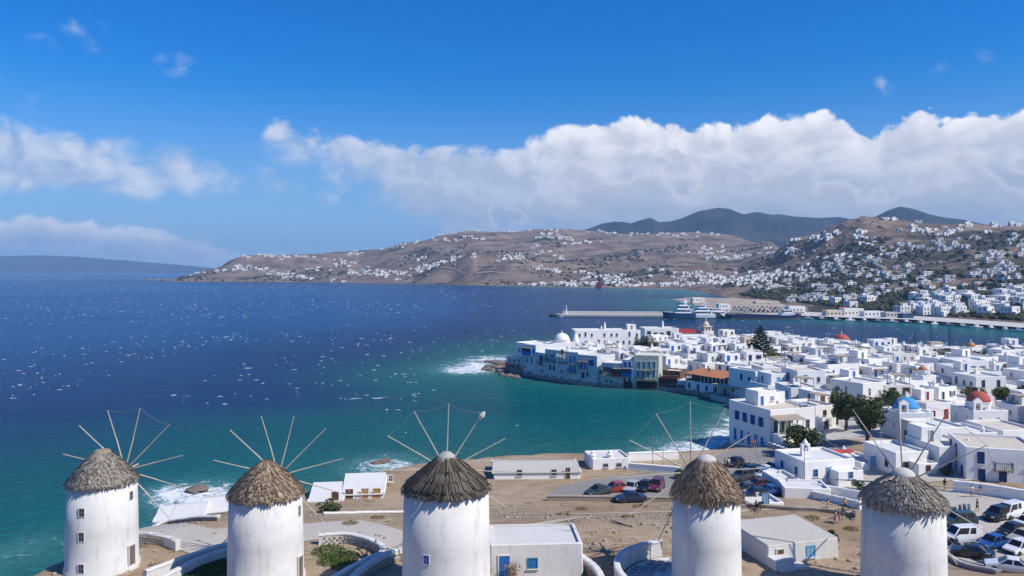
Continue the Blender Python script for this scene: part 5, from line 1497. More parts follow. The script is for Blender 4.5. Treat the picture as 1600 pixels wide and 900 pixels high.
place('tall shaded white house standing at the corner behind the tavern', 1143, 1166, 573, 236, 11, .55, wallm=WHITE, frame=DBLUE, extras=('staircase',))
place('white house with a blue street door at the turn of the waterfront', 1166, 1184, 580, 208, 10, .5, frame=BLUE, doorm=BLUE, extras=('antenna',))

# the big corner house over the little beach
def corner_house():
    rot = .34; w, dp, h = 11.0, 13.5, 7.7
    cxy = Vector((cx(1203, 151), 151)); v = Matrix.Rotation(rot, 2) @ Vector((w / 2, dp / 2)); c = cxy + v
    z = gz(c.x, c.y) - .1
    root = thing('corner_house', 'big white corner house with a reed-roofed balcony and bright blue side shutters above the beach', 'house', (c.x, c.y, z), rot)
    wall_shell(w, dp, h, .5).build('wall', WHITE, root)
    MB().box(-w / 2 + .283, w / 2 - .283, -dp / 2 + .283, dp / 2 - .283, h - .05, h + .06).build('roof', ROOFB, root)
    for u in (-4, -1.4, 1.2, 3.8): link('window', window_mesh(.8, 1.8, BLUE, GLASS, BLUE), root, (-w / 2, u, 4.5), -math.pi / 2)
    for u in (-4.4, -2.4, -.2, 2.2, 4.4): link('door', door_mesh(1.1, 2.4, BLUE, WHITE), root, (-w / 2, u, .2), -math.pi / 2)
    # balcony room
    bx0, bx1 = -w / 2 + .1, -w / 2 + 6.3; y0 = -dp / 2
    MB().box(bx0, bx1, y0 - 2.4, y0, 3.5, 3.75).build('balcony_floor', WHITE, root)
    for i in range(5): MB().box(-.1, .1, -.1, .1, 0, 2.75).build('post', WOOD if i % 2 else WHITE, root, (bx0 + .12 + i * (bx1 - bx0 - .24) / 4, y0 - 2.25, 3.75))
    for i in range(30): MB().box(-.025, .025, -.025, .025, 0, .95).build('baluster', BROWN, root, (bx0 + .15 + i * (bx1 - bx0 - .3) / 29, y0 - 2.26, 3.75))
    MB().box(bx0, bx1, y0 - 2.31, y0 - 2.2, 4.70, 4.77).build('rail', BROWN, root)
    b = MB(); n = 22
    for i in range(n): b.add([(bx0 - .3 + i * .3, y0 + .0, 7.0), (bx0 - .3 + (i + .9) * .3, y0 + .0, 7.0), (bx0 - .3 + (i + .9) * .3, y0 - 2.8, 6.5), (bx0 - .3 + i * .3, y0 - 2.8, 6.5), (bx0 - .3 + i * .3, y0, 7.1), (bx0 - .3 + (i + .9) * .3, y0, 7.1), (bx0 - .3 + (i + .9) * .3, y0 - 2.8, 6.6), (bx0 - .3 + i * .3, y0 - 2.8, 6.6)],
                             [(0, 1, 2, 3), (7, 6, 5, 4), (3, 2, 6, 7), (0, 3, 7, 4), (1, 5, 6, 2)])
    b.build('reed_roof', REED, root)
    for u, mm in ((-4.2, GREEN), (-2.4, GREEN), (-.6, GREEN)): link('door', door_mesh(1.15, 2.3, mm, WHITE), root, (u, y0, 3.78))
    link('window', window_mesh(.95, 1.7, GREYP, GLASS), root, (3.6, y0, 4.1)); link('window', window_mesh(.9, 1.2, GREYP, GLASS), root, (3.6, y0, 1.1))
    # ground-floor terrace and its awning
    t = wall_shell(w - .6, 3.2, 2.9, .5, .2); t.build('terrace', WHITE, root, (.1, y0 - 1.65 - .05, 0))
    a = MB(); a.add([(-w / 2 - .1, y0 - 3.4, 3.0), (1.5, y0 - 3.4, 3.0), (1.5, y0 - 6.6, 2.5), (-w / 2 - .1, y0 - 6.6, 2.5), (-w / 2 - .1, y0 - 3.4, 3.08), (1.5, y0 - 3.4, 3.08), (1.5, y0 - 6.6, 2.58), (-w / 2 - .1, y0 - 6.6, 2.58)], [(0, 1, 2, 3), (7, 6, 5, 4), (3, 2, 6, 7), (0, 3, 7, 4), (1, 5, 6, 2), (0, 4, 5, 1)])
    a.build('awning', AWN, root)
    for i in range(5): MB().box(-.06, .06, -.06, .06, 0, 2.55).build('awning_post', DBLUE, root, (-w / 2 + .1 + i * 1.65, y0 - 6.4, 0))
    # upper room
    rr = wall_shell(4.6, 4.2, 2.7, .3, .2, chamfer=.08); rr.v = [(p[0], p[1], max(p[2], 0)) for p in rr.v]
    up = rr.build('roof_room', WHITE, root, (-.8, 2.2, h + .06))
    link('window', window_mesh(.95, .95, WHITE, BLUE), up, (1.2, -2.1, .9)); link('door', door_mesh(.9, 2.0, BLUE, WHITE), up, (-1.3, -2.1, .03))
    rr = wall_shell(4.0, 4.6, 2.0, .3, .2, chamfer=.08); rr.v = [(p[0], p[1], max(p[2], 0)) for p in rr.v]
    rr.build('roof_room', WHITE, root, (3.0, 4.0, h + .06))
    link('chimney', chimney_mesh(1), root, (2.0, 1.0, h + .06)); link('air_conditioner', aircon_mesh(), root, (4.2, -3.0, h + .06)); link('water_tank', tank_mesh(), root, (3.5, -5.5, h + .06)); link('satellite_dish', dish_mesh(), root, (.2, -2.0, h + .06))
    BLOCK.append((c.x, c.y, 9.5)); BLOCK.append((c.x - 3, c.y - 8, 6)); LMK.append(('the big corner house', c.x, c.y))
corner_house()
place('white side house with dark windows joined to the big corner house', 1262, 1300, 634, 164, 9, .3, frame=BROWN, extras=('pergola',), skip=.1)

# houses round the plaza
place('low white chapel-like house with a red roof edge beside the seafront tree', 1244, 1332, 719, 122, 8.5, .22, base=3.4, frame=LBLUE, doorm=LBLUE, roofm=ROOFW, extras=('annex',), skip=.15)
def small_things_r1():
    g = MB(); g.box(-.75, .75, -.3, .3, 0, 1.1); g.box(-.75, -.4, -.3, .3, 1.1, 2.0); g.box(.4, .75, -.3, .3, 1.1, 2.0); g.box(-.75, .75, -.3, .3, 2.0, 2.3); g.lathe([(.5, 2.3), (.35, 2.7), (.05, 3.1)], 8)
    x, y = put(1258, 126.5); o = g.build('bell_gable', WHITE, None, (x, y, ht(724, 123) + .1), .2); tag(o, 'small white bell gable over the low chapel-like house', 'bell gable')
    x, y = put(1302, 131.5)
    b = MB(); b.add([(-3.6, -.5, 0), (3.6, -.5, 0), (3.6, .5, .25), (-3.6, .5, .25), (-3.6, -.5, -.2), (3.6, -.5, -.2), (3.6, .5, -.2), (-3.6, .5, -.2)], [(0, 1, 2, 3), (7, 6, 5, 4), (4, 5, 1, 0), (5, 6, 2, 1), (6, 7, 3, 2), (7, 4, 0, 3)])
    o = b.build('red_roof_strip', REDR, None, (x, y, ht(706, 131.5)), .2); tag(o, 'narrow red roof behind the low chapel-like house', 'roof')
small_things_r1()
BLOCK.append((*put(1300, 134), 6))
place('white house with a dark doorway and a low annex facing the plaza', 1390, 1448, 706, 124, 8.5, .16, base=4.0, frame=BROWN, doorm=DARK, extras=('annex', 'antenna'), skip=.3)
place('tall white house with a pale blue door and roof terrace by the plaza', 1460, 1530, 697, 124, 9, .10, base=4.0, frame=GREYP, doorm=LBLUE, extras=('roof_room', 'chimney', 'balcony'), skip=.05)
o = place('large white house with dark blue doors, shutters and balcony at the frame edge', 1536, 1640, 702, 117, 11, -.30, base=4.0, frame=DBLUE, shut=None, pane=DBLUE, doorm=DBLUE, roofm=ROOFB, extras=('balcony',), win=(1.0, 1.75), skip=.1)
lm('the large house with dark blue doors', *put(1585, 120))
place('white house with blue windows below the red-domed church', 1450, 1512, 668, 137, 9, .14, frame=DBLUE, extras=('antenna', 'satellite_dish'), skip=.1)
place('plain white house with a blank wall below the red-domed church', 1516, 1556, 676, 138, 9, .12, wallm=WHITE3, windows=False, extras=('chimney',))
place('white house with a beige flat roof under the red-domed church', 1560, 1625, 672, 141, 10, .1, roofm=ROOFB, frame=GREYP, extras=('annex', 'satellite_dish'), skip=.3)
place('small white cube house at the plaza behind the stone seat wall', 1336, 1378, 722, 128, 7.5, .2, base=3.7, frame=LBLUE, extras=('chimney',), skip=.3)
# low roofs between the plaza and the beach car park
place('long low white building with dark windows beside the beach car park', 1212, 1250, 750, 117, 6, .1, base=3.2, frame=GREYP, skip=.4)
place('low white workshop with a flat roof and yard beside the car park', 1166, 1222, 786, 107, 6.5, .12, base=3.7, frame=GREYP, doorm=LBLUE, skip=.4, extras=('air_conditioner',))
place('low white walled store at the seaward corner of the plaza', 1230, 1300, 763, 112, 5, -.12, base=3.4, windows=False, door=False)
# foreground, between the last two windmills
def field_house():
    x, y = put(1222, 76.2); z = gz(x, y) - .35
    root = thing('field_house', 'low white cottage with a sloping grey roof and small blue window between two windmills', 'house', (x, y, z), .28)
    w, d, h = 7.9, 6.6, 2.1
    wall_shell(w, d, h, .12, .3, .1).build('wall', MILLW, root)
    b = MB(); b.add([(-w / 2 + .05, -d / 2 + .05, h + .14), (w / 2 - .05, -d / 2 + .05, h + .14), (w / 2 - .05, d / 2 - .05, h + .35), (-w / 2 + .05, d / 2 - .05, h + .35), (-w / 2 + .05, -d / 2 + .05, h - .2), (w / 2 - .05, -d / 2 + .05, h - .2), (w / 2 - .05, d / 2 - .05, h - .2), (-w / 2 + .05, d / 2 - .05, h - .2)],
                    [(0, 1, 2, 3), (4, 5, 1, 0), (5, 6, 2, 1), (6, 7, 3, 2), (7, 4, 0, 3)])
    b.build('roof', mat('grey_lime_roof', (.47, .44, .39), .9, .12, .5, stain=(.36, .33, .29)), root)
    link('window', window_mesh(1.0, 1.05, LBLUE, LBLUE), root, (.8, -d / 2 - .02, .75)); link('door', door_mesh(.9, 1.75, BROWN, MILLW), root, (-2.6, -d / 2 - .04, .1))
    s = MB(); s.box(-1.5, 1.5, -1.2, .1, -.5, .6); s.build('bench', MILLW, root, (-2.2, -d / 2 - .6, 0))
    p = MB(); p.box(-1.0, 1.0, -1.4, 0, 0, 1.3); p.build('oven', MILLW, root, (-w / 2 + .9, -d / 2 - .05, 0))
field_house()
def courtyard_house():
    x, y = put(834, 71.9); z = gz(x, y) - .15
    root = thing('courtyard_house', 'low white house with a bright blue door and blue window beside the ribbed-thatch windmill', 'house', (x, y, z), .06)
    w, d, h = 8.4, 5.6, 2.9
    wall_shell(w, d, h, .3, .3, .08).build('wall', MILLW, root)
    MB().box(-w / 2 + .31, w / 2 - .31, -d / 2 + .31, d / 2 - .31, h - .04, h + .08).build('roof', ROOFW, root)
    link('door', door_mesh(1.15, 2.2, BLUE, MILLW), root, (-2.9, -d / 2 - .02, .12)); link('window', window_mesh(.95, .9, TEAL, BLUE), root, (-.35, -d / 2 - .02, 1.1))
    for i, (px, dd, s) in enumerate(((757, 68.2, 1.0), (801, 68.2, .9))):
        X_, Y_ = put(px, dd); zz = gz(X_, Y_) + .0
        p = thing('flower_pot', ('clay pot of dry pink flowers left of the bright blue door', 'clay pot of dry pink flowers between the blue door and the blue window')[i], 'plant pot', (X_, Y_, zz), 0, 'pots by the blue door')
        MB().lathe([(.28, 0), (.40, .55), (.44, .6), (.44, .68), (.36, .66)], 14).build('pot', CLAY, p)
        rs = np.random.RandomState(i); q = rs.normal(size=(420, 3)) * np.array([.36, .36, .30]) * s + np.array([0, 0, 1.2]); V, T = leaf_cloud(q, .085, rs)
        link('flowers', np_mesh('flowers', V, T, [tint_mat('dry_flowers%d' % 0 if False else 'dry_flowers', (.12, .10, .05), (.52, .38, .30))], np.repeat(rs.rand(len(q)), 4)), p)
        tb = MB()
        for k in range(7): tb.tube((0, 0, .6), (rs.normal() * .2, rs.normal() * .2, 1.1), .015, .01, 4)
        tb.build('stems', GREEN, p)
courtyard_house()
# whitewashed sheds and terraces on the shore below the first two windmills
def shore_house(label, px0, px1, py_top, d, dp, rot, pitched, facing=None, items=(), base=None, name='shore_house', roofm=ROOFW):
    w = (px1 - px0) / F * d; x = cx((px0 + px1) / 2, d); y = d + dp / 2; z = (gz(x, y) if base is None else base) - .2
    h = ht(py_top, d) - z
    root = thing(name, label, 'house', (x, y, z), rot)
    wall_shell(w, dp, h - (.1 if pitched else .35), .1 if pitched else .35, .25, .05).build('wall', WHITE, root)
    if pitched:
        b = MB(); a, c = w / 2 + .15, dp / 2 + .2; hh = h + .005
        b.add([(-a, -c, hh), (a, -c, hh), (a, c, hh), (-a, c, hh), (-a, pitched[0] * dp, hh + pitched[1]), (a, pitched[0] * dp, hh + pitched[1]), (-a, -c, hh - .12), (a, -c, hh - .12), (a, c, hh - .12), (-a, c, hh - .12)], [(0, 1, 5, 4), (2, 3, 4, 5), (1, 2, 5), (3, 0, 4), (6, 7, 1, 0), (7, 8, 2, 1), (8, 9, 3, 2), (9, 6, 0, 3), (9, 8, 7, 6)])
        b.build('roof', roofm, root)
        for s in (-1, 1):
            e = MB(); e.box(s * a - .12, s * a + .12, -c, c, hh - .1, hh + .12); e.build('roof_edge', WHITE, root)
    else: MB().box(-w / 2 + .255, w / 2 - .255, -dp / 2 + .255, dp / 2 - .255, h - .4, h - .28).build('roof', ROOFW, root)
    for it in items:
        if it[0] == 'w': link('window', window_mesh(it[2], it[3], it[5], it[6]), root, (it[1] * w, -dp / 2, it[4]))
        else: link('door', door_mesh(it[2], it[3], it[4], WHITE), root, (it[1] * w, -dp / 2, .2))
    BLOCK.append((x, y, 6)); return root
PINE = mat('varnished_pine', (.42, .24, .08), .5, .2, 3)
shore_house('white shore house with two varnished wooden doors and a sloping roof', 530, 592, 772, 112, 9.5, .12, (.1, 1.6), items=(('d', .05, 1.2, 2.0, PINE), ('w', .34, 1.1, 1.7, .35, PINE, PINE), ('d', -.34, 1.3, 2.0, BROWN)))
shore_house('lower white lean-to joined to the shore house with wooden doors', 478, 528, 783, 109.5, 8, .12, (.25, 1.1), items=(('w', .3, 1.0, 1.1, .9, BROWN, BROWN),))
shore_house('long low white wall-house on the shore behind the ribbed windmill', 592, 690, 764, 121, 5, -.05, None, items=(('w', -.3, .8, 1.0, .9, WHITE, GLASS),))
shore_house('flat grey shore building behind the ribbed windmill', 770, 905, 738, 125, 8, .03, (.05, .7), items=(('w', .2, .9, .9, .9, GREYP, GLASS), ('w', -.2, .9, .9, .9, GREYP, GLASS), ('d', .36, 1.0, 2.0, BROWN)), roofm=mat('grey_lime_roof', (.47, .44, .39), .9, .12, .5, stain=(.36, .33, .29)))
shore_house('white terrace house with knobbed chimneys at the car park edge', 921, 982, 716, 131.5, 6, .14, None, items=(('w', -.15, .9, .6, .7, GREYP, GLASS), ('w', .2, .9, .6, .7, GREYP, GLASS)))
for i, px in enumerate((926, 953)):
    x, y = put(px, 132.6 + i * .4)
    o = MB().lathe([(.55, 0), (.5, .7), (.62, .75), (.62, .95), (.3, 1.05), (.32, 1.4), (.05, 1.6)], 12).build('roof_chimney', WHITE, None, (x, y, ht(719, 132.4)))
    tag(o, ('round white chimney on the outer corner of the terrace house', 'round white chimney in the middle of the terrace house roof')[i], 'chimney')
for k, (a, b_, lab) in enumerate([(((982, 137.5), (1060, 139)), 1.5, 'white seawall with a railing along the beach terrace'), (((982, 131.4), (1068, 128)), 1.1, 'pale wall between the beach terrace and the parked red cars')]):
    pts = [put(*a[0]), put((a[0][0] + a[1][0]) / 2, (a[0][1] + a[1][1]) / 2), put(*a[1])]
    yard_wall(lab, pts, b_, .4, cap=WHITE, face=WHITE)
shore_house('flat white terrace shed near the water between the first two windmills', 232, 302, 812, 99, 7, .3, (.2, .5), name='shore_shed')
shore_house('white sloping shed roof by the sea, nearest the plain windmill', 300, 352, 800, 104, 8, .35, (.0, .9), name='shore_shed')
shore_house('small white shed beside the paved path to the first windmill', 330, 362, 838, 92, 4, .2, None, name='shore_shed')
# walls round the plaza
yard_wall('long white wall along the seaward side of the beige plaza', [put(1240, 119), put(1270, 116), put(1310, 112.5), put(1345, 109)], 1.5, .4, cap=WHITE, face=WHITE)
yard_wall('lower white wall with small openings in front of the plaza', [put(1252, 114), put(1290, 110), put(1330, 106), put(1345, 104.5)], 1.0, .4, cap=WHITE, face=WHITE)
yard_wall('white wall at the back of the plaza under the cube house', [put(1258, 128), put(1320, 129.5), put(1385, 131)], .9, .4, cap=WHITE, face=WHITE)
yard_wall('rubble wall along the edge of the brown field', [put(1166, 106), put(1230, 104), put(1290, 103), put(1335, 101)], .5, .5, cap=STONE, face=STONE)
yard_wall('white stepped wall in front of the large house with dark blue doors', [put(1489, 113), put(1530, 111), put(1570, 109), put(1625, 106)], 1.6, .4, cap=WHITE, face=WHITE)
yard_wall('low pale kerb wall crossing the dirt before the shore house', [put(505, 93), put(560, 95.5), put(610, 98), put(660, 99)], .35, .45, cap=MILLW, face=STONE)
yard_wall('broken low wall across the dirt between the first two windmills', [put(232, 88), put(262, 90), put(300, 88), put(342, 86)], .5, .45, cap=MILLW, face=STONE)
yard_wall('low stone kerb wall of the car park behind the last windmill', [put(1478, 87), put(1500, 83), put(1530, 79), put(1560, 75.5)], .45, .5, cap=CONC, face=STONE)

# ================================================================== plain houses of the town
TOWN = [(4, 283), (22, 262), (40, 252), (62, 240), (72, 222), (66, 205), (70, 186), (78, 172), (96, 160), (112, 138), (138, 132), (200, 180), (236, 282), (200, 292), (156, 310), (114, 340), (82, 354), (58, 352), (34, 334), (20, 312), (8, 294)]
# paths of alleys run roughly square to the shore
rt = R(15)
cells = []
u = -200.0
RT = random.Random(5)
while u < 520:
    v = -60.0
    cw = RT.uniform(7.6, 11.0)
    while v < 560:
        cd = RT.uniform(7.6, 10.4)
        uu, vv = u + cw / 2, v + cd / 2
        x = uu * math.cos(rt) - vv * math.sin(rt); y = uu * math.sin(rt) + vv * math.cos(rt)
        cells.append((x, y, cw, cd)); v += cd + RT.choice((.15, .15, 1.6))
    u += cw + RT.choice((.15, 1.8))
cells = [c for c in cells if inside(TOWN, c[0], c[1]) and c[0] < .735 * c[1] + 3]
cells.sort(key=lambda c: c[1])
col_names = {WHITE.name: 'white', WHITE2.name: 'cream-white', WHITE3.name: 'bluish-white', GREYW.name: 'grey', OCHRE.name: 'ochre', CREAM.name: 'cream'}
for (x, y, cw, cd) in cells:
    if any((x - bx) ** 2 + (y - by) ** 2 < (br + min(cw, cd) * .36) ** 2 for bx, by, br in BLOCK): continue
    if len(HOUSES) >= 292: break
    w, d = cw - .6, cd - .6
    h = RT.choices((3.1, 3.5, 5.6, 6.2, 6.8), (2, 2, 3, 3, 1.2))[0] + RT.uniform(-.2, .3)
    if y > 235: h = RT.choices((3.0, 3.3, 4.9, 5.3), (2, 2, 3, 2))[0] + RT.uniform(-.15, .25)
    two = h > 4.5 and RT.random() < .62
    if y < 175: h = min(h, 5.8)
    wm = RT.choices((WHITE, WHITE2, WHITE3, GREYW, CREAM), (10, 3, 3.5, .5, .3))[0]
    colr, cn = RT.choices(((BLUE, 'blue'), (DBLUE, 'dark blue'), (BROWN, 'brown'), (GREYP, 'grey'), (GREEN, 'green'), (LBLUE, 'pale blue'), (TEAL, 'teal'), (REDP, 'red')), (5, 4, 4, 4, 1.6, 2.2, 1.2, .8))[0]
    shut = colr if RT.random() < .3 else None
    ex = []
    for e, p in (('roof_room', .38), ('chimney', .5), ('water_tank', .2), ('solar_heater', .12), ('antenna', .4), ('satellite_dish', .2), ('air_conditioner', .3), ('pergola', .2), ('balcony', .16), ('awning', .08)):
        if RT.random() < p: ex.append(e)
    if y > 235 and 'roof_room' in ex and RT.random() < .7: ex.remove('roof_room')
    if two:
        if 'roof_room' in ex: ex.remove('roof_room')
        if 'balcony' in ex: ex.remove('balcony')
        ex.insert(0, 'upper'); h0 = h; h = RT.uniform(2.9, 3.3)
    rm, rn = RT.choices(((ROOFW, 'white'), (ROOFB, 'beige')), (3, 1))[0]
    far = y > 300
    o = house(x, y, gz(x, y), w, d, h, rt + RT.choice((0, 0, .16, -.2)) + RT.uniform(-.05, .05), wallm=wm, frame=colr if RT.random() < .6 else WHITE, shut=shut, doorm=colr, roofm=rm, extras=ex, rng=RT, skip=.12, group='white houses of the old town',
              win=(.85, 1.15) if not far else (.9, 1.25))
    HOUSES.append((o, dict(st=2 if two else max(1, int(round(h / 3.1))), wall=col_names[wm.name], col=cn, shut=bool(shut), ex=ex, roof=rn, x=x, y=y)))
EXT = {'roof_room': 'a rooftop room', 'chimney': 'a chimney', 'water_tank': 'a water tank', 'solar_heater': 'a solar heater', 'antenna': 'an aerial', 'satellite_dish': 'a satellite dish', 'air_conditioner': 'a rooftop air conditioner', 'pergola': 'a roof pergola', 'balcony': 'a balcony', 'awning': 'an awning'}
LMK += [('the largest round tree', *put(1355, 146))] if False else []
used = set()
NUM = ['', 'second ', 'third ', 'fourth ', 'fifth ', 'sixth ', 'seventh ', 'eighth ', 'ninth ', 'tenth ']
for o, f in HOUSES:
    L = sorted((math.hypot(f['x'] - a, f['y'] - b), ph, f['x'] - a, f['y'] - b) for ph, a, b in LMK)
    st = ('single-storey', 'two-storey', 'three-storey')[min(2, f['st'] - 1)]
    rare = sorted([e for e in f['ex'] if e != 'upper'], key=lambda e: ['awning', 'solar_heater', 'pergola', 'water_tank', 'satellite_dish', 'balcony', 'air_conditioner', 'antenna', 'roof_room', 'chimney'].index(e))
    feats = [EXT[e] for e in rare]
    done = None
    for dist, ph, dx, dy in L[:4]:
        rel = 'close by' if dist < 16 else ('behind' if dy > abs(dx) * .8 else 'before' if -dy > abs(dx) * .8 else 'on the seaward side of' if dx < 0 else 'on the inland side of')
        if dist > 55 and rel in ('behind', 'before'): rel = 'far ' + rel if rel == 'behind' else 'well before'
        for k in range(4):
            if k == 0: ft = ('%s shutters' % f['col'] if f['shut'] else '%s door' % f['col'])
            elif k <= len(feats): ft = feats[k - 1]
            else: continue
            if ft.startswith(('a ', 'an ')): s = '%s %s house with %s %s %s' % (f['wall'], st, ft, rel, ph)
            else: s = '%s %s house with %s%s %s %s' % (f['wall'], st, '' if f['shut'] else 'a ', ft, rel, ph)
            if k == 0 and feats: s2 = '%s %s house with %s and %s %s %s' % (f['wall'], st, ft, feats[0], rel, ph)
            else: s2 = None
            for c in (s, s2):
                if c and c not in used and len(c.split()) <= 16: done = c; break
            if done: break
        if done: break
    if not done:
        d0, ph, dx, dy = L[0]
        base = '%s %s house with a %s door, %s-roofed' % (f['wall'], st, f['col'], f['roof'])
        for n in NUM[1:]:
            done = '%sclosest %s-trimmed %s house to %s' % (n, f['col'], f['wall'], ph)
            if done not in used: break
    used.add(done); o['label'] = done
print('town houses', len(HOUSES))
# ================================================================== the far hillsides: villages, scrub, trees
SCR_PTS = []
RH = random.Random(21)
CL = [  # column, row, spread, spread, count, slope of the string of houses
    (1520, 487, 80, 9, 46, .05), (1430, 492, 60, 5, 24, .05), (1570, 470, 40, 12, 34, 0), (1470, 470, 50, 9, 34, 0), (1440, 445, 35, 10, 16, 0), (1560, 428, 45, 14, 52, -.25), (1540, 405, 40, 8, 26, -.2), (1590, 385, 25, 18, 24, 0),
    (1480, 388, 60, 10, 34, 0), (1400, 392, 50, 12, 30, -.15), (1470, 360, 60, 8, 30, 0), (1400, 344, 24, 3, 14, 0), (1450, 346, 22, 2, 10, 0), (1560, 352, 40, 4, 14, 0), (1350, 372, 25, 6, 10, 0), (1280, 373, 45, 6, 26, -.1),
    (1330, 425, 40, 10, 22, 0), (1390, 430, 40, 10, 18, -.2), (1240, 432, 50, 9, 56, -.05), (1300, 412, 45, 10, 34, -.3), (1360, 410, 22, 6, 14, 0), (1190, 437, 45, 8, 60, 0), (1120, 441, 50, 5, 50, 0), (1080, 434, 35, 5, 20, 0),
    (1150, 402, 45, 6, 36, -.15), (1110, 393, 30, 6, 20, 0), (1230, 395, 30, 5, 10, 0), (955, 436, 40, 5, 44, .05), (930, 444, 45, 2, 30, 0), (880, 447, 60, 1.2, 26, 0), (1000, 446, 40, 2, 30, 0), (1060, 447, 35, 2, 26, 0),
    (1060, 367, 60, 2.5, 22, 0), (960, 364, 60, 3, 32, .02), (905, 380, 30, 4, 14, 0), (870, 372, 30, 5, 26, .1), (830, 362, 50, 2, 18, 0), (850, 392, 30, 7, 22, .3), (800, 405, 28, 4, 20, -.2), (740, 362, 18, 2.5, 8, 0), (730, 376, 40, 4, 16, 0),
    (690, 414, 45, 3.5, 46, -.32), (655, 421, 30, 3, 22, -.3), (660, 404, 18, 3, 10, 0), (600, 430, 32, 5, 46, .1), (560, 427, 24, 4, 14, 0), (640, 383, 40, 3, 20, -.3), (560, 397, 40, 3, 16, -.25), (870, 424, 30, 2.5, 22, .1), (1020, 424, 20, 2, 6, 0),
    (455, 432, 26, 3, 38, .12), (390, 421, 26, 3, 22, .1), (345, 424, 20, 2, 14, 0), (430, 402, 45, 2.5, 34, 0), (500, 423, 30, 3, 12, 0), (540, 414, 24, 3, 12, 0), (310, 430, 14, 2, 8, 0), (700, 446, 120, .8, 34, .01), (520, 441, 30, 1, 10, 0), (1272, 468, 40, 7, 24, 0), (1330, 468, 30, 8, 18, 0), (1300, 452, 34, 7, 24, 0), (1370, 456, 26, 6, 12, 0), (1210, 452, 30, 4, 14, 0)]
VILLA = mat('villa_wash', (.66, .64, .60), .9, .08, .3, rnd=.12)
def villa_mesh(k):
    def mk():
        r = random.Random(100 + k); b = MB()
        n = r.choice((2, 3, 3, 4)); x = -n * 2.6
        for i in range(n):
            w, d, h = r.uniform(4.2, 6.5), r.uniform(5, 7.5), r.choice((3.1, 3.4, 6.2, 6.4)); y = r.uniform(-1.2, 1.2)
            b.box(x, x + w, y - d / 2, y + d / 2, -4.5, h, 0, 'b'); b.box(x + .3, x + w - .3, y - d / 2 + .3, y + d / 2 - .3, h, h + .05, 1, 'b')
            for (p, q, s, t) in ((x, x + w, y - d / 2, y - d / 2 + .28), (x, x + w, y + d / 2 - .28, y + d / 2)): b.box(p, q, s, t, h, h + .4, 0, 'b')
            for (p, q) in ((x, x + .28), (x + w - .28, x + w)): b.box(p, q, y - d / 2 + .28, y + d / 2 - .28, h, h + .4, 0, 'b')
            for f in range(1 if h < 5 else 2):
                for j in range(2):
                    u = x + w * (.27 + .46 * j); b.box(u - .55, u + .55, y - d / 2 - .05, y - d / 2, f * 3.1 + .8, f * 3.1 + 2.3, 2)
                b.box(x - .05, x, y - .6, y + .6, f * 3.1 + .9, f * 3.1 + 2.2, 2); b.box(x + w, x + w + .05, y - .6, y + .6, f * 3.1 + .9, f * 3.1 + 2.2, 2)
            if r.random() < .35: b.box(x + .6, x + w - .6, y - d / 2 - 2.4, y - d / 2 - .02, 2.5, 2.7, 0); b.box(x + .7, x + .95, y - d / 2 - 2.3, y - d / 2 - 2.05, -3, 2.5, 0); b.box(x + w - .95, x + w - .7, y - d / 2 - 2.3, y - d / 2 - 2.05, -3, 2.5, 0)
            x += w + .02
        return b.mesh('hillside_house', [VILLA, ROOFW, GLASS])
    return cached(('villa', k), mk)
spots = []
for (px, py, sx, sy, n, sl) in CL:
    for i in range(int(n * .82) + 1 if n else 0):
        dx = RH.gauss(0, .55) * sx; q = (px + dx, py + dx * sl + RH.gauss(0, .6) * sy)
        if q[0] > 1690: continue
        h = hill_hit(*q)
        if h is None or h[2] < 1.6: continue
        if h[1] < 560 and h[2] < 3: continue
        sc = .80 if h[1] < 900 else .84 if h[1] < 1400 else .98
        gap = 8.5 * sc * RH.uniform(.9, 1.4)
        if any((h[0] - a) ** 2 + (h[1] - b) ** 2 < gap * gap for a, b, *_ in spots): continue
        spots.append((h[0], h[1], h[2], sc * .84, q[0], q[1]))
spots.sort(key=lambda s: s[1])
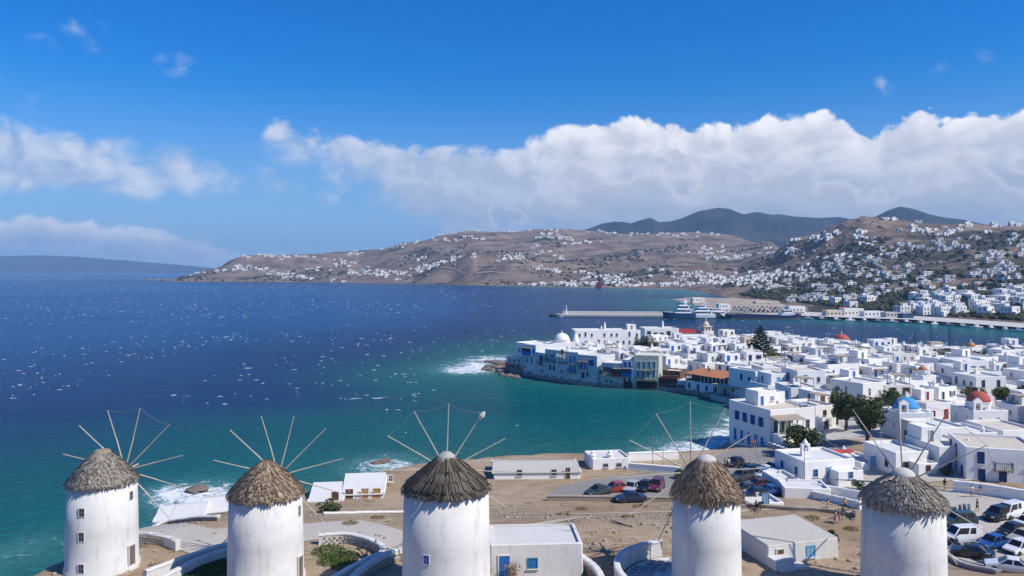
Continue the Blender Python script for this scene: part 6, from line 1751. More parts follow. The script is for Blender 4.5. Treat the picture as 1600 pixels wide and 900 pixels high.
# the nearest are houses with their own windows and doors
HL_MARK = [('the round white far windmill', *put(1425, 655)), ('the quay steps', *put(1380, 575)), ('the harbour road bend', *put(1500, 545)), ('the low port headland', *put(1250, 690))]
HV = ['above the harbour quay', 'on the terraces of the opposite hill', 'high on the opposite hill']
near_used = set()
def hill_label(px, d, z, i, feat):
    return None
for i, (x, y, z, sc, px, py) in enumerate(spots[:70]):
    w, d = RH.uniform(8, 12), RH.uniform(7, 9.5); h = RH.choice((3.2, 6.1, 6.3, 6.6))
    colr, cn = RH.choice(((BLUE, 'blue'), (DBLUE, 'dark blue'), (BROWN, 'brown'), (GREYP, 'grey'), (LBLUE, 'pale blue')))
    ex = [e for e, p in (('roof_room', .35), ('chimney', .4), ('pergola', .3), ('annex', .35), ('balcony', .3)) if RH.random() < p]
    o = house(x, y, z, w, d, h, RH.uniform(.1, .5), frame=colr, doorm=colr, extras=ex, rng=RH, skip=.1, win=(1.0, 1.4), name='hillside_house', group='white houses on the hill across the harbour')
    pl = 'just above the harbour quay' if z < 9 else 'on the lower terraces across the harbour' if z < 22 else 'midway up the hill across the harbour'
    st = 'one-storey' if h < 4 else 'two-storey'
    e = [EXT[q] for q in ex if q in EXT] or ['a plain roof']
    pl = {'just above the harbour quay': 'above the harbour quay', 'on the lower terraces across the harbour': 'on the terraces across the harbour', 'midway up the hill across the harbour': 'midway up the opposite hill'}[pl]
    base = 'white %s house with %s windows, %s' % (st, cn, pl)
    lab = None
    for c in [base] + ['white %s house with %s windows and %s, %s' % (st, cn, q, pl) for q in e]:
        if c not in near_used and len(c.split()) <= 16: lab = c; break
    if lab is None:
        side = 'towards the moored ships' if px < 1330 else 'below the far round windmill' if px < 1450 else 'opposite the red-domed church' if px < 1560 else 'near the bay bend'
        for c in ['white %s house with %s windows %s %s' % (st, cn, side, pl)] + ['white %s house with %s windows and %s %s %s' % (st, cn, q, side, pl) for q in e]:
            if c not in near_used and len(c.split()) <= 16: lab = c; break
    if lab is None:
        n = 2
        while True:
            side = 'from the moored ships' if px < 1330 else 'from the far round windmill' if px < 1450 else 'from the bay bend'
            lab = '%s%s-windowed white house %s, counted %s' % (NUM[min(n, 9)], cn, pl, side) if n < 10 else 'white house with %s windows %s number' % (cn, pl)
            if lab not in near_used or n > 12: break
            n += 1
    near_used.add(lab); o['label'] = lab
ZONES = [(1425, 474, 'near the round sailless mill'), (1505, 452, 'around the hillside chapel with the red dome'), (1570, 440, 'on the steep white terraces at the frame edge'), (1560, 425, 'stepping up the ridge at the frame edge'), (1545, 404, 'under the shoulder of the ridge at the frame edge'), (1590, 380, 'on the top slope at the frame edge'), (1480, 388, 'in the middle of the upper slope under the summit'),
         (1400, 392, 'below the rocky summit'), (1470, 360, 'close under the flat hill crest'), (1400, 344, 'on the crest beside the summit'), (1350, 372, 'on the bare brow beneath the summit'), (1280, 373, 'on the dark ridge beside the gap to the blue mountains'), (1330, 425, 'among dark scrub above the harbour road'), (1390, 430, 'among trees halfway up the hill'), (1440, 445, 'on the green terraces above the round mill'),
         (1240, 432, 'in the dense village above the green mound'), (1300, 412, 'strung up the slope under the brow'), (1190, 437, 'at the back of the marina village'), (1120, 441, 'at the head of the bay by the turquoise shallows'), (1080, 434, 'above the turquoise shallows'), (1150, 402, 'on the brown middle slope behind the bay'), (1110, 393, 'high on the brown slope behind the bay'), (1230, 395, 'in the hollow below the dark ridge'), (955, 436, 'in the beach village beyond the red ferry'), (1520, 480, 'in the rows above the harbour bend')]
for i, (x, y, z, sc, px, py) in enumerate(spots[70:290]):
    kk = RH.randint(0, 11); me = villa_mesh(kk)
    o = link('hillside_house', me, None, (x, y, z + .3), RH.uniform(-.1, .7), sc * RH.uniform(.85, 1.1))
    g = min(ZONES, key=lambda q: (q[0] - px) ** 2 + 9 * (q[1] - py) ** 2)[2]
    co = [v.co for v in me.vertices]; wd = max(c.x for c in co) - min(c.x for c in co); hh = max(c.z for c in co)
    kind_ = ('wide ' if wd > 17 else 'narrow ' if wd < 12 else '') + ('two-storey' if hh > 5 else 'low flat') + ' white house '
    tag(o, kind_ + g, 'house', 'white houses ' + g)
V, T, MI = [], [], []
far_b = [villa_mesh(k) for k in range(12)]
arr = []
for me in far_b:
    me.calc_loop_triangles()
    co = np.empty(len(me.vertices) * 3, np.float32); me.vertices.foreach_get('co', co)
    ti = np.empty(len(me.loop_triangles) * 3, np.int32); me.loop_triangles.foreach_get('vertices', ti)
    mi = np.empty(len(me.loop_triangles), np.int32); me.loop_triangles.foreach_get('material_index', mi)
    arr.append((co.reshape(-1, 3), ti.reshape(-1, 3), mi))
off = 0
for (x, y, z, sc, px, py) in spots[290:]:
    co, ti, mi = arr[RH.randint(0, 11)]; a = RH.uniform(-.2, .7); s = sc * RH.uniform(.8, 1.15); c_, s_ = math.cos(a) * s, math.sin(a) * s
    V.append(np.stack([co[:, 0] * c_ - co[:, 1] * s_ + x, co[:, 0] * s_ + co[:, 1] * c_ + y, co[:, 2] * s + z + .3], 1)); T.append(ti + off); MI.append(mi); off += len(co)
me = np_mesh('far_village', np.concatenate(V), np.concatenate(T), [VILLA, ROOFW, GLASS]); me.polygons.foreach_set('material_index', np.concatenate(MI))
o = link('far_village', me); tag(o, 'mass of tiny white houses over the far brown hills', 'village', kind='stuff')
print('hill houses', len(spots))

# round old mill among the houses on the opposite hill
h = hill_hit(1427, 472) or hill_hit(1427, 478)
r_ = thing('round_mill', 'round white old mill without sails among the houses across the harbour', 'windmill', h)
MB().lathe([(4.6, -2), (4.2, 0), (3.9, 7.4), (4.05, 7.5), (4.05, 7.7)], 24).build('tower', WHITE, r_, smooth=False); MB().lathe([(4.1, 7.7), (2.5, 8.7), (.1, 9.4)], 24).build('roof', WHITE2, r_)
h = hill_hit(1505, 449) or hill_hit(1505, 452)
if h:
    r_ = thing('hillside_chapel', 'tiny chapel with a red dome on the hill across the harbour', 'church', h); MB().box(-3, 3, -3.5, 3.5, -2, 4).build('wall', WHITE, r_); dome_part(r_, 2.2, 4.0, DOMER)

# scrub and bushes
rs = np.random.RandomState(8)
BV, BT, BC = [], [], []
ico = bmesh.new(); bmesh.ops.create_icosphere(ico, subdivisions=1, radius=1.0); iv = np.array([v.co[:] for v in ico.verts]); it = np.array([[v.index for v in f.verts] for f in ico.faces]); ico.free()
cnt = 0; off = 0
sx = np.array([(s[0], s[1]) for s in spots])
for k in range(70000):
    if cnt > 15000: break
    d = math.exp(rs.uniform(math.log(480), math.log(2700))); px = rs.uniform(280, 1690)
    if px < 1120 and rs.rand() < .35: continue
    z = hill_z(px, d)
    if z < 2.2: continue
    x = cx(px, d)
    m = fbm(x, d, 150, 4, 61) + (.27 if px > 1190 and d < 1350 else .06)
    if z > 105 and px > 1200: m -= .35
    if m < .12 + rs.rand() * .25: continue
    if d < 700 and np.min((sx[:80, 0] - x) ** 2 + (sx[:80, 1] - d) ** 2) < 30: continue
    s = rs.uniform(.8, 2.4) * (1 + d / 1500); w = iv * np.array([s, s, s * rs.uniform(.5, .85)]) * rs.uniform(.7, 1.25, (len(iv), 1)) + np.array([x, d, z + s * .2])
    BV.append(w); BT.append(it + off); BC.append(np.full(len(iv), rs.beta(2, 2.2)) + rs.uniform(-.15, .15, len(iv))); off += len(iv); cnt += 1
o = link('scrub', np_mesh('scrub', np.concatenate(BV), np.concatenate(BT), [SCRUB], np.clip(np.concatenate(BC), 0, 1))); tag(o, 'dark scrub and bushes over the hillsides', 'scrub', kind='stuff')
# boulders and outcrops on the hill brow
BV, BT, off = [], [], 0
for k in range(9000):
    d = math.exp(rs.uniform(math.log(700), math.log(2600))); px = rs.uniform(400, 1690); z = hill_z(px, d)
    if z < 12: continue
    x = cx(px, d)
    if fbm(x, d, 120, 3, 71) < .10: continue
    s = rs.gamma(2, .8) * (.8 + d / 2200); w = iv * np.array([s, s, s * .8]) * rs.uniform(.6, 1.3, (len(iv), 1)) + np.array([x, d, z + s * .15])
    BV.append(w); BT.append(it + off); off += len(iv)
o = link('outcrops', np_mesh('outcrops', np.concatenate(BV), np.concatenate(BT), [mat('granite', (.23, .19, .165), .95, .3, .3)])); tag(o, 'granite boulders strewn over the brown hills', 'rocks', kind='stuff')
# trees one can tell apart on the hill across the harbour
tp = tree('dark round tree among the white houses across the harbour', 0, 0, 0, 6, 7, 31, n=520, size=.75, lobes=6, group='trees among the houses across the harbour', name='hillside_tree')
k = 0
for i in range(900):
    px, py = RH.uniform(1230, 1660), RH.uniform(395, 492); h = hill_hit(px, py)
    if h is None or h[2] < 4 or fbm(h[0], h[1], 90, 3, 44) < .02 or any((h[0] - a) ** 2 + (h[1] - b) ** 2 < 42 for a, b, *_ in spots): continue
    o = tp if k == 0 else copy_tree(tp)
    o.location = (h[0], h[1], h[2] - .3); o.rotation_euler = (0, 0, RH.uniform(0, 6)); o.scale = (RH.uniform(.7, 1.25),) * 3
    zt_ = min(ZONES, key=lambda q: (q[0] - px) ** 2 + 9 * (q[1] - py) ** 2)[2]; sz_ = 'large' if o.scale[0] > 1.05 else 'small' if o.scale[0] < .85 else 'mid-sized'
    o['label'] = sz_ + ' dark round tree ' + zt_
    o['group'] = 'dark trees ' + zt_
    k += 1
    if k >= 110: break
# road wall cut across the far spur
b = MB()
pts = [hill_hit(p, q) for p, q in ((690, 421), (705, 424), (722, 427), (745, 429), (770, 430), (795, 431))]
pts = [p for p in pts if p]
for p, q in zip(pts, pts[1:]): b.add([(p[0], p[1] - 3, p[2] + .2), (q[0], q[1] - 3, q[2] + .2), (q[0], q[1] + 3, q[2] + 2.2), (p[0], p[1] + 3, p[2] + 2.2), (p[0], p[1] - 3, p[2] - 3), (q[0], q[1] - 3, q[2] - 3)], [(0, 1, 2, 3), (4, 5, 1, 0)])
o = b.build('far_road', mat('road_cut', (.34, .28, .23), .95)); tag(o, 'pale road cut across the far brown spur', kind='structure')
# ================================================================== breakwater, light, ships
def breakwater():
    a, b_ = Vector(put(878, 612)), Vector(put(1062, 602)); L = (b_ - a).length; ang = math.atan2((b_ - a).y, (b_ - a).x); m = (a + b_) / 2
    r = thing('breakwater', 'long white concrete breakwater with a walkway wall', 'breakwater', (m.x, m.y, 0), ang)
    MB().box(-L / 2, L / 2, -3.0, 4.5, -3, 1.7).build('mole', CONC, r); MB().box(-L / 2 + .5, L / 2, 1.6, 3.6, 1.7, 4.2).build('wave_wall', mat('pale_concrete', (.62, .57, .50), .9, .1, .3), r)
    n = 24
    for i in range(n):
        x = -L / 2 + L * (i + .5) / n; MB().box(-1.95, 1.95, -.12, .0, .2, 1.5).build('fender_panel', mat('stained_concrete', (.45, .40, .35), .9, .2, .5), r, (x, -3.0, 0))
    MB().lathe([(4.5, -3), (4.5, 2.0), (3.9, 2.1)], 16).build('mole_head', CONC, r, (-L / 2 - 1, .8, 0))
    rng = random.Random(9)
    for i in range(9):
        s = rng.uniform(1.2, 2.2); k = MB(); k.loft([[(s * rng.uniform(.7, 1.1) * math.cos(2 * math.pi * j / 7), s * rng.uniform(.7, 1.1) * math.sin(2 * math.pi * j / 7), s * z) for j in range(7)] for z in (-.6, 0, .5)], 0)
        k.build('armour_rock', mat('dark_armour', (.05, .05, .05), .9), r, (-L / 2 - 5 - rng.uniform(-1, 4), rng.uniform(-4, 5), .4))
    x, y = put(884.5, 611)
    l = thing('harbour_light', 'small white harbour light tower at the seaward end of the breakwater', 'lighthouse', (x, y, 2.0))
    MB().lathe([(1.1, 0), (1.0, .6), (.7, .7), (.55, 4.6), (.95, 4.7), (.95, 4.95)], 14).build('tower', WHITE, l)
    MB().lathe([(.45, 4.95), (.45, 5.9)], 10).build('lantern', GREEN, l); MB().lathe([(.6, 5.9), (.3, 6.4), (.04, 7.2)], 10).build('cap', WHITE, l)
    g = MB()
    for i in range(10): a_ = 2 * math.pi * i / 10; g.tube((.9 * math.cos(a_), .9 * math.sin(a_), 4.95), (.9 * math.cos(a_), .9 * math.sin(a_), 5.75), .03, .03, 4)
    g.build('gallery_rail', GREYP, l)
breakwater()
def hull_mesh(name, L, B, D, mats, flare=.25, sheer=1.0, stern=.85, wl=.6):
    b = MB(); rings = []; N = 14
    for i in range(N + 1):
        t = i / N; x = -L / 2 + L * t
        w = B / 2 * (stern + (1 - stern) * min(1, t * 4)) * (1 - max(0, (t - .55) / .45) ** 2.0)
        zt = D + sheer * max(0, (t - .35) / .65) ** 2; w = max(w, .03); xx = x + (max(0, (t - .8) / .2)) * .6
        rings.append([(x, -w * .55, -1.2), (x, -w * (1 - flare * .4), wl), (xx, -w, zt - .5), (xx, -w, zt), (xx, w, zt), (xx, w, zt - .5), (x, w * (1 - flare * .4), wl), (x, w * .55, -1.2)])
    n = 8; vs = [p for r in rings for p in r]; o = len(b.v); b.v += vs
    for j in range(N):
        for k in range(n):
            k2 = (k + 1) % n; b.f.append((j * n + k, j * n + k2, (j + 1) * n + k2, (j + 1) * n + k)); b.m.append({0: 1, 1: 0, 2: 0, 3: 2, 4: 0, 5: 0, 6: 1, 7: 1}[k])
    b.f += [tuple(range(n - 1, -1, -1)), tuple(range(N * n, N * n + n))]; b.m += [0, 0]
    return b.mesh(name, mats)
HB = mat('blue_hull', (.02, .07, .17), .35, .08, .3, coat=.3); HW = mat('white_hull', (.78, .79, .80), .3, .03, .3, coat=.3); HN = mat('navy_hull', (.015, .03, .09), .4, .1, .3); ANTI = mat('antifouling', (.30, .10, .08), .8, .1); DECK = mat('teak_deck', (.42, .34, .25), .8, .15, 1); SUP = mat('superstructure', (.80, .80, .80), .35, .04, .5, coat=.2); TINT = mat('tinted_glass', (.012, .014, .018), .1, .1, 1, spec=.6); STEEL = mat('grey_deck_steel', (.28, .29, .30), .7, .15, .5)
def yacht(label, px, d, L, B, hull, rot, tiers, funnel=None, D=3.2):
    x, y = put(px, d); r = thing('motor_yacht', label, 'yacht', (x, y, 0), rot, 'large yachts moored at the breakwater')
    link('hull', hull_mesh('hull', L, B, D, [hull, ANTI, DECK]), r)
    z = D
    for i, (x0, x1, h, wf) in enumerate(tiers):
        w = B * wf / 2; rk = .9
        b = MB(); b.loft([[(x0 * L, -w, z), (x1 * L, -w, z), (x1 * L, w, z), (x0 * L, w, z)], [(x0 * L + .2, -w * .96, z + h), (x1 * L - rk * h, -w * .9, z + h), (x1 * L - rk * h, w * .9, z + h), (x0 * L + .2, w * .96, z + h)]], 0)
        t = b.build('superstructure', SUP, r)
        g = MB(); zz = z + h * .42; g.loft([[(x0 * L + 1.0, -w - .03, zz), (x1 * L - .25 * h - .2, -w * .97 - .03, zz), (x1 * L - .25 * h - .2, w * .97 + .03, zz), (x0 * L + 1.0, w + .03, zz)], [(x0 * L + 1.2, -w * .965 - .03, zz + h * .36), (x1 * L - rk * h * .75, -w * .93 - .03, zz + h * .36), (x1 * L - rk * h * .75, w * .93 + .03, zz + h * .36), (x0 * L + 1.2, w * .965 + .03, zz + h * .36)]], 0)
        g.build('window_band', TINT, t)
        MB().box(x0 * L - 1.8, x1 * L - rk * h * .9, -w * 1.02, w * 1.02, z + h, z + h + .22).build('deck_overhang', SUP, t)
        z += h + .22
    m = MB(); xm = tiers[-1][0] * L + 1.5; m.tube((xm, 0, z), (xm - .8, 0, z + 4.0), .28, .1, 6); m.tube((xm - .4, -1.6, z + 2.2), (xm - .4, 1.6, z + 2.2), .08, .08, 5); m.lathe([(.1, z + 1.0), (.7, z + 1.3), (.7, z + 1.8), (.1, z + 2.1)], 10, (xm - 1.8, 0)); m.build('mast', SUP, r)
    rl = MB()
    for s in (-1, 1): rl.tube((L * .18, s * B * .40, D + 1.3), (L * .47, s * .3, D + 2.1), .05, .05, 4)
    rl.build('bow_rail', METAL, r)
    if funnel:
        f = MB(); f.box(-L * .2 - 1.2, -L * .2 + 1.2, -1.2, 1.2, z - 2.0, z + 1.6); f.build('funnel', funnel, r)
    return r
yacht('dark blue hulled expedition ship with white decks at the end of the breakwater', 1061, 585, 24, 8.5, HB, R(182), [(-.36, .18, 2.6, .88), (-.30, .10, 2.5, .8), (-.2, .04, 2.2, .6)], SUP, 4.4)
yacht('white motor yacht with raked dark window bands beside the blue ship', 1092, 588, 25, 7.6, HW, R(184), [(-.38, .26, 2.4, .86), (-.30, .14, 2.3, .76), (-.2, .04, 1.8, .6)], None, 3.0)
yacht('sleeker white motor yacht nearest the landing ferry', 1113, 593, 26, 7.0, HW, R(186), [(-.38, .24, 2.3, .86), (-.28, .10, 2.1, .72)], None, 2.6)
def landing_ferry():
    x, y = put(1190, 588); r = thing('landing_ferry', 'long low open-deck ferry with a navy hull, red waterline and bridge at one end', 'ferry', (x, y, 0), R(-1.5))
    L = 58; b = MB(); rings = []
    for i in range(13):
        t = i / 12; xx = -L / 2 + L * t; w = 5.6 * (1 - max(0, (t - .86) / .14) ** 2 * .5) * (1 - max(0, (.1 - t) / .1) ** 2 * .3); zt = 2.6 + 1.0 * max(0, (.12 - t) / .12) + 1.3 * max(0, (t - .85) / .15)
        rings.append([(xx, -w * .9, -1.2), (xx, -w, .8), (xx, -w, zt), (xx, -w + .35, zt), (xx, -w + .35, 1.6), (xx, w - .35, 1.6), (xx, w - .35, zt), (xx, w, zt), (xx, w, .8), (xx, w * .9, -1.2)])
    n = 10; b.v = [p for q in rings for p in q]
    for j in range(12):
        for k in range(n): b.f.append((j * n + k, j * n + (k + 1) % n, (j + 1) * n + (k + 1) % n, (j + 1) * n + k)); b.m.append({0: 1, 8: 1, 9: 1, 4: 2}.get(k, 0))
    b.f += [tuple(range(n - 1, -1, -1)), tuple(range(12 * n, 13 * n))]; b.m += [0, 0]
    b.build('hull', [HN, ANTI, STEEL], r)
    MB().box(L / 2 - 15, L / 2 - 5, -4.6, 4.6, 1.62, 4.4).build('deckhouse', SUP, r); br = MB().box(L / 2 - 13, L / 2 - 7, -3.6, 3.6, 4.4, 6.6).build('bridge', SUP, r); MB().box(L / 2 - 13.06, L / 2 - 6.94, -3.66, 3.66, 5.3, 6.1).build('window_band', TINT, br)
    MB().tube((L / 2 - 10, 0, 6.6), (L / 2 - 10, 0, 11), .2, .1, 6).build('mast', GREYP, r)
    rp = MB(); rp.add([(-L / 2 - .1, -4.2, 1.6), (-L / 2 - .1, 4.2, 1.6), (-L / 2 - 5, 4.2, 4.6), (-L / 2 - 5, -4.2, 4.6), (-L / 2 + .2, -4.2, 1.3), (-L / 2 + .2, 4.2, 1.3), (-L / 2 - 4.8, 4.2, 4.3), (-L / 2 - 4.8, -4.2, 4.3)], [(0, 1, 2, 3), (7, 6, 5, 4), (0, 4, 5, 1), (2, 6, 7, 3), (1, 5, 6, 2), (3, 7, 4, 0)])
    rp.build('bow_ramp', STEEL, r)
landing_ferry()
def red_ferry():
    x, y = put(936, 1560); r = thing('car_ferry', 'dark red ferry lying off the far bay village', 'ferry', (x, y, 0), R(80))
    link('hull', hull_mesh('hull', 46, 13, 5.5, [mat('dark_red_hull', (.18, .025, .045), .5), ANTI, STEEL]), r); MB().box(-18, 8, -5.6, 5.6, 5.5, 9.5).build('superstructure', mat('dark_red_hull', (.18, .025, .045)), r); MB().box(-12, 4, -5, 5, 9.5, 12.5).build('bridge', mat('dark_red_hull', (.18, .025, .045)), r); MB().box(-9, -5, -1.6, 1.6, 12.5, 16).build('funnel', DBLUE, r)
red_ferry()
def schooner():
    x, y = put(1459, 318); r = thing('sailing_ship', 'three-masted wooden sailing ship moored behind the town with a white deckhouse', 'sailing ship', (x, y, 0), R(176))
    link('hull', hull_mesh('hull', 24, 6, 2.6, [BROWN, ANTI, DECK]), r)
    MB().box(-5, 3, -2.2, 2.2, 2.6, 5.4).build('deckhouse', SUP, r); MB().box(-3, 2, -1.8, 1.8, 5.4, 7.3).build('wheelhouse', CREAM, r)
    for xx, hh in ((-6.5, 13), (1.0, 15.5), (7.6, 12)):
        MB().tube((xx, 0, 2.6), (xx, 0, hh), .2, .09, 6).build('mast', DARK, r); MB().tube((xx, -1.5, hh * .66), (xx, 1.5, hh * .66), .06, .06, 4).build('crosstree', DARK, r)
        s = MB()
        for q in (-1, 1): s.tube((xx, 0, hh * .95), (xx - 1.0, q * 2.6, 2.6), .03, .03, 3); s.tube((xx, 0, hh * .95), (xx + 1.2, q * 2.6, 2.6), .03, .03, 3)
        s.build('shrouds', DARK, r)
    MB().tube((11, 0, 3.2), (16.5, 0, 5.0), .16, .07, 5).build('bowsprit', DARK, r)
schooner()
for i, (px, d, hh) in enumerate(((1484, 322, 15), (1565, 330, 9), (1434, 326, 11), (1250, 372, 8))):
    x, y = put(px, d); r = thing('sailing_boat', ['sailing boat with one tall dark mast, lying inland of the three-masted ship', 'small sailing boat with a short mast nearest the bay bend', 'sailing boat with a slim mast on the seaward side of the three-masted ship', 'little moored sailboat behind the orange-roofed hall'][i], 'sailing boat', (x, y, 0), R(170 + i * 9), 'sailing boats moored behind the town')
    link('hull', hull_mesh('hull', 11, 3.2, 1.2, [HW if i else BROWN, ANTI, DECK], sheer=.4, wl=.2), r); MB().tube((.5, 0, 1.2), (.5, 0, hh), .11, .06, 6).build('mast', DARK if i == 0 else GREYP, r); MB().tube((.4, 0, 2.2), (-4.4, 0, 2.4), .08, .06, 5).build('boom', GREYP, r); MB().box(-2, 1.6, -1, 1, 1.2, 1.9).build('cabin', SUP, r)
# small boats moored along the far quay
for i in range(16):
    f = i / 15; px = 1262 + 330 * f; d = float(np.interp(px, [p for p, _ in FAR_COAST_PX], [q for _, q in FAR_COAST_PX])) - 6 - (i % 3)
    x, y = put(px, d); r = thing('motor_boat', 'small %s-hulled boat at the far quay %s' % (('white', 'dark blue', 'teal')[i % 3], ('just inland of the ferry', 'before the cream harbour buildings', 'below the round sailless mill', 'near the bay bend')[min(3, i // 4)]), 'boat', (x, y, 0), R(150 + 17 * (i % 5)), 'small boats along the far quay')
    link('hull', cached(('boat', i % 3), lambda: hull_mesh('hull', 7.5, 2.5, .9, [(HW, HB, TEAL)[i % 3], ANTI, DECK], sheer=.5, wl=.2)), r); link('cabin', cached('bcab', lambda: MB().box(-1.2, 1.4, -.8, .8, .9, 2.1).mesh('cabin', SUP)), r)
# port sheds on the low headland and the quay
for i, (px, d, w, dp, h, m, lab) in enumerate([(1242, 640, 14, 8, 4.5, WHITE, 'white port shed behind the ferry bridge'), (1300, 592, 13, 7, 4, CREAM, 'cream harbour store at the start of the quay'), (1330, 600, 16, 8, 5, WHITE2, 'long cream-white harbour building on the quay'), (1362, 585, 16, 7, 3.6, WHITE, 'low white quay building with a long flat roof'), (1392, 574, 12, 7, 3.4, GREYW, 'grey flat quay shed'), (1415, 562, 9, 6, 3.0, DBLUE, 'small dark kiosk with a white roof at the quay edge'),
                                            (1130, 705, 11, 6, 3.5, WHITE, 'white shed on the low headland behind the yachts'), (1090, 850, 14, 7, 4, WHITE2, 'pale shed far out on the low headland'), (1190, 760, 15, 7, 3.6, CREAM, 'cream shed in the middle of the port yard'), (1318, 640, 10, 6, 4.0, REDP, 'small red-walled building on the road above the quay')]):
    x, y = put(px, d); z = hill_z(px, d) if px > 1260 else 2.3; z = max(z, 2.0)
    r = thing('port_building', lab, 'shed', (x, y, z), .12); wall_shell(w, dp, h, .3, .25, chamfer=.05).build('wall', m, r); MB().box(-w / 2 + .253, w / 2 - .253, -dp / 2 + .253, dp / 2 - .253, h - .05, h + .05).build('roof', ROOFW, r)
    for k in range(int(w / 3)): link('window', window_mesh(1.2, 1.2, GREYP, GLASS), r, (-w / 2 + 1.5 + k * 3, -dp / 2, 1.2))
# ================================================================== cars, scooters, people, café tables
PAINT = {n: mat('car_paint_' + n, c, .35, .03, 1, spec=.5, coat=.6) for n, c in dict(red=(.30, .015, .015), silver=(.42, .43, .44), black=(.012, .012, .014), darkgrey=(.06, .065, .07), white=(.72, .72, .72), blue=(.015, .07, .25), navy=(.012, .02, .05), paleblue=(.22, .33, .45), maroon=(.12, .02, .03), green=(.03, .05, .04), beige=(.40, .36, .30)).items()}
HEADL = mat('headlamp_glass', (.6, .6, .58), .15, .05, 1, spec=.6); TAILL = mat('tail_lamp', (.35, .01, .01), .25, .05, 1); PLATE = mat('number_plate_blank', (.6, .6, .58), .5)
def car_meshes(kind):
    def mk():
        # side profile: (x from nose to tail, height) of body and of cabin
        L, W = {'hatch': (3.8, 1.68), 'sedan': (4.4, 1.74), 'suv': (4.3, 1.80), 'van': (4.5, 1.80)}[kind]
        hs = {'hatch': (.82, .92, 1.47), 'sedan': (.78, .92, 1.43), 'suv': (.98, 1.08, 1.72), 'van': (.98, 1.10, 1.88)}[kind]
        hood, belt, roof = hs
        f, k = -L / 2, L / 2
        cab = {'hatch': (f + .95, f + 1.65, k - .75, k - .12), 'sedan': (f + 1.15, f + 1.95, k - 1.45, k - .75), 'suv': (f + 1.05, f + 1.65, k - .45, k - .1), 'van': (f + .75, f + 1.45, k - .12, k - .05)}[kind]
        b = MB(); st = [(f, .32, .62, .80), (f + .12, .24, hood * .86, .93), (f + .6, .20, hood, 1), (cab[0], .20, belt, 1), (0, .20, belt, 1), (k - .5, .20, belt, 1), (k - .1, .26, belt * .98, .96), (k, .38, belt * .8, .88)]
        rings = []
        for x, z0, z1, w in st:
            w *= W / 2; zm = (z0 + z1) / 2
            rings.append([(x, -w * .92, z0), (x, -w, zm - .08), (x, -w * .985, zm + .12), (x, -w * .93, z1), (x, w * .93, z1), (x, w * .985, zm + .12), (x, w, zm - .08), (x, w * .92, z0)])
        b.loft(rings, 0)
        w0, w1 = W / 2 * .91, W / 2 * .74
        c0 = [(cab[0], -w0, belt - .02), (cab[3], -w0, belt - .02), (cab[3], w0, belt - .02), (cab[0], w0, belt - .02)]; c1 = [(cab[1], -w1, roof), (cab[2], -w1, roof), (cab[2], w1, roof), (cab[1], w1, roof)]
        c15 = [(cab[1] + .12, -w1 * .9, roof + .035), (cab[2] - .1, -w1 * .9, roof + .035), (cab[2] - .1, w1 * .9, roof + .035), (cab[1] + .12, w1 * .9, roof + .035)]
        b.loft([c0, c1, c15], 0)
        body = b.mesh('body', PAINT['white'], smooth=False)
        def face(p0, p1, q1, q0, m, out):    # glass inset on a cabin face
            P = [Vector(v) for v in (p0, p1, q1, q0)]; c = sum(P, Vector()) / 4; n = (P[1] - P[0]).cross(P[3] - P[0]).normalized() * out
            P = [c + (v - c) * m + n * .012 for v in P]; return [tuple(v) for v in P], [tuple(v - n * .05) for v in P]
        ws = []
        def glass(name, p0, p1, q1, q0, m, out):
            a, c = face(p0, p1, q1, q0, m, out); g = MB(); g.add(a + c, [(0, 1, 2, 3), (0, 4, 5, 1), (1, 5, 6, 2), (2, 6, 7, 3), (3, 7, 4, 0)]); ws.append((name, g.mesh(name, TINT)))
        glass('windscreen', c0[0], c0[3], c1[3], c1[0], .88, -1); glass('rear_window', c0[1], c0[2], c1[2], c1[1], .82, 1)
        lerp = lambda a, c, t: tuple(a[i] + (c[i] - a[i]) * t for i in range(3))
        for s in (0, 3):
            a0, a1, b0, b1 = (c0[0], c0[1], c1[0], c1[1]) if s == 0 else (c0[3], c0[2], c1[3], c1[2])
            for t0, t1 in ((.02, .5), (.5, .97)):
                if kind == 'van' and t0 > .4: t1 = .75
                glass('side_window', lerp(a0, a1, t0), lerp(a0, a1, t1), lerp(b0, b1, t1), lerp(b0, b1, t0), .84, 1 if s == 0 else -1)
        t = MB(); r = .31 if kind in ('hatch', 'sedan') else .35
        t.T = Matrix.Rotation(R(90), 4, 'X'); t.lathe([(r * .62, -.1), (r * .95, -.1), (r, -.06), (r, .06), (r * .95, .1), (r * .62, .1)], 16); tyre = t.mesh('tyre', DARK)
        rm = MB(); rm.T = t.T; rm.lathe([(.05, -.09), (r * .2, -.085), (r * .62, -.07), (r * .66, 0), (r * .62, .07), (r * .2, .085), (.05, .09)], 10); rim = rm.mesh('rim', METAL)
        hl = MB().box(-.06, .04, -.18, .18, -.07, .07).mesh('headlight', HEADL); tl = MB().box(-.03, .05, -.12, .12, -.14, .14).mesh('tail_light', TAILL)
        bp = MB().box(-.05, .05, -W / 2 * .86, W / 2 * .86, -.10, .10).mesh('bumper', DARK); mi = MB().box(-.07, .07, -.09, .09, -.06, .06).mesh('mirror', DARK)
        return dict(L=L, W=W, r=r, body=body, glass=ws, tyre=tyre, rim=rim, hl=hl, tl=tl, bp=bp, mi=mi, hood=hood, belt=belt, cab=cab, axle=(f + .78, k - .72))
    return cached(('car', kind), mk)
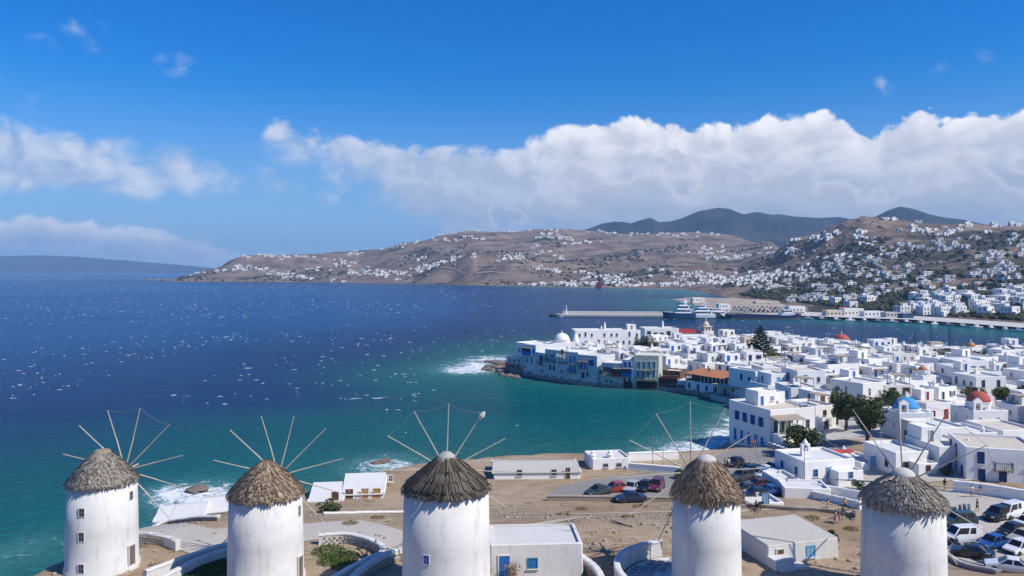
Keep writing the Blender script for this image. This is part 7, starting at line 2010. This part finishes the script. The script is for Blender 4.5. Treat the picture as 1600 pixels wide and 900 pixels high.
def car(label, kind, paintn, px, py, rot, group, z=None, d=None):
    m = car_meshes(kind)
    if d is None:
        x, y = at(px, py, 3.0)
        for _ in range(4): x, y = at(px, py, gz(x, y) + .7)
    else: x, y = put(px, d)
    z = gz(x, y) + .085 if z is None else z
    r = thing('parked_car', label, 'car' if kind != 'van' else 'van', (x, y, z), R(rot), group)
    o = link('body', m['body'], r); paint(o, PAINT[paintn])
    for n, g in m['glass']: link(n, g, r)
    for ax in m['axle']:
        for s in (-1, 1):
            w = link('wheel', m['tyre'], r, (ax, s * (m['W'] / 2 - .09), m['r'])); link('rim', m['rim'], w)
    for s in (-1, 1):
        link('headlight', m['hl'], r, (-m['L'] / 2 + .07, s * m['W'] * .33, m['hood'] * .74)); link('tail_light', m['tl'], r, (m['L'] / 2 - .04, s * m['W'] * .37, m['belt'] * .78)); link('mirror', m['mi'], r, (m['cab'][0] + .28, s * (m['W'] / 2 + .05), m['belt'] + .05))
    link('bumper', m['bp'], r, (-m['L'] / 2 + .02, 0, .40)); link('bumper', m['bp'], r, (m['L'] / 2 - .02, 0, .45))
    return r
G1, G2, G3 = 'cars in the beach car park', 'cars in front of the tavern terraces', 'cars behind the rightmost windmill'
# rot 0: nose towards the left of the view
for a in [('bright red hatchback parked at the beach wall', 'hatch', 'red', 961, 762, 20, G1), ('dark green car at the seaward end of the beach row', 'sedan', 'green', 935, 766, 35, G1), ('silver hatchback between the red and the black cars', 'hatch', 'silver', 987, 761, 60, G1), ('black hatchback in the beach row beside the silver one', 'hatch', 'black', 1007, 760, 62, G1), ('maroon car at the inland end of the beach row', 'suv', 'maroon', 1026, 759, 66, G1), ('dark blue saloon parked alone in front of the beach row', 'sedan', 'navy', 985, 777, 8, G1),
          ('black estate car at the front of the middle car park', 'suv', 'black', 1172, 737, 25, G2), ('pale blue small car beside the black estate', 'hatch', 'paleblue', 1186, 739, 30, G2), ('white hatchback at the end of the middle car park row', 'hatch', 'white', 1202, 742, 20, G2), ('white car half hidden behind the pale blue one', 'sedan', 'white', 1196, 735, 22, G2), ('dark grey car in the lower middle car park', 'hatch', 'darkgrey', 1164, 763, 10, G2), ('blue saloon by the low white workshop', 'sedan', 'blue', 1202, 766, 4, G2),
          ('dark green off-road car close behind the rightmost windmill', 'suv', 'green', 1498, 813, 8, G3), ('black people carrier at the far side of the car park', 'suv', 'black', 1560, 804, 25, G3), ('white delivery van behind the black people carrier', 'van', 'white', 1578, 800, 28, G3), ('white car at the frame edge beside the delivery van', 'sedan', 'white', 1606, 816, 20, G3), ('white panel van beside the rightmost windmill', 'van', 'white', 1503, 838, 6, G3), ('blue hatchback in the middle of the car park', 'hatch', 'blue', 1551, 847, 22, G3), ('white hatchback next to the blue hatchback', 'hatch', 'white', 1592, 855, 24, G3),
          ('black car parked among the motorbikes', 'sedan', 'black', 1519, 862, -32, G3), ('white saloon nearest the viewer at the car park kerb', 'sedan', 'white', 1578, 887, -28, G3), ('black hatchback at the seaward edge of the middle car park', 'hatch', 'black', 1148, 722, 40, G2), ('dark grey people carrier facing the beach in the middle car park', 'suv', 'darkgrey', 1160, 744, 28, G2), ('maroon hatchback below the pale blue car', 'hatch', 'maroon', 1184, 757, 15, G2), ('silver saloon near the café tables', 'sedan', 'silver', 1206, 730, 30, G2), ('navy car tucked against the low white workshop', 'hatch', 'navy', 1180, 771, 6, G2),
          ('beige saloon at the inland end of the back row of the car park', 'sedan', 'beige', 1600, 838, 24, G3), ('black hatchback between the delivery van and the blue hatchback', 'hatch', 'black', 1581, 828, 22, G3), ('dark grey car at the back of the car park by the stepped wall', 'hatch', 'darkgrey', 1440, 770, 12, G3)]:
    car(*a)
# the port car park across the harbour
kk = 0; RC = random.Random(4)
car_far = {}
for i in range(3):
    def mkfar():
        b = MB(); b.box(-2, 2, -.85, .85, .25, .95); b.loft([[(-1.2, -.8, .95), (1.6, -.8, .95), (1.6, .8, .95), (-1.2, .8, .95)], [(-.6, -.65, 1.5), (1.3, -.65, 1.5), (1.3, .65, 1.5), (-.6, .65, 1.5)]], 1)
        for x in (-1.2, 1.2):
            for y in (-.86, .62): b.box(x - .3, x + .3, y, y + .24, 0, .6, 2)
        return b.mesh('parked_car', [PAINT['white'], TINT, DARK])
    mfar = cached('farcar', mkfar)
for row in range(4):
    for i in range(15):
        px = 1142 + i * 7.2 + row * 2; d = 632 + row * 22 + RC.uniform(-1.5, 1.5)
        if RC.random() < .2: continue
        x, y = put(px, d); z = 2.6
        ray = 2.4
        o = link('parked_car', mfar, None, (x, y, 0), RC.uniform(-.1, .1) + 1.3)
        # rest on the headland
        hs_ = d; o.location.z = 3.2 if False else 2.55
        c = RC.choice(('white', 'white', 'silver', 'black', 'red', 'blue', 'darkgrey', 'beige')); paint(o, PAINT[c])
        tag(o, 'tiny %s car in the port car park behind the ferry' % ('dark grey' if c == 'darkgrey' else c), 'car', 'cars in the port car park')
lot = [put(1138, 622), put(1256, 622), put(1262, 712), put(1146, 712)]
b = MB(); b.prism(lot, -.5, 2.53); tag(b.build('port_car_park', ASPH), 'asphalt port car park behind the ferry', kind='structure')

def scooter_parts():
    def mk():
        out = []
        w = MB(); w.T = Matrix.Rotation(R(90), 4, 'X'); w.lathe([(.10, -.06), (.22, -.06), (.25, 0), (.22, .06), (.10, .06)], 12); wh = w.mesh('wheel', DARK)
        b = MB(); b.loft([[(-.15, -.16, .28), (-.15, .16, .28), (-.15, .14, .36), (-.15, -.14, .36)], [(.25, -.17, .28), (.25, .17, .28), (.25, .16, .62), (.25, -.16, .62)], [(.85, -.14, .42), (.85, .14, .42), (.9, .12, .74), (.9, -.12, .74)]]); b.loft([[(-.45, -.2, .3), (-.45, .2, .3), (-.38, .2, .3), (-.38, -.2, .3)], [(-.28, -.17, .98), (-.28, .17, .98), (-.2, .17, .98), (-.2, -.17, .98)]]); body = b.mesh('body', PAINT['black'])
        s = MB(); s.loft([[(.05, -.15, .64), (.05, .15, .64), (.05, .12, .75), (.05, -.12, .75)], [(.8, -.13, .74), (.8, .13, .74), (.8, .1, .84), (.8, -.1, .84)]]); seat = s.mesh('seat', DARK)
        h = MB(); h.tube((-.25, -.34, 1.04), (-.25, .34, 1.04), .02, .02, 5); h.tube((-.25, 0, .95), (-.25, 0, 1.04), .04, .03, 5); h.tube((-.55, 0, .26), (-.3, 0, .95), .03, .03, 5); bar = h.mesh('handlebar', METAL)
        l = MB(); l.lathe([(.02, -.04), (.08, -.03), (.08, .03)], 8); lamp = l.mesh('headlight', HEADL)
        return wh, body, seat, bar, lamp
    return cached('scooter', mk)
def scooter(label, px, py, rot, p, group):
    x, y = at(px, py, 3)
    for _ in range(4): x, y = at(px, py, gz(x, y) + .4)
    wh, body, seat, bar, lamp = scooter_parts(); r = thing('scooter', label, 'scooter', (x, y, gz(x, y) + .085), R(rot), group)
    link('wheel', wh, r, (-.6, 0, .25)); link('wheel', wh, r, (.62, 0, .25)); paint(link('body', body, r), PAINT[p]); link('seat', seat, r); link('handlebar', bar, r); link('headlight', lamp, r, (-.36, 0, .86))
for a in [('black scooter leaning by the stepped wall, nearest the windmill', 1500, 797, 60, 'black'), ('maroon scooter in the row by the stepped wall', 1507, 796, 65, 'maroon'), ('silver scooter in the row by the stepped wall', 1514, 796, 62, 'silver'), ('black motorbike behind the dark green off-road car', 1489, 800, 40, 'darkgrey'), ('black scooter between the panel van and the black car', 1492, 849, 110, 'black'), ('silver motorbike at the kerb beside the black car', 1499, 856, 115, 'silver'), ('black motorbike in front of the blue hatchback', 1541, 874, 100, 'black'), ('dark motorbike close to the nearest white saloon', 1551, 878, 105, 'darkgrey'), ('blue motorbike beside the nearest white saloon', 1546, 884, 98, 'blue'),
          ('black scooter at the front of the middle car park', 1157, 729, 30, 'black'), ('red scooter at the front of the middle car park', 1166, 728, 25, 'red'), ('scooter with a white body between the car rows', 1187, 752, 35, 'white'), ('black scooter between the car rows', 1178, 756, 40, 'black'), ('blue scooter behind the corner café tables', 1214, 722, 20, 'blue'), ('black motorbike on the workshop roof terrace wall', 1184, 790, 15, 'black'), ('navy scooter under the plaza wall', 1334, 806, 70, 'navy')]:
    scooter(*a, 'scooters and motorbikes around the car parks')

SKIN = mat('skin', (.42, .24, .16), .6, .08, 4); HAIR = mat('dark_hair', (.03, .02, .015), .6, .2, 6)
CLOTH = {n: mat('cloth_' + n, c, .85, .1, 6) for n, c in dict(white=(.7, .7, .68), black=(.02, .02, .025), blue=(.04, .10, .28), red=(.38, .04, .04), yellow=(.55, .42, .05), orange=(.55, .20, .05), green=(.07, .18, .12), khaki=(.30, .25, .16), pink=(.5, .25, .26), grey=(.2, .2, .21)).items()}
def skin_obj(name, pts, edges, m, parent, sub=1):
    me = bpy.data.meshes.new(name); me.from_pydata([p[0] for p in pts], edges, []); me.materials.append(m)
    o = bpy.data.objects.new(name, me); COL.objects.link(o); o.parent = parent
    md = o.modifiers.new('skin', 'SKIN'); md.use_smooth_shade = True
    for i, sv_ in enumerate(me.skin_vertices[0].data): sv_.radius = (pts[i][1],) * 2 if not isinstance(pts[i][1], tuple) else pts[i][1]; sv_.use_root = (i == 0)
    if sub: o.modifiers.new('sub', 'SUBSURF').levels = 1; o.modifiers[-1].render_levels = 1
    return o
def person(label, px, py, face, top, bottom, long_hair=False, stride=.18, lean=0.0, arm=0.0, h=1.72, dress=False, z=None):
    """standing or walking figure, facing angle measured from the viewer"""
    x, y = at(px, py, 3)
    for _ in range(4): x, y = at(px, py, (gz(x, y) if z is None else z) + .05)
    r = thing('person', label, 'person', (x, y, (gz(x, y) if z is None else z) + .08), R(face))
    k = h / 1.72; V_ = lambda a, b_, c: (a * k, (b_ - lean * max(0, c - .9)) * k, c * k)
    P = [(V_(0, 0, .95), .125), (V_(0, .01, 1.12), .115), (V_(0, .01, 1.32), .135), (V_(0, .015, 1.44), .07), (V_(0, .0, 1.52), .055), (V_(0, -.01, 1.60), .085), (V_(0, -.01, 1.68), .075)]
    E = [(0, 1), (1, 2), (2, 3), (3, 4), (4, 5), (5, 6)]
    def add(p, rad, frm): P.append((V_(*p), rad)); E.append((frm, len(P) - 1)); return len(P) - 1
    for s in (-1, 1):
        st = stride * s
        a = add((.10 * s, 0, .88), .095, 0); a = add((.11 * s, -st * .45 - .02, .50), .062, a); a = add((.11 * s, -st * .6 + .06 * (s < 0), .10), .042, a); add((.12 * s, -st * .6 - .14, .04), .035, a)
        b_ = add((.19 * s, .01, 1.40), .058, 2); b_ = add((.25 * s, .04 + st * .3, 1.13), .043, b_); b_ = add((.24 * s, -.10 + st * .5 - arm, .92 + arm * .9), .032, b_); b_ = add((.24 * s, -.14 + st * .5 - arm * 1.3, .85 + arm * 1.2), .030, b_)
        for i in range(4): add((.24 * s + (i - 1.5) * .018, -.165 + st * .5 - arm * 1.4, .775 + .012 * abs(i - 1.4) + arm * 1.3), .010, b_)
        add((.205 * s, -.19 + st * .5 - arm * 1.4, .82 + arm * 1.25), .011, b_)
    skin_obj('body', P, E, SKIN, r)
    T_ = [(V_(0, 0, .97), .15), (V_(0, .01, 1.14), .14), (V_(0, .01, 1.36), .155)]; e = [(0, 1), (1, 2)]
    for s in (-1, 1):
        T_ += [(V_(.19 * s, .01, 1.40), .075), (V_(.235 * s, .03 + stride * s * .2, 1.22), .062)]; n = len(T_); e += [(2, n - 2), (n - 2, n - 1)]
    skin_obj('shirt' if not dress else 'dress_top', T_, e, CLOTH[top], r)
    if dress:
        MB().lathe([(.17 * k, .98 * k), (.22 * k, .7 * k), (.30 * k, .42 * k)], 12).build('skirt', CLOTH[bottom], r)
    else:
        T_ = [(V_(0, 0, .96), .14)]; e = []
        for s in (-1, 1):
            T_ += [(V_(.10 * s, 0, .86), .112), (V_(.112 * s, -stride * s * .4 - .02, .55), .085)]; n = len(T_); e += [(0, n - 2), (n - 2, n - 1)]
        skin_obj('shorts', T_, e, CLOTH[bottom], r)
    hb = MB(); hb.lathe([(.02, 1.575 if not long_hair else 1.40), (.085, 1.59 if not long_hair else 1.42), (.102, 1.66), (.085, 1.73), (.03, 1.765)], 10, (0, .035 - lean * .75)); hb.build('hair', HAIR, r); r.children[-1].scale = (k, k, k)
    f = MB(); f.box(-.012, .012, -.115 - lean * .7, -.08 - lean * .7, 1.60, 1.635); f.build('nose', SKIN, r); r.children[-1].scale = (k, k, k)
    return r
person('woman in an orange top and white trousers walking along the plaza wall', 1294, 800, 40, 'orange', 'white', True)
person('person in a yellow top and black trousers by the plaza wall', 1320, 798, -20, 'yellow', 'black')
person('woman in a pink dress on the edge of the brown field', 1306, 818, 60, 'pink', 'pink', True, dress=True)
person('person in a red top and khaki shorts on the edge of the field', 1311, 817, 80, 'red', 'khaki')
person('person in dark green standing next to the pair on the field edge', 1317, 812, -60, 'green', 'grey')
person('dark-clothed person walking past the back of the plaza', 1476, 766, -70, 'black', 'grey', True)
person('person in black standing beside the row of scooters', 1527, 800, 30, 'black', 'black')
person('person in white at the foot of the stepped wall', 1519, 777, 10, 'white', 'khaki')
person('person in blue near the stepped wall beside the one in white', 1532, 777, -40, 'blue', 'white', True)
person('person in red strolling along the waterfront beyond the tables', 1176, 699, 20, 'red', 'khaki')
person('person in grey beside the stroller in red on the waterfront', 1180, 700, 50, 'grey', 'blue')
person('person in green crossing the seaward end of the car park', 1133, 731, 20, 'green', 'grey')
person('person in white crossing the seaward end of the car park', 1139, 731, 25, 'white', 'green', True)
person('person in black stooping in the brown field', 1181, 818, 70, 'black', 'grey', lean=.7, arm=.1, stride=.3)

# café tables with chairs in rows along the waterfront
def cafe():
    b = MB(); b.lathe([(.40, .70), (.42, .72), (.42, .75), (.02, .755)], 10); top = b.mesh('table_top', WHITE)
    b = MB(); b.tube((0, 0, .04), (0, 0, .70), .035, .035, 6); b.lathe([(.24, 0), (.22, .04)], 8); leg = b.mesh('table_leg', DBLUE)
    b = MB(); b.box(-.2, .2, -.2, .2, .42, .46); seat = b.mesh('seat', WOOD)
    b = MB(); b.box(-.2, .2, .17, .2, .55, .9); back = b.mesh('backrest', BLUE)
    b = MB(); b.box(-.02, .02, -.02, .02, 0, .9); lg = b.mesh('leg', BLUE)
    rng = random.Random(6); n = 0
    for row in range(3):
        for i in range(9):
            px, d = 1184 + i * 6.4 + row * 4.5, 153.5 - i * 1.3 - row * 3.4
            x, y = put(px, d)
            if x < 49 + row: continue
            z = gz(x, y) + .08
            nm = ('front', 'middle', 'back')[2 - row]
            t = thing('cafe_table', 'small round white café table on the waterfront terrace below the corner house', 'table', (x, y, z), 0, 'waterfront café tables'); link('table_top', top, t); link('table_leg', leg, t)
            for s in range(2):
                a = rng.uniform(0, 6.28); cx_, cy_ = x + .75 * math.sin(a), y + .75 * math.cos(a)
                c = thing('cafe_chair', 'blue café chair drawn up to a white table on the waterfront', 'chair', (cx_, cy_, z), -a, 'waterfront café chairs'); link('seat', seat, c); link('backrest', back, c)
                for q in ((-.17, -.17), (.17, -.17), (-.17, .17), (.17, .17)): o = link('leg', lg, c, (q[0], q[1], 0)); o.scale = (1, 1, .47)
cafe()
def field_stones():
    rs = np.random.RandomState(17); V, T, off = [], [], 0
    for k in range(5200):
        y = rs.uniform(69, 112); x = rs.uniform(-44, 36)
        if not inside(COAST, x, y) or fbm(x, y, 7, 3, 88) < .05: continue
        if any((x - a) ** 2 + (y - b_) ** 2 < 14 for a, b_ in MILLS_C): continue
        s = rs.gamma(1.5, .045) + .03; z = gz(x, y)
        w = iv * np.array([s, s, s * .6]) * rs.uniform(.7, 1.25, (len(iv), 1)) + np.array([x, y, z + s * .2]); V.append(w); T.append(it + off); off += len(iv)
    o = link('loose_stones', np_mesh('loose_stones', np.concatenate(V), np.concatenate(T), [STONE])); tag(o, 'loose stones littering the dirt field below the windmills', 'stones', kind='stuff')
field_stones()
for i, (px, d, L, a, lab) in enumerate(((1264, 93, 2.6, .4, 'weathered timber lying on the field beyond the low white cottage'), (1270, 92, 1.9, 1.1, 'shorter timber crossing the weathered one on the field'), (1312, 88, 2.2, .2, 'grey plank by the dry tufts near the rightmost windmill'), (972, 84, 3.2, -.9, 'fallen pole outside the tall curved yard wall'), (600, 85, 2.0, .7, 'broken pole against the yard wall of the ribbed-thatch windmill'))):
    x, y = put(px, d); k = MB(); k.box(-L / 2, L / 2, -.09, .09, .02, .16); k.box(-L / 2 + .1, L / 2 - .3, .12, .24, .02, .12)
    tag(k.build('timber', WOOD, None, (x, y, gz(x, y) + .03), a), lab, 'timber')
# lamp posts along the beach terrace, wooden gate, field plants
def lamp_post(label, px, d, h=4.6):
    x, y = put(px, d); r = thing('lamp_post', label, 'lamp post', (x, y, gz(x, y)), 0, 'lamp posts by the beach'); MB().tube((0, 0, -.2), (0, 0, h), .06, .04, 6).build('pole', GREYP, r); MB().lathe([(.05, h), (.13, h + .1), (.16, h + .4), (.05, h + .5)], 8).build('lamp_shade', GREYP, r)
lamp_post('lamp post beside the knobbed-chimney terrace house', 1020, 134); lamp_post('lamp post at the inland end of the beach terrace', 1036, 133); lamp_post('lamp post rising by the low chapel-like house', 1257, 121, 5.5)
def gate():
    x, y = at(243, 893, 9.4); y = 69.8; x = cx(243, y); r = thing('picket_gate', 'small red-brown wooden picket gate beside the first windmill yard', 'gate', (x, y, gz(x, y)), .3)
    for i in range(7): MB().box(-.04, .04, -.02, .02, 0, 1.05 + .08 * (i % 2)).build('picket', mat('gate_wood', (.20, .07, .05), .7, .2, 4), r, (-.55 + i * .18, 0, .05))
    for z in (.3, .85): MB().box(-.62, .62, .021, .055, z, z + .07).build('rail', BROWN, r)
gate()
def ground_plants(label, name, spots_, m, h, n, size, seed):
    rs = np.random.RandomState(seed); P = []
    for x, y, r in spots_:
        a = rs.uniform(0, 6.28, n); q = np.sqrt(rs.rand(n)) * r; X_, Y_ = x + q * np.cos(a), y + q * np.sin(a); P.append(np.stack([X_, Y_, ground_np(X_, Y_) + .08 + rs.rand(n) * h * (1 - (q / r) ** 2 * .7)], 1))
    P = np.concatenate(P); V, T = leaf_cloud(P, size, rs, .8)
    o = link(name, np_mesh(name, V, T, [m], np.repeat(np.clip(rs.normal(.5, .25, len(P)), 0, 1), 4))); tag(o, label, 'plants', kind='stuff')
ground_plants('green ground cover in the walled yards of the plain windmill', 'ground_cover', [(-18.0, 75.4, 1.6), (-16.2, 74.0, 1.5), (-15.4, 71.8, 1.5), (-28.2, 70.3, 1.5), (-27.2, 71.8, 1.3), (-26.4, 70.0, 1.4), (-17.2, 73.0, 1.3), (-28.6, 68.4, 1.4)], GRASSM, .35, 700, .10, 3)
ground_plants('straw-coloured tufts scattered over the dirt field', 'dry_grass', [(cx(p, d), d, r) for p, d, r in ((590, 88, .8), (548, 84, .9), (595, 100, 1.1), (1236, 96, 1.0), (1300, 92, .9), (1316, 88, .8), (1180, 104, .8), (1050, 95, .7), (980, 90, .9), (1060, 82, .8), (880, 96, 1), (530, 96, 1.2), (1330, 96, .9), (1000, 106, 1.1), (1270, 100, 1.0), (910, 104, .9))], tint_mat('dry_straw', (.12, .09, .04), (.38, .29, .14)), .3, 260, .09, 4)
for i, (px, d, h, w, lab) in enumerate(((512, 101, 1.7, 3.2, 'dark green bush in front of the shore house lean-to'), (524, 99.5, 1.5, 2.6, 'second dark bush beside the shore house door'), (1062, 125, 1.6, 2.6, 'green bush behind the rope-rigged windmill roof'), (1342, 118, 1.5, 2.6, 'small leafy bush against the plaza houses'), (1480, 121, 1.4, 2.4, 'bush below the pale blue door by the plaza'), (1298, 79.0, 1.0, 1.4, 'small green bush beside the low white cottage'))):
    x, y = put(px, d); tree(lab, x, y, gz(x, y), h, w, 60 + i, n=900, size=.13, lobes=6, trunk_h=.2, group='bushes around the lower houses', name='bush')

# -------- painted bay lines in the car parks
def bay_lines():
    b = MB()
    for i in range(9):
        x0, y0 = 44.5 + i * 1.9, 131 + i * .9; x1, y1 = x0 - 1.6, y0 + 4.2
        nx, ny = (y1 - y0) / 4.5 * .06, -(x1 - x0) / 4.5 * .06
        P = [(x0 - nx, y0 - ny), (x0 + nx, y0 + ny), (x1 + nx, y1 + ny), (x1 - nx, y1 - ny)]
        b.add([(x, y, gz(x, y) + .105) for x, y in P], [(0, 1, 2, 3)])
    for i in range(9):
        x0, y0 = 60 + i * 2.6, 84 + i * .4; x1, y1 = x0 - 1.2, y0 + 4.6
        nx, ny = (y1 - y0) / 4.8 * .06, -(x1 - x0) / 4.8 * .06
        P = [(x0 - nx, y0 - ny), (x0 + nx, y0 + ny), (x1 + nx, y1 + ny), (x1 - nx, y1 - ny)]
        b.add([(x, y, gz(x, y) + .115) for x, y in P], [(0, 1, 2, 3)])
    tag(b.build('parking_lines', mat('worn_road_paint', (.62, .61, .57), .85, .25, 2)), 'worn white bay lines painted on the car parks', kind='structure')
bay_lines()

# -------- where several things read alike, say which one along the row
same = {}
for o in S.objects:
    if o.parent is None and o.get('label') and o.get('category'): same.setdefault(o['label'], []).append(o)
ORD = 'first second third fourth fifth sixth seventh eighth ninth tenth eleventh twelfth thirteenth fourteenth fifteenth sixteenth seventeenth eighteenth nineteenth twentieth'.split()
for lab, L in same.items():
    if len(L) < 2: continue
    L.sort(key=lambda o: o.location.x / o.location.y); n = len(L)
    for i, o in enumerate(L):
        w = 'leftmost' if i == 0 else 'rightmost' if i == n - 1 else (ORD[i] if i < 20 else '%dth' % (i + 1)) + ' from left'
        s = lab + ', ' + w
        if len(s.split()) > 16: s = lab.replace('white house', 'house').replace('dark round tree', 'round tree').replace(' the ', ' ', 1) + ', ' + w
        if len(s.split()) <= 16: o['label'] = s
